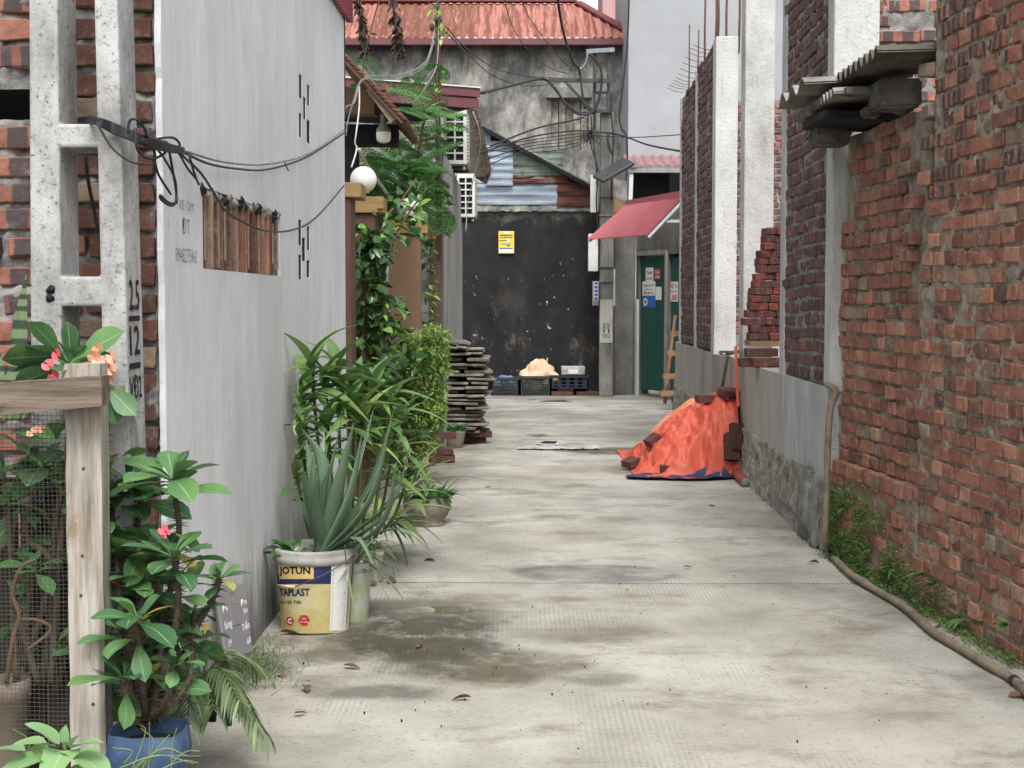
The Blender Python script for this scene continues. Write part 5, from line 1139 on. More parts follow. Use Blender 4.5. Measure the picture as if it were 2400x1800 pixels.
mb = MB(); mb.bar(bx(1372, 246, P2Y - .1), bx(1396, 268, P2Y - .1), .06, .05); mb.build('cable_clamp', m_black_p, p2)
PF2 = Fr((xa, P2Y - .001), (xb, P2Y - .001))
mb = MB(); a, b = PF2.hit(1406, 803), PF2.hit(1436, 702); mb.fbox(PF2, a[0], b[0], a[1], b[1], 0.0, 0.004); mb.build('paint_patch', m_offwhite, p2)
mb = MB()
def ptext(fr, txt, x0, x1, y0, y1, o, q=None, ex=0.0):
    q = q or mb; a, b = fr.hit(x0, y1, o), fr.hit(x1, y0, o); vs, fs = text_mesh(txt, 1.0, ex=ex)
    mn, mx, my0, my1 = min(v.x for v in vs), max(v.x for v in vs), min(v.y for v in vs), max(v.y for v in vs)
    q.add([fr.pt(a[0] + (v.x - mn) / (mx - mn) * (b[0] - a[0]), a[1] + (v.y - my0) / (my1 - my0) * (b[1] - a[1]), o) for v in vs], fs)
ptext(PF2, '2.5', 1412, 1429, 758, 767, 0.006, ex=.01); ptext(PF2, '11', 1414, 1428, 771, 781, 0.006, ex=.01); ptext(PF2, 'VD2', 1411, 1430, 783, 792, 0.006, ex=.01)
a, b = PF2.hit(1413, 769.6), PF2.hit(1428, 768.6); mb.fbox(PF2, a[0], b[0], a[1], b[1], 0.005, .006); mb.build('painted_number', m_ink, p2)
for y in (505, 625, 660, 460):
    a, b = bx(1403, y), bx(1440, y); mb = MB(); mb.bar(a + Vector((0, -.012, 0)), b + Vector((0, -.012, 0)), .02, .014); mb.build('strap', m_steel, p2)
def pbox(name, label, cat, x0, x1, y0, y1, Y, dep, mat, bev=.006):
    a, b = P(x0, y1, Y), P(x1, y0, Y); mb = MB(); mb.box((0, 0, (b.z - a.z) / 2), (b.x - a.x, dep, b.z - a.z)); me = mb.mesh(name, mat)
    o = link(name, me, None, Matrix.Translation(((a.x + b.x) / 2, Y + dep / 2, a.z))); _props(o, label, cat); bevel(o, bev); return o
pbox('meter_box', 'upper white meter box on the left of the far pole', 'meter box', 1384, 1402, 410, 498, P2Y - .05, .12, m_white)
pbox('meter_box', 'lower white meter box half under the red canopy', 'meter box', 1379, 1402, 548, 636, P2Y - .08, .14, m_white)
pbox('conduit_cover', 'slim white conduit on the right of the far pole', 'conduit', 1437, 1442, 630, 717, P2Y + .02, .03, m_white, .002)
sg = thing('small_sign', 'small narrow blue lettered sign tied to the far pole', 'sign', P(1395, 718, P2Y - .04)); SGF = Fr((P(1388, 700, P2Y - .04).x, P2Y - .04), (P(1403, 700, P2Y - .04).x, P2Y - .04))
mb = MB(); a, b = SGF.hit(1388, 716), SGF.hit(1403, 659); mb.fbox(SGF, a[0], b[0], a[1], b[1], -.02, 0); mb.build('sign_board', m_eave, sg)
mb = MB(); a, b = SGF.hit(1391, 704), SGF.hit(1402.5, 659.5); mb.fbox(SGF, a[0], b[0], a[1], b[1], 0.0005, 0.002); mb.build('sign_face', m_paper, sg)
mb = MB()
for q in range(5): a, b = SGF.hit(1393, 703 - q * 9), SGF.hit(1401, 697 - q * 9); mb.fbox(SGF, a[0], b[0], a[1], b[1], 0.003, 0.004)
mb.build('lettering', m_blueink, sg)
# street lamp with tilted panel
sla = thing('solar_lamp', 'dark solar lamp head tilted on the far pole above the canopy', 'lamp', P(1440, 410, P2Y - .3))
mb = MB(); c0 = P(1438, 399, P2Y - .35); R_ = Euler((0.35, -0.52, 0.25)).to_matrix(); mb.box(c0, (0.50, 0.30, 0.05), R_); o = mb.build('panel', m_darksteel, sla); bevel(o, .01)
mb = MB(); mb.lathe([(0.001, 0), (0.05, .002), (0.05, .02)], c0 + R_ @ Vector((-.05, -.06, -.045)), 14, R_); mb.build('lens', m_offwhite, sla)
mb = MB(); mb.bar(P(1398, 405, P2Y - .2), P(1425, 400, P2Y - .1), .03); mb.build('lamp_arm', m_darksteel, sla)
mb = MB(); p_ = [P(x, y, P2Y + .6) for x, y in ((1432, 435), (1444, 420), (1452, 438), (1450, 465), (1468, 478), (1445, 470))]; mb.prism([P(1437, 418, P2Y + .5), P(1468, 425, P2Y + .5), P(1470, 475, P2Y + .5), P(1432, 458, P2Y + .5)], (0, 0, 0), (0, .02, 0)); mb.build('torn_board', m_asb, label='torn grey board hanging beside the far pole', cat='board')
mb = MB(); mb.prism([P(1440, 466, P2Y + .4), P(1447, 464, P2Y + .4), P(1466, 478, P2Y + .4), P(1455, 492, P2Y + .4), P(1438, 500, P2Y + .4)], (0, 0, 0), (0, .02, 0)); mb.build('torn_board', m_boardwood, label='small brown board stub above the red canopy', cat='board')

# ------------------------------------------------------------------ overhead cables at the far end
oc = thing('overhead_cables', 'knot of black overhead cables hanging from the far pole', 'cable', P(1385, 260, P2Y - .2))
def W(pts, r=.009, mat=None, Y=P2Y - .15): return wire(oc, [P(x, y, (q[0] if q else Y)) for (x, y, *q) in pts], r, mat or m_cable)
W([(1128, 218, 14.0), (1180, 205, 16.0), (1250, 188, 18.4), (1280, 187), (1300, 205), (1320, 235), (1345, 258), (1368, 268), (1390, 262), (1402, 235), (1410, 190), (1405, 150), (1382, 127)], .016)
W([(1280, 189), (1305, 212), (1325, 245), (1350, 266), (1375, 265), (1398, 250), (1408, 215), (1411, 175), (1395, 140), (1380, 128)], .012)
W([(1285, 192), (1312, 225), (1335, 254), (1360, 262), (1385, 262), (1396, 258)], .01)
W([(1303, -30, 17), (1315, 50, 17.5), (1330, 110, 18.3), (1345, 150, 19), (1357, 162), (1365, 220), (1372, 255)], .016)
W([(1357, 162), (1366, 158), (1374, 143), (1377, 125)], .016, m_steel)
for k, (x, y) in enumerate(((1120, 365), (1125, 352), (1130, 360), (1135, 372), (1150, 380), (1128, 345))):
    W([(x, y - 4 + k * 2, 15.5 + k * .2), (1240, 322 + k * 7, 17.6), (1330, 308 + k * 8, 18.8), (1388, 306 + k * 4)], .006 if k else .010)
W([(1150, 342, 16), (1260, 300, 18), (1340, 283, 19), (1368, 275)], .011)
W([(1392, 310), (1430, 312), (1470, 322, 18.5), (1520, 340, 17.5), (1598, 355, 15.5)], .012)
W([(1392, 318), (1480, 322, 18), (1560, 318, 16.5), (1599, 315, 15.5)], .006)
W([(1475, -20, 20.5), (1470, 100, 20.5), (1460, 200, 20.5), (1452, 270, 20.5), (1456, 300, 20.5), (1468, 320, 20.5), (1470, 380, 20.5), (1466, 430, 20.5)], .014)
W([(1385, 270), (1388, 310), (1392, 340), (1396, 380), (1400, 420), (1398, 480), (1404, 560)], .011)
W([(1380, 262), (1378, 310), (1388, 350), (1402, 400), (1398, 430)], .009)
W([(1432, 220), (1432, 260), (1436, 300), (1437, 350), (1434, 400), (1433, 470)], .012)
W([(1426, 312), (1424, 325), (1428, 345), (1436, 362)], .018)
for k in range(14):
    c0 = (1385 + rnd.gauss(0, 10), 318 + rnd.gauss(0, 9)); W([(c0[0] - 8, c0[1]), (c0[0] + rnd.gauss(0, 9), c0[1] - 9), (c0[0] + 10, c0[1] + rnd.gauss(0, 5)), (c0[0] + rnd.gauss(0, 8), c0[1] + 10), (c0[0] - 6, c0[1] + 3)], .005)
W([(1175, -30, 14.5), (1200, 60, 16), (1240, 120, 17.5), (1290, 160, 18.8), (1330, 172)], .005); W([(1212, -30, 14.5), (1240, 40, 15.5), (1290, 110, 17.6), (1330, 155, 19)], .005)
W([(1045, 62, 11.6), (1090, 110, 13), (1160, 160, 16), (1240, 180, 18.5), (1290, 182)], .005); W([(1045, 75, 11.6), (1100, 130, 13.5), (1160, 180, 16.5), (1240, 202, 18.5), (1330, 190)], .005)

# ------------------------------------------------------------------ crates, sack, carton at the black wall
def crate(label, x0, x1, y0, y1, Y, dep, mat, nx, nz, solid_low=False):
    a, b = P(x0, y1, Y), P(x1, y0, Y); W_, Hh = b.x - a.x, b.z - a.z; zb = a.z
    t = thing('plastic_crate', label, 'crate', ((a.x + b.x) / 2, Y + dep / 2, zb), 'plastic crates by the black wall')
    def side(fr, n):
        holes = []
        for i in range(n):
            for j in range(nz):
                u0 = fr.len * (0.06 + 0.88 * i / n); z0 = zb + Hh * (0.08 + 0.80 * j / nz)
                holes.append((u0, u0 + fr.len * .88 / n * .62, z0, z0 + Hh * .80 / nz * .66))
        mb = MB(); wall_holes(mb, fr, 0, fr.len, zb, zb + Hh, holes, -.012, 0); mb.build('lattice_side', mat, t)
        mb = MB(); mb.fbox(fr, -.006, fr.len + .006, zb + Hh - .03, zb + Hh + .004, .001, .016); mb.build('rim', mat, t)
    side(Fr((a.x, Y), (b.x, Y)), nx); side(Fr((b.x, Y + dep), (a.x, Y + dep)), nx); side(Fr((a.x, Y + dep), (a.x, Y)), 6); side(Fr((b.x, Y), (b.x, Y + dep)), 6)
    mb = MB(); mb.box(((a.x + b.x) / 2, Y + dep / 2, zb + .012), (W_ - .03, dep - .03, .012)); mb.build('base', mat, t); return t
CY_ = G(1200, 928).y
crate('left dark lattice crate holding a blue plastic bag', 1152, 1216, 885, 928, CY_, .34, m_crate, 12, 5)
crate('middle dark lattice crate with a cream sack in it', 1219, 1290, 882, 928, CY_, .34, m_crate, 16, 6)
crate('right navy crate raised on bricks carrying a grey carton', 1291, 1378, 880, 911, CY_, .36, m_crate_b, 4, 3)
def lump_mesh(name, c0, d, mat, label, cat, amp=.25, seed=0, pinch=None):
    bm = bmesh.new(); bmesh.ops.create_icosphere(bm, subdivisions=4, radius=1.0)
    for v in bm.verts:
        n_ = v.co.copy(); k = 1 + amp * fbm(n_ + Vector((seed, 0, 0)), 1.6, 4); q = n_ * k
        if pinch: q = pinch(q)
        v.co = Vector((q.x * d[0] / 2, q.y * d[1] / 2, max(-.98, q.z) * d[2] / 2 + d[2] / 2))
    for f in bm.faces: f.smooth = True
    me = bpy.data.meshes.new(name); bm.to_mesh(me); bm.free(); me.materials.append(mat); o = link(name, me, None, Matrix.Translation(c0)); _props(o, label, cat); return o
a, b = P(1185, 925, CY_ + .17), P(1185, 880, CY_ + .17)
lump_mesh('plastic_bag', (a.x, CY_ + .17, .03), (0.28, .26, b.z - .03), m_bluebag, 'crumpled blue plastic bag inside the left crate', 'bag', .3, 3)
a, b = P(1252, 925, CY_ + .17), P(1252, 842, CY_ + .17)
lump_mesh('cream_sack', (P(1257, 900, CY_ + .17).x, CY_ + .17, .03), (0.44, .30, b.z - .05), m_sack, 'cream cloth sack with a pointed top in the middle crate', 'sack', .34, 9, lambda q: Vector((q.x * (1 - .30 * max(0, q.z)) + .12 * max(0, q.z) + .5 * max(0, q.x - .55) * (q.z > -.2), q.y * (1 - .3 * max(0, q.z)), q.z * (1.0 if q.z < .6 else 1.12))))
zc_ = P(1340, 880, CY_).z
t = thing('carton', 'grey white carton with a handle label on the navy crate', 'carton', (P(1344, 860, CY_ + .08).x, CY_ + .2, zc_))
CF = Fr((P(1316, 870, CY_ + .06).x, CY_ + .06), (P(1371, 870, CY_ + .06).x, CY_ + .06)); zt_ = CF.hit(1340, 859)[1]
mb = MB(); mb.fbox(CF, 0, CF.len, zc_ + .006, zt_, -.22, 0); o = mb.build('carton_body', m_foamwhite, t); bevel(o, .006); mb = MB(); a, b = CF.hit(1332, 876), CF.hit(1355, 866); mb.fbox(CF, a[0], b[0], a[1], b[1], .001, .004); mb.build('carton_label', m_paper, t)
for k, (x, y, z) in enumerate(((1311, 928, .03), (1325, 928, .03), (1327, 920, .09), (1370, 926, .03), (1392, 922, .03))):
    o = link('prop_brick', brick_mesh('s', m_brick_loose, k), None, Matrix.Translation((P(x, y, CY_ - .02).x, CY_ + .02, z)) @ Euler((0, 0, rnd.gauss(0, .1))).to_matrix().to_4x4())
    _props(o, ['leftmost prop brick under the navy crate', 'prop brick under the navy crate, bottom of the pair', 'red prop brick on top of the pair under the navy crate', 'prop brick under the right end of the navy crate', 'flat brick between the navy crate and far pole'][k], 'brick', 'prop bricks under the navy crate')
# notices
yp = thing('yellow_notice', 'yellow printed notice pasted on the black wall', 'notice', FW.pt(*FW.hit(1187, 594), 0.03))
NF = Fr((FW.pt(0, 0, .03).x, FY - .03), (1.6, FY - .03))
mb = MB(); a, b = NF.hit(1168.5, 594), NF.hit(1205, 541.5); mb.fbox(NF, a[0], b[0], a[1], b[1], 0, .003); mb.build('sheet', m_yellow, yp)
mb = MB(); a, b = NF.hit(1170, 592), NF.hit(1203.5, 581.5); mb.fbox(NF, a[0], b[0], a[1], b[1], .0035, .005); a, b = NF.hit(1181, 548), NF.hit(1193, 543.5); mb.fbox(NF, a[0], b[0], a[1], b[1], .0035, .005); a, b = NF.hit(1186, 568), NF.hit(1194, 560); mb.fbox(NF, a[0], b[0], a[1], b[1], .0035, .005); mb.build('white_panel', m_paper, yp, kind='stuff')
mb = MB()
for (x0, x1, y0, y1) in ((1171, 1202, 550, 553), (1172, 1200, 556, 558), (1171, 1190, 563, 565), (1173, 1198, 571, 572.5), (1187, 1196, 574, 577)): a, b = NF.hit(x0, y1), NF.hit(x1, y0); mb.fbox(NF, a[0], b[0], a[1], b[1], .0035, .005)
mb.build('print', m_inkfade, yp); mb = MB(); a, b = NF.hit(1171, 583.5), NF.hit(1202, 580.8); mb.fbox(NF, a[0], b[0], a[1], b[1], .0055, .007); mb.build('print', m_blueink, yp)
def notice(label, x0, x1, y0, y1, lines, o=0.003, bgm=None, mt=m_redink, SFf=None):
    a, b = SF.hit(x0, y1, o), SF.hit(x1, y0, o); t = thing('door_notice', label, 'notice', SF.pt((a[0] + b[0]) / 2, a[1], o), 'notices on the green doors')
    mb = MB(); mb.fbox(SF, a[0], b[0], a[1], b[1], o - .003, o); mb.build('sheet', bgm or m_paper, t)
    for (txt, lx0, lx1, ly0, ly1, m_) in lines:
        q = MB(); ptext(SF, txt, lx0, lx1, ly0, ly1, o + .002, q, ex=.012); q.build('lettering', m_, t)
    return t
o_ = -0.015
notice('plain white advert at the top left of the green door', 1513, 1531, 627, 660, [('Thu âm', 1516, 1528, 634, 643, m_ink), ('0963332383', 1514.5, 1529.5, 650, 655, m_ink)], o_)
notice('small red taxi advert at the top right of the green door', 1534, 1547, 630, 655, [('TAXI', 1535, 1546, 633, 642, m_paper), ('0963', 1536, 1545.5, 645, 653, m_paper)], o_, m_redink)
notice('taxi advert with red lettering in the middle of the green door', 1505.5, 1535.5, 659, 693, [('TAXI GIÁ RẺ', 1508, 1533, 664, 672, m_redink), ('NỘI BÀI', 1512, 1530, 676, 680.5, m_ink), ('0986 844 312', 1508, 1533, 683, 690, m_redink)], o_)
t = notice('blue poster with a white car at the middle of the green door', 1506, 1536, 693, 721, [], o_, m_blueink)
mb = MB(); a, b = SF.hit(1509, 717, o_), SF.hit(1520, 697, o_); ptext(SF, 'O', 1507.5, 1518, 698, 717, o_ + .002, ex=.05); mb.build('car_picture', m_paper, t)
notice('blank white sheet on the right of the green door', 1536.5, 1550, 672, 703, [], o_)
notice('red and white taxi advert on the far right door leaf', 1566, 1589, 660, 707, [('TAXI', 1567, 1579, 663, 676, m_redink), ('TẢI', 1581, 1588, 663, 676, m_teal), ('SÂN BAY', 1568, 1587, 680, 685, m_ink), ('1.80', 1569, 1587, 689, 704, m_redink)], -0.035)
# ------------------------------------------------------------------ leaf tools
_lf = {}
def leaf_mesh(name, mat, L, W, shape='ovate', droop=0.3, fold=0.25, n=7, thick=0.0, wave=0.0):
    key = (name, mat.name, round(L, 4), round(W, 4), shape, droop, fold, wave)
    if key in _lf: return _lf[key]
    def prof(t):
        if shape == 'ovate': return (sin(pi * min(1, t ** 0.8))) ** 0.8
        if shape == 'obovate': return max(0.0, sin(pi * min(1.0, t ** 1.45))) ** 0.75 * (0.35 + 0.65 * t) / 0.85 + 0.10 * (1 - t) if t < 1 else 0.0
        if shape == 'strap': return min(1.0, 3 * t + .35) * (1 - t ** 3)
        if shape == 'lance': return (sin(pi * min(1, (t * .97 + .03) ** 0.6))) ** 1.0
        if shape == 'heart': return (0.8 + 0.4 * t) * (1 - t ** 2.2) + (0.15 if t < .2 else 0)
    vs = []; fs = []; uv = []
    for i in range(n + 1):
        t = i / n; a = -droop * t * 1.5; y = L * (t - 0.15 * droop * t * t); z = -L * droop * 0.55 * t * t
        w_ = W / 2 * prof(t); wv = wave * W * sin(t * 9)
        for j, sx in enumerate((-1, 0, 1)):
            vs.append((sx * w_, y, z + abs(sx) * fold * w_ + (sx * wv))); uv.append((0.5 + 0.5 * sx, t))
    for i in range(n):
        for j in range(2): fs.append((i * 3 + j, i * 3 + j + 1, (i + 1) * 3 + j + 1, (i + 1) * 3 + j))
    me = bpy.data.meshes.new(name); me.from_pydata(vs, [], fs); ul = me.uv_layers.new(name='UVMap')
    for lp in me.loops: ul.data[lp.index].uv = uv[lp.vertex_index]
    me.materials.append(mat); me.polygons.foreach_set('use_smooth', [True] * len(fs)); me.update(); _lf[key] = me; return me
def aim(p, d, s=1.0, roll=0.0, up=(0, 0, 1)):
    d = Vector(d).normalized(); up = Vector(up)
    if abs(d.dot(up)) > 0.97: up = Vector((0, -1, 0.2))
    x = d.cross(up).normalized(); z = x.cross(d); M = Matrix((x, d, z)).transposed() @ Matrix.Rotation(roll, 3, 'Y')
    m = M.to_4x4() @ Matrix.Scale(s, 4); m.translation = Vector(p); return m
def leafset(parent, items, limit=280, name='leaf', rest='foliage'):
    L = []
    for me, M in items:
        b = me.vertices[len(me.vertices) - 2].co; q0, q1 = proj(M.translation), proj(M @ b)
        vis = -40 < q0[0] < 2440 and -40 < q0[1] < 1840
        L.append(((abs(q1[0] - q0[0]) + abs(q1[1] - q0[1]) + 4) if vis else 0, me, M))
    L.sort(key=lambda q: -q[0])
    for a, me, M in L[:limit]: link(name, me, parent, M)
    R = L[limit:]
    if R:
        mb = MB(); mats = []; uvs = []
        for a, me, M in R:
            mt = me.materials[0]
            if mt not in mats: mats.append(mt)
            mb.mi = mats.index(mt); mb.add([M @ v.co for v in me.vertices], [tuple(p.vertices) for p in me.polygons], True)
            uvs += [tuple(me.uv_layers[0].data[li].uv) for p in me.polygons for li in p.loop_indices] if me.uv_layers else [(0.2, 0)] * len(me.loops)
        o = mb.build(rest, mats, parent, kind='stuff'); ul = o.data.uv_layers.new(name='UVMap')
        if len(uvs) == len(ul.data):
            for i, q in enumerate(uvs): ul.data[i].uv = q
def rv(s=1.0): return Vector((rnd.gauss(0, s), rnd.gauss(0, s), rnd.gauss(0, s)))

# ------------------------------------------------------------------ foreground timber frame with wire mesh
TY = 3.45
tf = thing('mesh_fence', 'weathered timber post and rail fence stretched with wire mesh at lower left', 'fence', (P(200, 1700, TY).x, TY, 0))
a, b = P(158, 1300, TY), P(241, 1300, TY); ztp = P(190, 853, TY).z
mb = MB(); n = 26
def postv(i, j, k):
    t = i / n; z = -0.01 + (ztp + .01) * t; w_ = 1 + .03 * noise.noise(Vector((z * 5, j, 1)))
    x = (a.x, b.x)[j] + 0.0045 * noise.noise(Vector((z * 9, j * 4, 2))); y = TY + (0, 0.065)[k] + .002 * noise.noise(Vector((z * 12, j, k)))
    return Vector((x, y, z))
for i in range(n):
    for (j, k, j2, k2) in ((0, 0, 1, 0), (1, 0, 1, 1), (1, 1, 0, 1), (0, 1, 0, 0)): mb.add([postv(i, j, k), postv(i, j2, k2), postv(i + 1, j2, k2), postv(i + 1, j, k)], [(0, 1, 2, 3)])
mb.add([postv(n, 0, 0), postv(n, 1, 0), postv(n, 1, 1), postv(n, 0, 1)], [(0, 1, 2, 3)]); mb.build('post', m_timber, tf)
mb = MB(); a2, b2 = P(-300, 958, 3.37), P(238, 917, 3.37); h2 = 0.076; nn = 20
def rail(i, j, k):
    t = i / nn; p = a2.lerp(b2, t); return p + Vector((0, (0, .068)[j] + .002 * noise.noise(Vector((t * 20, j, k))), (-h2 / 2, h2 / 2)[k] * (0.92 + .1 * (1 - t)) + .0035 * noise.noise(Vector((t * 17, j + 3, k)))))
for i in range(nn):
    for (j, k, j2, k2) in ((0, 0, 0, 1), (0, 1, 1, 1), (1, 1, 1, 0), (1, 0, 0, 0)): mb.add([rail(i, j, k), rail(i + 1, j, k), rail(i + 1, j2, k2), rail(i, j2, k2)], [(0, 1, 2, 3)])
mb.add([rail(nn, 0, 0), rail(nn, 1, 0), rail(nn, 1, 1), rail(nn, 0, 1)], [(0, 1, 2, 3)]); mb.build('rail', m_rail, tf)
for (x, y) in ((196, 1098), (193, 1302), (190, 1395), (212, 1495), (208, 1592), (218, 1650)):
    p = P(x, y, TY); mb = MB(); mb.lathe([(0.0001, .0), (.0035, 0), (.004, -.003)], p + Vector((0, -.003, 0)), 8, Matrix.Rotation(radians(90), 3, 'X')); mb.build('nail_head', m_rebar, tf)
mb = MB(); NY = TY + 0.035
xs = [P(x, 1300, NY).x for x in (-260, 164)]; zs = [P(0, y, NY).z for y in (1760, 965)]
sp = 0.0108; i = 0; x = xs[0]
def wob(x, z): return Vector((x + .004 * noise.noise(Vector((x * 8, z * 5, 1))), NY + .006 * noise.noise(Vector((x * 6, z * 6, 4))), z + .004 * noise.noise(Vector((x * 8, z * 7, 9)))))
while x < xs[1]:
    mb.tube([wob(x, zs[0] + (zs[1] - zs[0]) * q / 24) for q in range(25)], 0.0006, 3, False); x += sp
z = zs[0]
while z < zs[1]:
    mb.tube([wob(xs[0] + (xs[1] - xs[0]) * q / 16, z) for q in range(17)], 0.00075, 3, False); z += sp
mb.build('wire_mesh', m_wire, tf, kind='stuff')

for (x0, x1, y0, lb) in ((-20, 40, 1120, 'dark weathered board behind the wire mesh, leftmost of three'), (48, 98, 1180, 'dark weathered board behind the wire mesh, middle of three'), (106, 165, 1090, 'dark weathered board behind the wire mesh, nearest the post')):
    a3, b3 = P(x0, 1300, 3.69), P(x1, 1300, 3.69); zt3 = P(x0, y0, 3.69).z; mb = MB(); mb.box(((a3.x + b3.x) / 2, 3.70, zt3 / 2), (b3.x - a3.x, .012, zt3)); mb.build('backing_board', m_darkwood, label=lb, cat='board')
# ------------------------------------------------------------------ crown of thorns (euphorbia)
LE = [leaf_mesh('leaf', m_leaf_eu, L, L * w_, 'obovate', dr, .22, 7, wave=wv) for L, w_, dr, wv in ((.140, .48, .35, .02), (.13, .52, .2, .03), (.12, .54, .5, .0), (.15, .44, .55, .02), (.105, .55, .3, .03), (.135, .50, .75, .02))]
LEY = [leaf_mesh('leaf', m_leaf_eu_y, .10, .036, 'obovate', .5, .2, 6)]
def thorn_stem(parent, pts, r, nth=60):
    sp_ = spline(pts, 6); mb = MB(); mb.tube(sp_, [r * (1.1 - .3 * i / len(sp_)) for i in range(len(sp_))], 8); 
    for q in range(nth):
        i = rnd.randrange(len(sp_) - 1); p = sp_[i].lerp(sp_[i + 1], rnd.random()); d = rv(); d.z *= .3; d.normalize(); p0 = p + d * r * .8; s_ = d.orthogonal().normalized() * .0022; s2 = d.cross(s_)
        tip = p0 + d * rnd.uniform(.013, .026); mb.add([p0 + s_, p0 - s_, p0 + s2, tip], [(0, 1, 3), (1, 2, 3), (2, 0, 3)])
    return mb.build('stem', m_stem, parent)
def rosette(items, p, n, axis=(0, 0, 1), s=1.0, spread=1.0, yel=.06):
    ax = Vector(axis).normalized(); o1 = ax.orthogonal().normalized(); o2 = ax.cross(o1); ph = rnd.random() * 6
    for i in range(n):
        a_ = ph + i * 2.4; el = (1.15 - 1.15 * (i / n) ** .8) if spread > .5 else 1.0
        d = (o1 * cos(a_) + o2 * sin(a_)) * cos(el * .95) + ax * sin(el * .95)
        me = rnd.choice(LEY) if rnd.random() < yel else rnd.choice(LE)
        items.append((me, aim(Vector(p) - ax * rnd.uniform(0, .03) * i / n, d, s * rnd.uniform(.75, 1.1) * (.55 + .55 * min(1, i / 4)), rnd.gauss(0, .25))))
eu = thing('crown_of_thorns', 'large thorny euphorbia shrub with glossy green leaves in the blue tub', 'plant', P(340, 1690, 3.5) - Vector((0, 0, 0)))
items = []
SP = [  # stem polylines (px,py,Y) ending in a rosette
    ([(350, 1700, 3.5), (372, 1600, 3.5), (405, 1500, 3.52), (418, 1400, 3.52), (408, 1305, 3.5)], 10, 1.0),
    ([(360, 1690, 3.55), (420, 1560, 3.6), (470, 1450, 3.62), (500, 1400, 3.62), (516, 1352, 3.62)], 7, .72),
    ([(330, 1700, 3.6), (360, 1500, 3.66), (400, 1380, 3.66), (420, 1250, 3.64), (404, 1125, 3.6)], 11, 1.05),
    ([(320, 1700, 3.45), (300, 1560, 3.5), (280, 1400, 3.55), (275, 1290, 3.6)], 9, 1.0), ([(340, 1690, 3.5), (330, 1560, 3.4), (320, 1450, 3.38)], 8, .95),
    ([(360, 1690, 3.5), (390, 1640, 3.4), (410, 1580, 3.38), (412, 1555, 3.38)], 6, .7), ([(330, 1700, 3.5), (300, 1640, 3.42), (290, 1590, 3.4)], 7, .95),
    ([(320, 1690, 3.6), (310, 1350, 3.72), (310, 1200, 3.75), (300, 1120, 3.72)], 9, 1.1), ([(350, 1690, 3.6), (440, 1520, 3.6), (480, 1490, 3.58)], 5, .6), ([(345, 1690, 3.5), (320, 1500, 3.55), (345, 1360, 3.55)], 9, .9),
    ([(345, 1690, 3.6), (300, 1500, 3.7), (270, 1400, 3.7), (262, 1180, 3.72)], 8, 1.0), ([(345, 1690, 3.5), (440, 1600, 3.56), (455, 1430, 3.6)], 7, .6), ([(345, 1690, 3.5), (300, 1500, 3.45), (285, 1480, 3.45)], 8, .9), ([(340, 1690, 3.5), (380, 1480, 3.6), (350, 1270, 3.62)], 9, .95)]
SP += [([(330, 1690, 3.62), (300, 1500, 3.74), (x_, y_, 3.74)], 9, 1.0) for x_, y_ in ((262, 1090), (285, 1180), (330, 1160), (265, 1290), (330, 1330), (300, 1430), (370, 1440), (265, 1520), (390, 1520), (300, 1560), (440, 1500))]
for pts, n, s in SP:
    q = [P(*p) for p in pts]; thorn_stem(eu, q, 0.0088 if s > .7 else .0065, 150); rosette(items, q[-1], n, (q[-1] - q[-2]) + Vector((0, 0, .06)), s)
    for k in range(3):
        p = q[-2].lerp(q[-1], rnd.uniform(.0, .8)); items.append((rnd.choice(LE), aim(p, rv() + Vector((0, -.4, .2)), s * .8, rnd.gauss(0, .4))))
for k in range(64):
    p = P(rnd.uniform(245, 450) - (60 if k % 3 == 0 else 0) * rnd.random(), rnd.uniform(1180 if k % 3 == 0 else 1330, 1650), rnd.uniform(3.52, 3.8)); items.append((rnd.choice(LE if k % 6 else LEY), aim(p, rv() + Vector((0, -.3, .1)), rnd.uniform(.6, 1.0), rnd.gauss(0, .5))))
leafset(eu, items, 290)
def flower(parent, px, py, Y, mat, n, s=.011, spread=.028):
    for k in range(n):
        p = P(px, py, Y) + Vector((rnd.gauss(0, spread * .6), rnd.gauss(0, .01), rnd.gauss(0, spread * .8))); mb = MB(); nrm = Vector((rnd.gauss(0, .4), -1, rnd.gauss(.2, .4))).normalized(); x = nrm.orthogonal().normalized(); y = nrm.cross(x)
        for sg in (1, -1):
            vs = [p]; m_ = 9
            for q in range(m_ + 1):
                a_ = -1.35 + 2.7 * q / m_; vs.append(p + (x * sg * (cos(a_) * s * 1.35 + s * .1) + y * sin(a_) * s * 1.25) + nrm * (.003 * cos(a_) + .0015))
            mb.add(vs, [(0, i, i + 1) for i in range(1, m_ + 1)], True)
        mb.build('flower', mat, parent)
ef = thing('flowering_euphorbia', 'euphorbia behind the wire mesh with pink and peach flowers above the rail', 'plant', P(90, 1600, 3.62))
items = []
SP = [([(120, 1600, 3.62), (140, 1300, 3.63), (160, 1050, 3.62), (165, 850, 3.6)], 9, 1.15), ([(60, 1560, 3.62), (120, 1330, 3.62), (60, 1250, 3.62), (100, 1100, 3.62)], 9, 1.0), ([(100, 1600, 3.65), (120, 1420, 3.65), (130, 1230, 3.62), (150, 1120, 3.6)], 8, .9),
      ([(40, 1600, 3.6), (30, 1400, 3.62), (20, 1180, 3.62)], 9, 1.05), ([(90, 1600, 3.62), (60, 1480, 3.6), (80, 1330, 3.58)], 8, .8), ([(130, 1620, 3.66), (210, 1300, 3.7), (245, 1060, 3.7), (250, 960, 3.68)], 8, 1.0)]
for pts, n, s in SP:
    q = [P(*p) for p in pts]; thorn_stem(ef, q, 0.009, 60); rosette(items, q[-1], n, (q[-1] - q[-2]) + Vector((0, -.02, .06)), s)
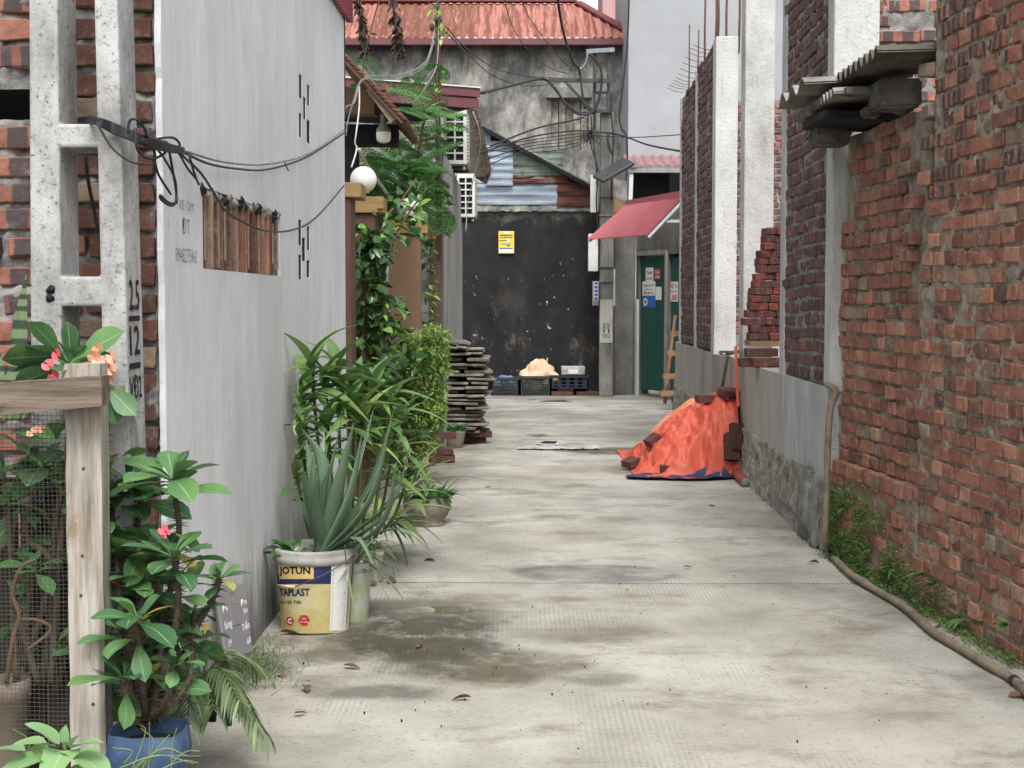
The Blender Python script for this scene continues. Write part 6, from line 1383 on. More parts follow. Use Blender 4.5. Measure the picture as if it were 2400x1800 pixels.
for k in range(60):
    p = P(rnd.uniform(0, 240), rnd.uniform(1000, 1560), rnd.uniform(3.58, 3.72)); items.append((rnd.choice(LE), aim(p, rv() + Vector((0, -.2, .1)), rnd.uniform(.6, 1.0), rnd.gauss(0, .5))))
for (x, y, dx, dz, s) in ((150, 835, -1, .02, 1.15), (165, 850, .9, .6, 1.25), (150, 840, -.5, .7, .95), (165, 850, .05, 1, .8), (245, 900, .35, -.3, .9), (240, 890, .3, -.9, .9), (150, 860, -.8, -.25, 1.0)):
    items.append((LE[1], aim(P(x, y, 3.56), (dx, -.15, dz), s, 0.9)))
leafset(ef, items, 200)
flower(ef, 127, 855, 3.52, m_petal, 5); flower(ef, 245, 862, 3.52, m_petal_p, 8, .012, .034); flower(ef, 262, 930, 3.62, m_petal_p, 2, .010, .012); flower(ef, 84, 1010, 3.6, m_petal_p, 2, .010, .01); flower(eu, 390, 1240, 3.5, m_petal, 2, .009, .008)
wire(ef, [P(*q) for q in ((15, 1600, 3.56), (30, 1500, 3.54), (45, 1440, 3.54), (30, 1390, 3.55), (50, 1330, 3.55), (85, 1310, 3.55))], .006, m_twig, 'twig'); wire(ef, [P(*q) for q in ((45, 1450, 3.54), (95, 1455, 3.53), (118, 1478, 3.53), (62, 1525, 3.52))], .004, m_twig, 'twig')
t = thing('grey_tub', 'grey brown tub with lipped rim behind the wire mesh', 'pot', (P(20, 1700, 3.62).x, 3.62, 0)); zr = P(20, 1590, 3.62).z
mb = MB(); mb.lathe([(.05, .0), (.052, zr - .05), (.06, zr - .045), (.06, zr), (.052, zr), (.05, zr - .03), (.001, zr - .03)], (P(18, 1700, 3.62).x, 3.62, 0), 24); mb.build('tub_body', m_browntub, t)
t = thing('blue_tub', 'cut down blue plastic container at lower left holding the thorny shrub', 'pot', (P(345, 1750, 3.42).x, 3.42, 0)); zr = P(345, 1738, 3.33).z; cx_ = P(345, 1750, 3.42).x
mb = MB(); prof = [(.094, 0), (.097, zr * .45), (.094, zr * .52), (.091, zr * .62), (.094, zr * .70), (.097, zr * .78), (.090, zr), (.086, zr), (.088, zr - .06)]
sq = lambda r, a_: r * (1 / max(abs(cos(a_)), abs(sin(a_))) ** .55)
vs = []; sg = 32
for r, z in prof:
    for k in range(sg): a_ = 2 * pi * k / sg; R_ = sq(r, a_); vs.append(Vector((cx_ + R_ * cos(a_), 3.44 + R_ * sin(a_), z + .004 * noise.noise(Vector((cos(a_) * 2, sin(a_) * 2, z * 9))))))
mb.add(vs, [(i * sg + k, i * sg + (k + 1) % sg, (i + 1) * sg + (k + 1) % sg, (i + 1) * sg + k) for i in range(len(prof) - 1) for k in range(sg)], True); mb.build('tub_body', m_bluepot, t)
mb = MB(); mb.lathe([(.001, zr - .035), (.09, zr - .04)], (cx_, 3.44, 0), 16); mb.build('soil', m_soil, t)
# snake plant at the far left
sn = thing('snake_plant', 'banded snake plant leaves rising at the far left edge above the rail', 'plant', P(10, 950, 3.6))
for (x0, y0, x1, y1, w_) in ((8, 900, 66, 642, .022), (25, 905, 42, 720, .018), (40, 905, 62, 812, .016), (-10, 905, -30, 700, .02), (55, 905, 72, 850, .012)):
    a, b = P(x0, y0 + 80, 3.62), P(x1, y1, 3.6); mb = MB(); d = (b - a)
    mb.grid(4, 14, lambda s_, t_: a + d * t_ + Vector(((s_ - .5) * 2 * w_ * min(1, .7 + t_) * (1 - t_ ** 3.5) + .0, -.010 * (1 - (2 * s_ - 1) ** 2) * (1 - t_) + .012 * sin(t_ * 2), 0)) + Vector((.008 * sin(t_ * 5), 0, 0))); mb.build('leaf', m_snake, sn)
# pale broad leaved seedling at the bottom left corner
bl = thing('broad_leaf_seedling', 'pale green broad leaved seedling at the bottom left corner', 'plant', G(150, 1900) + Vector((0, 0, 0)))
LP = [leaf_mesh('leaf', m_leaf_pale, .12, .085, 'heart', .35, .22, 8, wave=.03), leaf_mesh('leaf', m_leaf_pale, .10, .062, 'ovate', .4, .25, 8, wave=.03), leaf_mesh('leaf', m_leaf_pale, .06, .035, 'ovate', .2, .3, 6)]
BY = 3.0; cpt = P(150, 1740, BY); wire(bl, [P(160, 1990, BY), P(165, 1850, BY), cpt], .004, m_stem_g, 'stem')
items = []
for (x, y, dx, dy, dz, s, k) in ((140, 1745, -.5, -.1, .55, .95, 1), (165, 1755, .7, -.2, .35, .95, 1), (175, 1765, .75, -.5, -.15, 1.15, 0), (150, 1760, -.1, -1, -.25, 1.0, 0), (120, 1765, -.8, -.5, -.1, 1.1, 0), (150, 1745, .1, -.1, 1, .8, 2), (110, 1740, -.9, -.2, .1, .9, 1), (90, 1780, -.9, -.6, -.2, 1.2, 0), (60, 1760, -1, .1, .15, .9, 1), (165, 1750, .35, -.3, .6, .8, 2), (130, 1750, -.35, -.5, .3, .8, 2), (190, 1790, .5, -.9, -.1, 1.0, 1)):
    items.append((LP[k], aim(P(x, y, BY + rnd.uniform(-.04, .04)), (dx, dy, dz), s * .92, rnd.gauss(0, .15))))
leafset(bl, items, 60)
gs = thing('grass_tuft', 'wispy green grass stems in front of the blue tub', 'grass', G(330, 1990))
for (x0, y0, x1, y1, x2, y2) in ((290, 1830, 350, 1775, 470, 1772), (280, 1800, 370, 1770, 455, 1790), (300, 1830, 340, 1720, 327, 1698), (345, 1840, 350, 1750, 350, 1694), (400, 1820, 405, 1740, 415, 1706), (300, 1815, 380, 1755, 440, 1772), (330, 1810, 360, 1740, 330, 1706), (290, 1790, 310, 1760, 262, 1752), (330, 1800, 390, 1730, 398, 1722), (310, 1835, 420, 1785, 465, 1788), (40, 1800, 70, 1740, 30, 1708), (75, 1790, 80, 1750, 92, 1728), (370, 1820, 430, 1765, 468, 1760)):
    mb = MB(); q = spline([P(x0, y0, 3.12), P(x1, y1, 3.1), P(x2, y2, 3.08)], 8); mb.tube(q, [.0017 * (1 - .7 * i / len(q)) for i in range(len(q))], 4); mb.build('blade', m_leaf_dry, gs)

# ------------------------------------------------------------------ small palm, rubber hose bits, grey panel by the wall
pm = thing('dwarf_palm', 'small dwarf palm with drooping fronds on the ground beside the plaster wall', 'plant', G(470, 1700))
LF = leaf_mesh('leaflet', m_leaf_grass, .10, .011, 'strap', .5, .3, 6); pc_ = P(470, 1590, 3.85)
for (x, y, Y) in ((600, 1690, 3.75), (625, 1720, 3.8), (560, 1640, 3.7), (400, 1650, 3.8), (440, 1680, 3.65), (610, 1560, 4.0), (530, 1545, 3.9), (400, 1580, 3.9), (585, 1650, 3.78), (500, 1660, 3.7)):
    e = P(x, y, Y); m_ = (pc_ + e) / 2 + Vector((0, 0, .055)); q = spline([pc_, m_, e], 8); fr_ = MB(); fr_.tube(q, .0022, 5); fo = fr_.build('frond', m_stem_g, pm)
    for i in range(4, len(q)):
        d = (q[i] - q[i - 1]).normalized(); sd_ = d.cross(Vector((0, 0, 1))).normalized()
        for sg in (1, -1): link('leaflet', LF, fo, Matrix.Translation(-0 * d) @ aim(q[i], d * .6 + sd_ * sg * .6 + Vector((0, -.1, -.25)), rnd.uniform(.7, 1.05)))
pm2 = thing('rubber_pipe_scrap', 'short dark rubber pipe pieces standing under the palm fronds', 'pipe', G(530, 1700))
for (x0, y0, x1, y1, r) in ((497, 1690, 500, 1600, .012), (536, 1700, 520, 1600, .011), (545, 1660, 535, 1600, .008)):
    mb = MB(); mb.tube([P(x0, y0, 3.95), P((x0 + x1) / 2 + 2, (y0 + y1) / 2, 3.95), P(x1, y1, 3.97)], r, 10); mb.build('pipe_piece', m_tarp_navy if x0 > 530 else m_black_p, pm2)
pl = thing('control_box', 'flat grey plastic control box with white marker scribbles leaning by the plaster wall', 'control box', G(555, 1550))
pA, pB, pC, pD = P(531, 1551, 4.50), P(594, 1528, 4.62), P(576, 1366, 4.80), P(504, 1373, 4.68)
ex_, ey_ = (pB - pA), (pD - pA); nz_ = ex_.cross(ey_).normalized(); nz_ = nz_ if nz_.y < 0 else -nz_
def pq(s, t, o=0.0): return pA.lerp(pB, s).lerp(pD.lerp(pC, s), t) + nz_ * o
mb = MB(); mb.prism([pq(0, 0), pq(1, 0), pq(1, 1), pq(0, 1)], nz_ * -.018, (0, 0, 0)); o = mb.build('panel_body', m_greypanel, pl); bevel(o, .004)
mb = MB(); mb.prism([pq(.34, .42), pq(.78, .42), pq(.70, .80), pq(.36, .80)], (0, 0, 0), nz_ * .004); o = mb.build('cover_plate', m_greypanel, pl); bevel(o, .002)
mb = MB(); mb.prism([pq(.44, .70), pq(.62, .70), pq(.62, .79), pq(.44, .79)], nz_ * .0042, nz_ * .0052)
mb.build('socket_face', m_browntub, pl)
for (s, t) in ((.46, .72), (.54, .72), (.46, .76), (.54, .76), (.40, .86), (.46, .87), (.52, .88)):
    mb = MB(); mb.lathe([(.0001, 0), (.0025, 0)], pq(s + .02, t, .0058 if t < .8 else .001), 8, Matrix((ex_.normalized(), ey_.normalized(), nz_)).transposed()); mb.build('screw_hole', m_dark, pl)
for txt, s0, t0, w_, h_ in (('Đk', .10, .62, .20, .09), ('làng', .10, .40, .26, .10), ('19', .12, .16, .14, .08), ('Đn', .74, .66, .2, .10), ('lu', .80, .55, .14, .08), ('Tiền', .68, .32, .28, .13), ('60', .80, .12, .14, .08)):
    vs, fs = text_mesh(txt, 1.0); mx, my = max(v.x for v in vs), max(v.y for v in vs); mb = MB(); mb.add([pq(s0 + v.x / mx * w_, t0 + v.y / my * h_ + v.x / mx * .03, .0015) for v in vs], fs); mb.build('marker_writing', m_chalk, pl)
mb = MB(); mb.box((0, 0, .11), (.11, .08, .22)); o = link('blue_box', mb.mesh('blue_box', m_tarp_navy), None, Matrix.Translation(G(515, 1560) + Vector((0, .12, 0))) @ Euler((0, 0, .4)).to_matrix().to_4x4()); bevel(o, .012, 2); _props(o, 'dark blue box half hidden behind the grey panel', 'box')
mb = MB(); mb.box((0, 0, .13), (.15, .02, .26)); o = link('dark_board', mb.mesh('dark_board', m_darksteel), None, Matrix.Translation(G(470, 1560) + Vector((0, .25, 0))) @ Euler((-.15, 0, .3)).to_matrix().to_4x4()); _props(o, 'dark board standing behind the thorny shrub by the wall', 'board')
# ------------------------------------------------------------------ paint bucket planters
BKX, BKR0, BKR1 = 735.0, 0.133, 0.158; g0 = G(735, 1488); bcy = g0.y + BKR0; bcx = (BKX - CX) / F * bcy; bh = P(735, 1278, bcy).z
bk1 = thing('paint_bucket', 'large yellow and navy paint bucket holding the big aloe', 'bucket', (bcx, bcy, 0))
def bR(z): return BKR0 + (BKR1 - BKR0) * max(0, min(1, z / bh))
mb = MB(); mb.lathe([(BKR0 - .006, 0.0), (BKR0, .006), (bR(bh - .06), bh - .06), (bR(bh - .06) + .002, bh - .058)], (bcx, bcy, 0), 48, cap=(True, False)); mb.build('bucket_wall', m_offwhite, bk1)
mb = MB(); R_ = BKR1; mb.lathe([(R_ - .003, bh - .058), (R_ + .006, bh - .052), (R_ + .008, bh - .030), (R_ + .004, bh - .026), (R_ + .006, bh - .012), (R_ + .004, bh - .002), (R_ - .004, bh), (R_ - .010, bh - .006), (R_ - .012, bh - .05), (.001, bh - .05)], (bcx, bcy, 0), 48); mb.build('rim', simple('bucket_rim', [c(122, 120, 114), c(156, 154, 148), c(176, 174, 168)], 9, rough=.7), bk1)
mb = MB(); mb.lathe([(.001, bh - .042), (R_ - .012, bh - .045)], (bcx, bcy, 0), 24); mb.build('soil', m_soil, bk1)
def bkp(px, py, off):
    th = math.asin(max(-.995, min(.995, (px - 732) / 86.0))); z = 0.15
    for _ in range(3): R = bR(z) + off; Y = bcy - R * cos(th); z = P(px, py, Y).z
    return Vector((bcx + R * sin(th), bcy - R * cos(th), z))
def bpatch(name, x0, x1, y0, y1, off, mat, n=14):
    mb = MB(); mb.grid(n, 4, lambda a_, b_: bkp(x0 + (x1 - x0) * a_, y1 + (y0 - y1) * b_, off)); return mb.build(name, mat, bk1)
k = NT('bucket_yellow', 0.55, 0.35); _v = k.vec((1, 1, 1)); _b = k.ramp(k.noise(7, 6, .7, _v), [(.3, c(168, 152, 86)), (.5, c(184, 174, 124)), (.7, c(192, 188, 158))]); _b = k.mix(k.smooth(k.noise(12, 6, .75, _v), .58, .72), _b, c(150, 134, 66)); k.col(_b); m_byel = k.mat
m_bnavy = simple('bucket_navy', [c(34, 42, 82), c(44, 54, 96)], 8, rough=.5); m_bgold = simple('logo_yellow', [c(206, 176, 110), c(216, 190, 130)], 8, rough=.5); m_bred = simple('logo_red', [c(178, 46, 50)], 8, rough=.5)
bpatch('label_yellow', 650, 816, 1368, 1484, .0012, m_byel); bpatch('label_navy', 650, 817, 1308, 1369, .0014, m_bnavy)
bpatch('label_text_panel', 776, 810, 1308, 1478, .0022, m_paper); bpatch('logo_plate', 660, 740, 1318, 1357, .0022, m_bgold); bpatch('logo_stripe', 660, 740, 1316, 1321, .003, m_bred)
def btext(txt, x0, x1, y0, y1, off, mat, ex=.0):
    vs, fs = text_mesh(txt, 1.0, ex=ex); mn, mx, a_, b_ = min(v.x for v in vs), max(v.x for v in vs), min(v.y for v in vs), max(v.y for v in vs); mb = MB()
    mb.add([bkp(x0 + (v.x - mn) / (mx - mn) * (x1 - x0), y1 + (v.y - a_) / (b_ - a_) * (y0 - y1), off) for v in vs], fs); return mb.build('lettering', mat, bk1)
btext('JOTUN', 661, 733, 1328, 1351, .0032, m_ink, .035); btext('TAPLAST', 656, 731, 1379, 1397, .0026, m_bnavy, .03); btext('Sơn Nội Thất', 656, 711, 1405, 1417, .0026, m_ink, .012)
mb = MB(); y = 1314
while y < 1474:
    if rnd.random() < .86: mb.add([bkp(x, yy, .0032) for x, yy in ((779, y + 1), (779 + rnd.uniform(20, 29), y + 1), (779 + 28, y), (779, y))], [(0, 1, 2, 3)])
    y += 3.1
mb.build('fine_print', m_inkfade, bk1, kind='stuff')
for (x, y, r, txt) in ((680, 1455, 12, ''), (716, 1454, 15, 'x')):
    for rr, off, mt in ((r + 1.6, .0026, m_bgold), (r, .0032, m_bred)):
        mb = MB(); mb.add([bkp(x, y, off)] + [bkp(x + rr * cos(q * pi / 3), y + rr * .95 * sin(q * pi / 3), off) for q in range(6)], [(0, 1 + (i + 1) % 6, 1 + i) for i in range(6)]); mb.build('hexagon_mark', mt, bk1)
btext('Dễ', 711, 721, 1447, 1452, .004, m_paper); btext('thi công', 706, 727, 1455, 1461, .004, m_paper); btext('C', 674, 686, 1449, 1462, .004, m_paper, .05)
wire(bk1, [bkp(797, 1275, .012), bkp(799, 1300, .012), bkp(802, 1322, .014), bkp(812, 1302, .016), bkp(770, 1340, .018), bkp(730, 1362, .018), bkp(700, 1376, .016)], .0022, m_rebar, 'handle_wire')
mb = MB(); mb.tube([bkp(660, 1372, .014), bkp(680, 1374, .016), bkp(702, 1376, .016)], .0055, 8); mb.build('handle_grip', m_byel, bk1)
def simple_bucket(label, cat, x, yb, r0, r1, h, mat, seg=28, name='planter_bucket', rim=True, col2=None):
    g = G(x, yb); cy = g.y + r0; cx_ = (x - CX) / F * cy; t = thing(name, label, cat, (cx_, cy, 0))
    mb = MB(); mb.lathe([(r0 * .97, 0), (r0, .004), (r1, h - .03), (r1, h), (r1 - .006, h), (r1 - .008, h - .03), (.001, h - .03)], (cx_, cy, 0), seg, cap=(True, False)); mb.build('bucket_wall', mat, t)
    if rim: mb = MB(); mb.lathe([(r1 + .0005, h - .032), (r1 + .007, h - .028), (r1 + .007, h - .004), (r1 + .001, h + .001)], (cx_, cy, 0), seg); mb.build('rim', m_offwhite, t)
    return t, Vector((cx_, cy, h))
k = NT('algae_white', 0.6, 0.3); _b = k.ramp(k.noise(5, 6, .7, k.vec((1, 1, .6))), [(.4, c(196, 198, 188)), (.52, c(168, 178, 128)), (.7, c(128, 150, 84))]); k.col(_b); m_algae = k.mat
b2, top2 = simple_bucket('pale green stained bucket tucked behind the paint bucket', 'bucket', 812, 1462, .082, .094, .235, m_algae)
b3, top3 = simple_bucket('small dirty white bucket behind the green stained one', 'bucket', 868, 1366, .052, .058, .15, m_foamwhite)
# clay bowl
g = G(1000, 1236); cyy = g.y + .09; cxx = (1000 - CX) / F * cyy; bowl = thing('clay_bowl', 'grey clay bowl with foot ring spilling small plants', 'pot', (cxx, cyy, 0))
mb = MB(); mb.lathe([(.095, 0), (.10, .006), (.098, .02), (.092, .026), (.118, .06), (.136, .10), (.138, .13), (.132, .155), (.136, .165), (.128, .165), (.122, .15), (.001, .145)], (cxx, cyy, 0), 36, cap=(True, False)); mb.build('bowl_wall', m_clay, bowl)
mb = MB(); mb.lathe([(.1385, .124), (.1405, .13), (.1385, .136)], (cxx, cyy, 0), 36); mb.build('raised_band', m_asb, bowl)
top4 = Vector((cxx, cyy, .16))
g = G(1062, 1052); dp = thing('dark_pot', 'small dark pot of leafy greens beside the board stack', 'pot', (g.x, g.y + .1, 0)); mb = MB(); mb.lathe([(.075, 0), (.078, .004), (.105, .13), (.11, .15), (.10, .15), (.001, .13)], (g.x, g.y + .1, 0), 24, cap=(True, False)); mb.build('pot_wall', m_clay, dp); top5 = Vector((g.x, g.y + .1, .15))
for kx, (x, y, z, lb) in enumerate(((1035, 1086, .03, 'bottom brick of the small step beside the slim brown post'), (1030, 1086, .09, 'middle brick of the small step beside the slim brown post'), (1040, 1066, .15, 'top brick of the small step beside the slim brown post'))):
    g = G(x, y); o = link('step_brick', brick_mesh('s', m_brick_loose, kx), None, Matrix.Translation((g.x, g.y + (.06 if kx == 2 else .02), z)) @ Euler((0, 0, rnd.gauss(0, .1))).to_matrix().to_4x4()); _props(o, lb, 'brick', 'step bricks')

# ------------------------------------------------------------------ aloe
al = thing('aloe_plant', 'big spiky aloe with thick grey green leaves in the paint bucket', 'plant', (bcx, bcy, bh - .04))
ab = Vector((bcx + .03, bcy, bh - .045))
def aloe_leaf(tip, w_, bend, th=.3, base=None, up=0.0):
    b0 = (base or ab); d = tip - b0; mid = (b0 + tip) / 2 + bend; q = spline([b0, mid, tip], 9); n = len(q); mb = MB(); vs = []; sg = 8
    for i, p in enumerate(q):
        t = i / (n - 1); tg = (q[min(i + 1, n - 1)] - q[max(i - 1, 0)]).normalized(); out = (p - Vector((b0.x, b0.y - .0, p.z))); out = Vector((out.x, out.y, 0)); 
        if out.length < .01: out = Vector((d.x, d.y, 0))
        if out.length < .01: out = Vector((0, -1, 0))
        nx = (out.normalized() - tg * out.normalized().dot(tg))
        nx = nx.normalized() if nx.length > .01 else tg.orthogonal().normalized(); sx = tg.cross(nx).normalized(); W_ = w_ * (1 - t ** 1.6) * (.78 + .5 * t if t < .4 else .98) + .0012
        for k in range(sg):
            a_ = 2 * pi * k / sg; ca, sa = cos(a_), sin(a_); yy = sa * W_ * th; 
            if sa < 0: yy = sa * W_ * th * .25 - (abs(ca) - 1) * 0 
            yy += -W_ * .35 * ca * ca * 1.0 * (-1)
            vs.append(p + sx * ca * W_ + nx * (yy * -1 + W_ * .2))
    fs = [(i * sg + k, i * sg + (k + 1) % sg, (i + 1) * sg + (k + 1) % sg, (i + 1) * sg + k) for i in range(n - 1) for k in range(sg)] + [tuple((n - 1) * sg + k for k in range(sg))]
    mb.add(vs, fs, True); mb.mi = 1
    for i in range(1, n - 2):
        for f in (.0, .5):
            for k in (0, sg // 2):
                p = vs[i * sg + k].lerp(vs[(i + 1) * sg + k], f); cen = q[i].lerp(q[i + 1], f); o_ = (p - cen).normalized(); tg = (q[i + 1] - q[i]).normalized()
                mb.add([p - tg * .0025, p + tg * .0025, p + o_ * .005 + tg * .002, p + o_ * .001 + Vector((0, -.0015, 0))], [(0, 1, 2), (0, 3, 2)])
    return mb.build('leaf', [m_aloe, m_leaf_pale], al)
for (x, y, Y, w_, bx_, bz_) in ((803, 967, 5.66, .030, -.01, .02), (850, 1010, 5.60, .046, .03, -.01), (915, 1000, 5.5, .036, .05, -.04), (965, 1030, 5.75, .030, .08, -.05), (706, 1002, 5.6, .034, .05, .09), (709, 1100, 5.5, .026, -.015, .06), (934, 1070, 5.42, .032, .08, -.07), (940, 1110, 5.75, .028, .07, -.05), (775, 1085, 5.52, .026, -.02, .02), (749, 1119, 5.44, .028, -.02, .045), (718, 1030, 5.8, .030, .0, .06), (875, 960, 5.85, .026, .02, .0), (925, 958, 5.9, .026, .04, -.02), (760, 1010, 5.8, .028, -.01, .03), (735, 1060, 5.6, .022, -.02, .05), (830, 990, 5.5, .04, .0, .0), (955, 1140, 5.5, .024, .05, .03), (690, 1140, 5.7, .024, -.02, .05), (1010, 1290, 5.55, .018, .07, .10), (880, 1330, 5.4, .018, .03, .10)):
    aloe_leaf(P(x, y, Y), w_ * 1.15, Vector((bx_, -.02, bz_)))
# ------------------------------------------------------------------ dracaena canes behind
LD = [leaf_mesh('leaf', m_leaf_dr, L, w_, 'lance', dr, .35, 9) for L, w_, dr in ((.29, .068, .9), (.26, .074, .6), (.31, .062, 1.2), (.23, .072, 1.0))]; LDY = [leaf_mesh('leaf', m_leaf_dry, .30, .046, 'lance', .8, .3, 9)]
dc = thing('dracaena_clump', 'clump of leafy green dracaena canes behind the aloe against the plaster wall', 'plant', (bcx + .08, bcy + .55, 0))
items = []
for (x, y, Y, s) in ((705, 905, 6.1, .8), (728, 845, 6.2, 1.0), (762, 880, 6.25, .9), (790, 860, 6.4, 1.0), (830, 890, 6.5, .95), (875, 900, 6.6, 1.0), (910, 940, 6.5, 1.0), (850, 960, 6.3, .9), (700, 1000, 6.0, .75), (760, 980, 6.1, .85), (930, 990, 6.6, .9), (690, 1090, 5.95, .7), (900, 1040, 6.4, .9), (820, 930, 6.2, .9), (940, 1060, 6.7, .8), (960, 1100, 6.8, .7)):
    tp = P(x, y, Y); gx = P(x + (820 - x) * .5, 1200, Y).x; q = [Vector((gx, Y, .18)), Vector(((gx + tp.x) / 2, Y, tp.z * .55)), tp]; wire(dc, q, .0075, m_stem_g, 'cane')
    for i in range(11):
        a_ = i * 2.4 + rnd.random(); el = 1.15 - 1.2 * i / 11; d = Vector((cos(a_) * cos(el) + .10, sin(a_) * cos(el) - .35, sin(el) + .12)); me = rnd.choice(LDY) if rnd.random() < .16 and x > 770 else rnd.choice(LD)
        bp_ = tp - Vector((0, 0, .015 * i)); 
        if bp_.x + d.x * .2 < LW.pt(0, 0).x + .02: d.x = abs(d.x) + .25
        items.append((me, aim(bp_, d, s * rnd.uniform(.75, 1.05), rnd.gauss(0, .2))))
leafset(dc, items, 280)
# low leaves in the buckets, straps
LS = [leaf_mesh('leaf', m_leaf_grass, L, .013, 'strap', dr, .3, 8) for L, dr in ((.26, .9), (.2, 1.2), (.16, .6))]; LO = [leaf_mesh('leaf', m_leaf_vine, L, L * .5, 'ovate', .4, .25, 6) for L in (.09, .075, .06)]
LSM = [leaf_mesh('leaf', m_leaf_fern, L, L * .62, 'ovate', .3, .25, 5) for L in (.045, .036, .03)]
def tuft(label, p, n, meshes, r, s=1.0, up=.7, name='pot_plant', fall=0.0, lim=150):
    t = thing(name, label, 'plant', p); items = []
    for i in range(n):
        a_ = rnd.random() * 6.28; rr = r * sqrt(rnd.random()); q = Vector(p) + Vector((rr * cos(a_), rr * sin(a_), rnd.uniform(-.01, .03))); el = rnd.uniform(.1, 1.3) * up
        items.append((rnd.choice(meshes), aim(q, (cos(a_) * cos(el), sin(a_) * cos(el), sin(el) - fall * rnd.random()), s * rnd.uniform(.7, 1.2), rnd.gauss(0, .3))))
    leafset(t, items, lim); return t
tuft('strap leaved plant in the pale green stained bucket', top2, 46, LS, .06, 1.0, .8, 'strap_plant', .5)
tuft('strap leaved plant trailing from the small dirty white bucket', top3, 40, LS, .04, .9, .6, 'strap_plant', .9)
tuft('mixed small leaved plants filling the grey clay bowl', top4, 280, LSM + LSM + [LS[2]], .13, 1.2, 1.0, 'bowl_plant', .4)
tuft('low green leafy plant in the small dark pot', top5, 110, LSM, .10, 1.5, .9, 'leafy_plant', .5)
tuft('round leaved plant crowding the left rim of the paint bucket', Vector((bcx - .09, bcy - .02, bh - .03)), 16, LO, .05, 1.2, .9, 'round_leaf_plant', .3)
tuft('tall strap leaved plant behind the clay bowl', P(960, 1140, 8.6), 50, LS, .08, 1.5, 1.0, 'strap_plant', .2)
tuft('variegated strap plant between the aloe and clay bowl', P(900, 1230, 7.2), 46, LS + [LDY[0]], .08, 1.2, .9, 'strap_plant', .4)
lw_ = leaf_mesh('leaf', m_leaf_grass, .30, .02, 'strap', .5, .3, 8)

# ------------------------------------------------------------------ climbing vine on the pillars
vn = thing('climbing_vine', 'dark glossy leaved vine climbing the brown pillars and globe lamps', 'plant', (-.9, 9.4, 0)); items = []
LV = [leaf_mesh('leaf', m_leaf_vine, L, L * .52, 'ovate', .35, .3, 6) for L in (.115, .10, .085)]; LVL = [leaf_mesh('leaf', m_leaf_vine_l, L, L * .5, 'ovate', .3, .3, 6) for L in (.09, .075)]
def vbox(n, x0, x1, y0, y1, Y0, Y1, light=.2, s=1.0):
    for i in range(n):
        p = P(rnd.uniform(x0, x1), rnd.uniform(y0, y1), rnd.uniform(Y0, Y1)); lt = rnd.random() < light
        items.append((rnd.choice(LVL if lt else LV), aim(p, (rnd.gauss(.25, .6), rnd.gauss(-.5, .5), rnd.gauss(-.15, .55)), s * rnd.uniform(.7, 1.15), rnd.gauss(0, .5))))
vbox(260, 838, 905, 540, 780, 8.85, 9.1, .12); vbox(300, 838, 925, 740, 1020, 8.8, 9.3, .15); vbox(90, 870, 950, 690, 830, 9.2, 9.9, .35); vbox(45, 905, 1000, 420, 520, 9.4, 10.1, .35, 1.1); vbox(16, 870, 940, 495, 570, 9.0, 9.4, .5); vbox(24, 925, 985, 530, 560, 9.7, 10.1, .4); vbox(80, 930, 1000, 820, 1010, 9.6, 10.2, .3)
vbox(60, 992, 1020, 560, 780, 10.9, 11.2, .45, .8); vbox(18, 1025, 1060, 440, 560, 11.4, 11.6, .5); vbox(20, 838, 870, 520, 600, 8.9, 9.0, .4)
for (x, y) in ((1020, 30), (1030, 60), (1035, 85), (1030, 150), (1022, 200), (1036, 205), (1025, 245), (1040, 250), (1018, 300), (1010, 345), (1035, 90), (1028, 18)):
    for q in range(3): items.append((rnd.choice(LVL), aim(P(x + rnd.gauss(0, 5), y + rnd.gauss(0, 6), 11.5), (rnd.gauss(0, .5), -.4, rnd.gauss(-.3, .4)), .9)))
for pts in ([(845, 1000, 9.0), (850, 800, 8.95), (870, 650, 8.95), (900, 520, 9.2), (940, 470, 9.6), (975, 420, 9.8)], [(870, 1000, 9.1), (900, 800, 9.1), (930, 560, 9.6), (1000, 440, 10)], [(1005, 800, 11.1), (1008, 650, 11.0), (1012, 540, 11.1)], [(1022, 560, 11.5), (1030, 400, 11.5), (1024, 200, 11.5), (1030, 20, 11.5)]):
    wire(vn, [P(*q) for q in pts], .007, m_twig, 'vine_stem')
leafset(vn, items, 290)
# ming aralia
mg = thing('ming_aralia', 'fluffy yellow green ming aralia shrub spilling past the wide brown pillar', 'shrub', (P(975, 1040, 10.2).x, 10.2, 0))
LM = leaf_mesh('leaf', m_leaf_ming, .030, .010, 'lance', .3, .3, 2); mb = MB(); uvs = []
CL = [(985, 800, 34), (1015, 790, 30), (1035, 800, 14), (960, 850, 34), (1005, 850, 40), (1020, 900, 30), (985, 930, 38), (1005, 970, 36), (1020, 985, 22), (975, 1000, 26), (950, 900, 30), (1000, 1020, 22), (990, 1045, 12), (925, 830, 26), (935, 880, 26), (1028, 840, 22), (1018, 945, 26), (1044, 788, 9), (1042, 815, 8), (900, 850, 16), (915, 900, 18), (1036, 955, 9), (985, 1062, 8), (1012, 1045, 10), (955, 800, 16), (1040, 870, 10)]
its = []
for (x, y, r) in CL:
    for i in range(int(r * 5.2)):
        a_ = rnd.random() * 6.28; rr = r * rnd.random() ** .6; Y = 10.0 + rnd.gauss(0, .10); p = P(x + rr * cos(a_), y + rr * sin(a_), Y); d0 = Vector((rnd.gauss(.3, .6), rnd.gauss(-.4, .5), rnd.gauss(-.3, .6)))
        for q in range(4): its.append((LM, aim(p + rv(.008), d0 + rv(.5), rnd.uniform(.8, 1.5), rnd.gauss(0, .6))))
leafset(mg, its, 0, rest='crown')
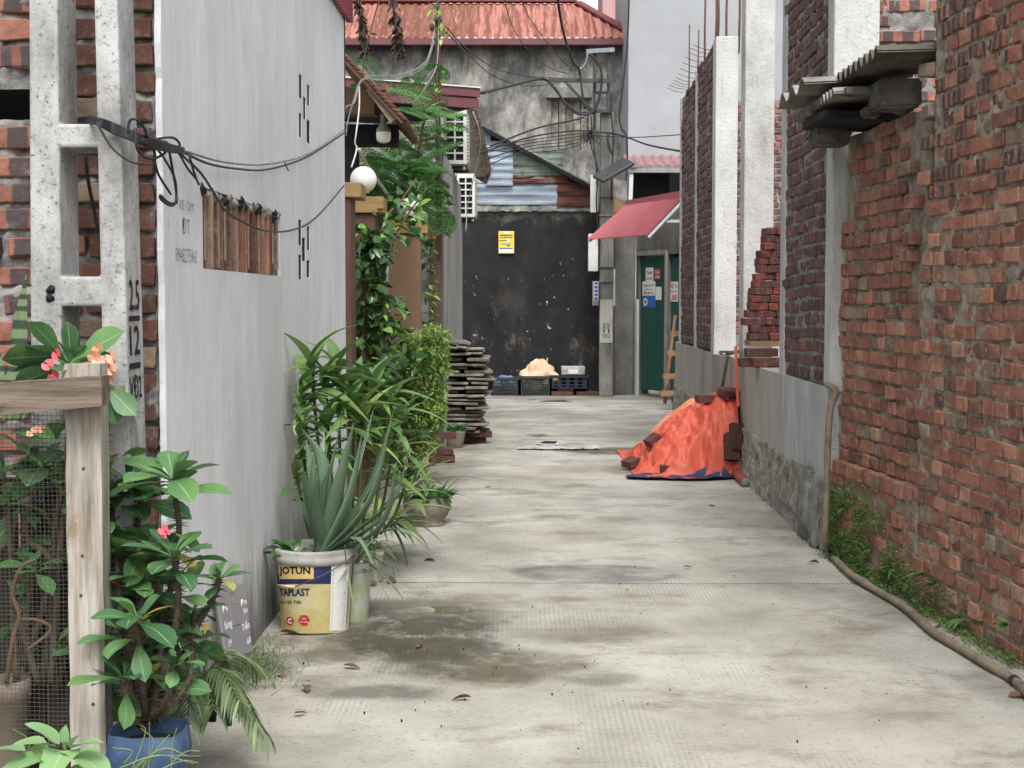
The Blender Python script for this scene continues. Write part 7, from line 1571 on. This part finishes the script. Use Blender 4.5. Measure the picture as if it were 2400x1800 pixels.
for pts in ([(980, 1060, 10.15), (985, 950, 10.1), (1000, 850, 10.05), (1010, 800, 10.0)], [(975, 1060, 10.15), (960, 950, 10.1), (945, 860, 10.0)], [(985, 1000, 10.1), (1012, 930, 10.05), (1022, 880, 10)]): wire(mg, [P(*q) for q in pts], .008, m_twig, 'stem')
# ------------------------------------------------------------------ feathery tree behind the gate
ft = thing('feather_leaf_tree', 'slender tree with feathery fern like leaves behind the gate pillars', 'tree', (P(960, 700, 11.4).x, 11.4, 0))
def frond_mesh(L, n=13):
    vs = []; fs = []
    def lf(p, d, l, w_):
        d = d.normalized(); s_ = d.cross(Vector((0, 0, 1))).normalized() * w_; b = len(vs); m_ = p + d * l * .5
        vs.extend([p, m_ + s_, p + d * l, m_ - s_]); fs.append((b, b + 1, b + 2, b + 3))
    for i in range(1, n + 1):
        t = i / n; y = L * t; z = -L * .35 * t * t; l1 = L * .42 * sin(pi * (t * .85 + .12)); p = Vector((0, y, z))
        for sg in (1, -1):
            d1 = Vector((sg * .9, .5, -.25)).normalized()
            m_ = 6
            for j in range(1, m_ + 1):
                q = p + d1 * l1 * j / m_
                for s2 in (1, -1): lf(q, Vector((d1.x * .5, .5 * s2 + .3, -.2)), L * .075, L * .020)
    b = len(vs); vs.extend([Vector((-.001, 0, 0)), Vector((.001, 0, 0)), Vector((0, L * .5, -L * .085)), Vector((0, L, -L * .35))]); fs.append((b, b + 1, b + 2)); 
    me = bpy.data.meshes.new('frond'); me.from_pydata([tuple(v) for v in vs], [], fs); me.materials.append(m_leaf_fern); me.update(); return me
FM = [frond_mesh(.30), frond_mesh(.24, 11), frond_mesh(.36, 14)]
for i in range(225):
    if i < 195: x, y, Y = rnd.uniform(812, 985), rnd.uniform(370, 560), rnd.uniform(10.6, 12.2)
    else: x, y, Y = rnd.uniform(880, 1000), rnd.uniform(200, 400), rnd.uniform(11.0, 12.2)
    if y < 330 and x < 930: x += 60
    link('frond', FM[i % 3], ft, aim(P(x, y, Y), (rnd.gauss(.35, .6), rnd.gauss(-.5, .4), rnd.gauss(.15, .35)), rnd.uniform(.7, 1.1), rnd.gauss(0, .4)))
for (x, y, dx, dz, s) in ((900, 200, -.3, .1, .9), (905, 205, .9, .05, 1.0), (930, 250, 1, .0, .9), (880, 185, -.2, .4, .7), (985, 245, .9, -.05, .9)):
    link('frond', FM[0], ft, aim(P(x, y, 11.0), (dx, -.3, dz), s * 1.1, .3))
for pts in ([(960, 900, 11.4), (955, 600, 11.4), (965, 450, 11.3), (985, 330, 11.2), (1000, 250, 11.2)], [(965, 450, 11.3), (930, 330, 11.2), (905, 200, 11.1)], [(962, 480, 11.3), (900, 430, 11.2), (860, 400, 11)], [(985, 330, 11.2), (1030, 320, 11.1)]): wire(ft, [P(*q) for q in pts], .012, m_twig, 'trunk' if pts[0][1] == 900 else 'branch')
# ------------------------------------------------------------------ dried hanging creepers at the top
for lb, bx_, by_, Y, n in (('dried brown creeper hanging from above, left of the pair', 838, -20, 9.6, 20), ('dried brown creeper hanging from above, right of the pair', 918, -20, 9.6, 14)):
    t = thing('dried_creeper', lb, 'creeper', P(bx_, 0, Y), 'dried hanging creepers'); sp_ = [P(bx_, by_, Y), P(bx_ + 10, 40, Y), P(bx_ + 14, 80, Y), P(bx_ + (18 if n > 15 else 24), 115, Y)]; wire(t, sp_, .006, m_stem, 'stem'); q = spline(sp_, 10); items = []
    LDd = leaf_mesh('leaf', m_dead_dark, .12, .030, 'lance', .5, .7, 6, wave=.3)
    for i in range(n * 4): items.append((LDd, aim(rnd.choice(q[:-2]) + rv(.006), (rnd.gauss(0, .22), rnd.gauss(0, .25), -1), rnd.uniform(.5, 1.15), rnd.random() * 6)))
    for i in range(4): items.append((LDd, aim(q[-1], (rnd.gauss(0, .4), 0, -1), rnd.uniform(.5, .8), rnd.random() * 6)))
    leafset(t, items, 100)
tw_ = thing('bare_twig', 'thin bare black twig rising from the tiled gate roof', 'twig', P(855, 165, 9.3)); wire(tw_, [P(*q) for q in ((850, 175, 9.3), (856, 125, 9.3), (866, 85, 9.3), (876, 45, 9.3), (892, -10, 9.3))], .005, m_stem, 'twig_stem')

# ------------------------------------------------------------------ moss and ferns at the right wall foot
LMs = leaf_mesh('leaf', m_moss, .014, .007, 'ovate', .4, .3, 2); its = []
for i in range(12000):
    u = abs(rnd.gauss(.3, .6)); 
    if u > 2.2: continue
    z = abs(rnd.gauss(0, .11)) + (.30 * rnd.random() if u < .75 and rnd.random() < .55 else 0)
    if noise.noise(Vector((u * 5, z * 8, 3))) < -.15: continue
    its.append((LMs, aim(RW.pt(u, z, .012 + .015 * rnd.random()), RW.n * .8 + rv(.5) + Vector((0, 0, .2)), rnd.uniform(.5, 1.2), rnd.random() * 6)))
for i in range(2600):
    u = rnd.uniform(0.0, 2.3); o_ = abs(rnd.gauss(.0, .035)) + .015
    if noise.noise(Vector((u * 4, 8, 3))) < -.1: continue
    its.append((LMs, aim(RW.pt(u, rnd.uniform(0, .03), o_), RW.n * .3 + rv(.5) + Vector((0, 0, .6)), rnd.uniform(.5, 1.3), rnd.random() * 6)))
ms = bpy.data.objects.new('moss', None)
mb = MB()
for me, M in its: mb.add([M @ v.co for v in me.vertices], [tuple(p.vertices) for p in me.polygons], True)
mb.build('moss', m_moss, label='green moss and seedlings clinging to the brick wall foot', cat='moss', kind='stuff')
LFn = leaf_mesh('frond', m_leaf_fern, .11, .022, 'lance', .6, .3, 6)
for k, (x, y, lb) in enumerate(((2100, 1330, 'small bright fern growing midway along the wall foot'), (2175, 1345, 'yellow green fern leaning beside the first wall fern'), (2265, 1450, 'fern near the bend of the hose'), (2370, 1465, 'fern on the wall foot by the right edge'), (1990, 1190, 'tiny fern under the footing ledge'), (2200, 1370, 'drooping little fern below the yellow green one'))):
    u, z = RW.hit(x, y); p = RW.pt(u, max(z, .03), .012); t = thing('wall_fern', lb, 'fern', p, 'wall ferns')
    for i in range(9): link('frond', LFn, t, aim(p, RW.n * rnd.uniform(.3, 1) + RW.u * rnd.gauss(0, .8) + Vector((0, 0, rnd.uniform(-.2, .8))), rnd.uniform(.5, 1.0)))
# ------------------------------------------------------------------ things on the ground
mb = MB()
for i in range(420):
    g = G(rnd.gauss(610, 45), rnd.gauss(1540, 28)); 
    if g.x < LW.pt(g.y - pn.y, 0).x + .01: continue
    mb.tube([g, g + Vector((rnd.gauss(0, .012), rnd.gauss(0, .012), rnd.uniform(.005, .03)))], [.0012, .0004], 3, False)
for i in range(260):
    g = G(rnd.gauss(590, 40), rnd.gauss(1580, 18)); mb.tube([g, g + Vector((rnd.gauss(0, .03), rnd.gauss(0, .03), rnd.uniform(.01, .05)))], [.0014, .0003], 3, False)
mb.build('short_grass', m_moss, label='short weedy grass at the plaster wall foot near the grey panel', cat='grass', kind='stuff')
LG = [leaf_mesh('fallen_leaf', m_leaf_dead, L, L * .45, 'ovate', .35, .5, 6) for L in (.09, .07, .05)]
FLs = [(655, 1487, 0, 'brown fallen leaf against the foot of the paint bucket'), (715, 1612, 1, 'curled brown leaf on the concrete, lower left'), (803, 1565, 1, 'dry leaf near the olive stain left of centre'), (665, 1587, 2, 'small reddish leaf beside the grass'), (2362, 1638, 0, 'reddish leaf on the concrete at the right edge'), (1105, 1640, 1, 'flat tan leaf lying low in the centre'), (690, 1680, 2, 'dark shrivelled leaf near the palm fronds'), (980, 1522, 2, 'tiny black leaf curled on the olive stain'), (1600, 1332, 2, 'black leaf lump right of the cement patch'), (1895, 1322, 1, 'brown leaf scraps near the hose bend'), (925, 1362, 0, 'dark long leaf behind the paint bucket'), (885, 1375, 0, 'withered black leaf lying beside the small bucket'), (1020, 1318, 1, 'pinkish leaf near the clay bowl'), (1660, 1188, 2, 'black leaf on pale concrete before the tarpaulin'), (1150, 1145, 2, 'black leaf right of the clay bowl')]
for (x, y, kx, lb) in FLs:
    o = link('fallen_leaf', LG[kx], None, aim(G(x, y) + Vector((0, 0, .009)), (rnd.gauss(0, 1), rnd.gauss(0, .5), .05), 1.0, rnd.gauss(0, .4))); _props(o, lb, 'leaf', 'fallen leaves')
mb = MB()
for i in range(80):
    x, y = rnd.uniform(700, 2350), 1800 - 500 * rnd.random() ** .7
    if x > 1900 and y < 1400: continue
    g = G(x, y) + Vector((0, 0, .004)); r = rnd.uniform(.001, .0034); mb.lathe([(r, -.006), (r * .9, r * .5), (.0002, r * .8)], g, 5)
mb.build('grit', m_dark, label='scattered black grit specks on the concrete', cat='grit', kind='stuff')
t = thing('white_foam_strip', 'torn strip of dirty white sheet lying flat across the alley', 'sheet', G(1300, 1056)); mb = MB()
fa_, fb_ = G(1212, 1052), G(1405, 1054)
mb.grid(60, 8, lambda a_, b_: Vector((fa_.x + (fb_.x - fa_.x) * a_ + .02 * noise.noise(Vector((b_ * 6, 1, 1))), fa_.y - .14 + .28 * b_ + .05 * noise.noise(Vector((a_ * 8, b_ * 2, 5))), .012 + .014 * abs(noise.noise(Vector((a_ * 12, b_ * 4, 2))))))); mb.build('sheet_piece', m_foamwhite, t)
def puddle(x, y, rx, ry, seed):
    g = G(x, y); g.z = gz(g.x, g.y) - .0075; mb = MB(); n = 40; mb.add([g + Vector((0, 0, .0085))] + [g + Vector((rx * cos(2 * pi * i / n) * (1 + .25 * noise.noise(Vector((cos(i * .157) * 1.5, sin(i * .157) * 1.5, seed)))), ry * sin(2 * pi * i / n) * (1 + .25 * noise.noise(Vector((cos(i * .157) * 2, sin(i * .157) * 2, seed + 5)))), .0085)) for i in range(n)], [(0, 1 + i, 1 + (i + 1) % n) for i in range(n)]); mb.build('puddle', m_water, kind='structure')
puddle(1050, 1430, .115, .075, 1); puddle(1320, 938, .5, .28, 4)
m_rep = simple('repair_cement', [c(88, 87, 83), c(120, 119, 114), c(150, 149, 144)], 3, rough=.9, bump=.004)
mb = MB(); mb.add([G(x, y, .011) for x, y in ((1255, 1040), (1275, 1031), (1315, 1032), (1330, 1041), (1290, 1046))], [(0, 4, 3, 2, 1)]); mb.build('repair_patch', m_foamwhite, kind='structure'); mb = MB(); mb.add([G(x, y, .015) for x, y in ((1264, 1038), (1275, 1034), (1306, 1034), (1302, 1039))], [(0, 3, 2, 1)]); mb.build('drain_opening', m_dark, kind='structure')
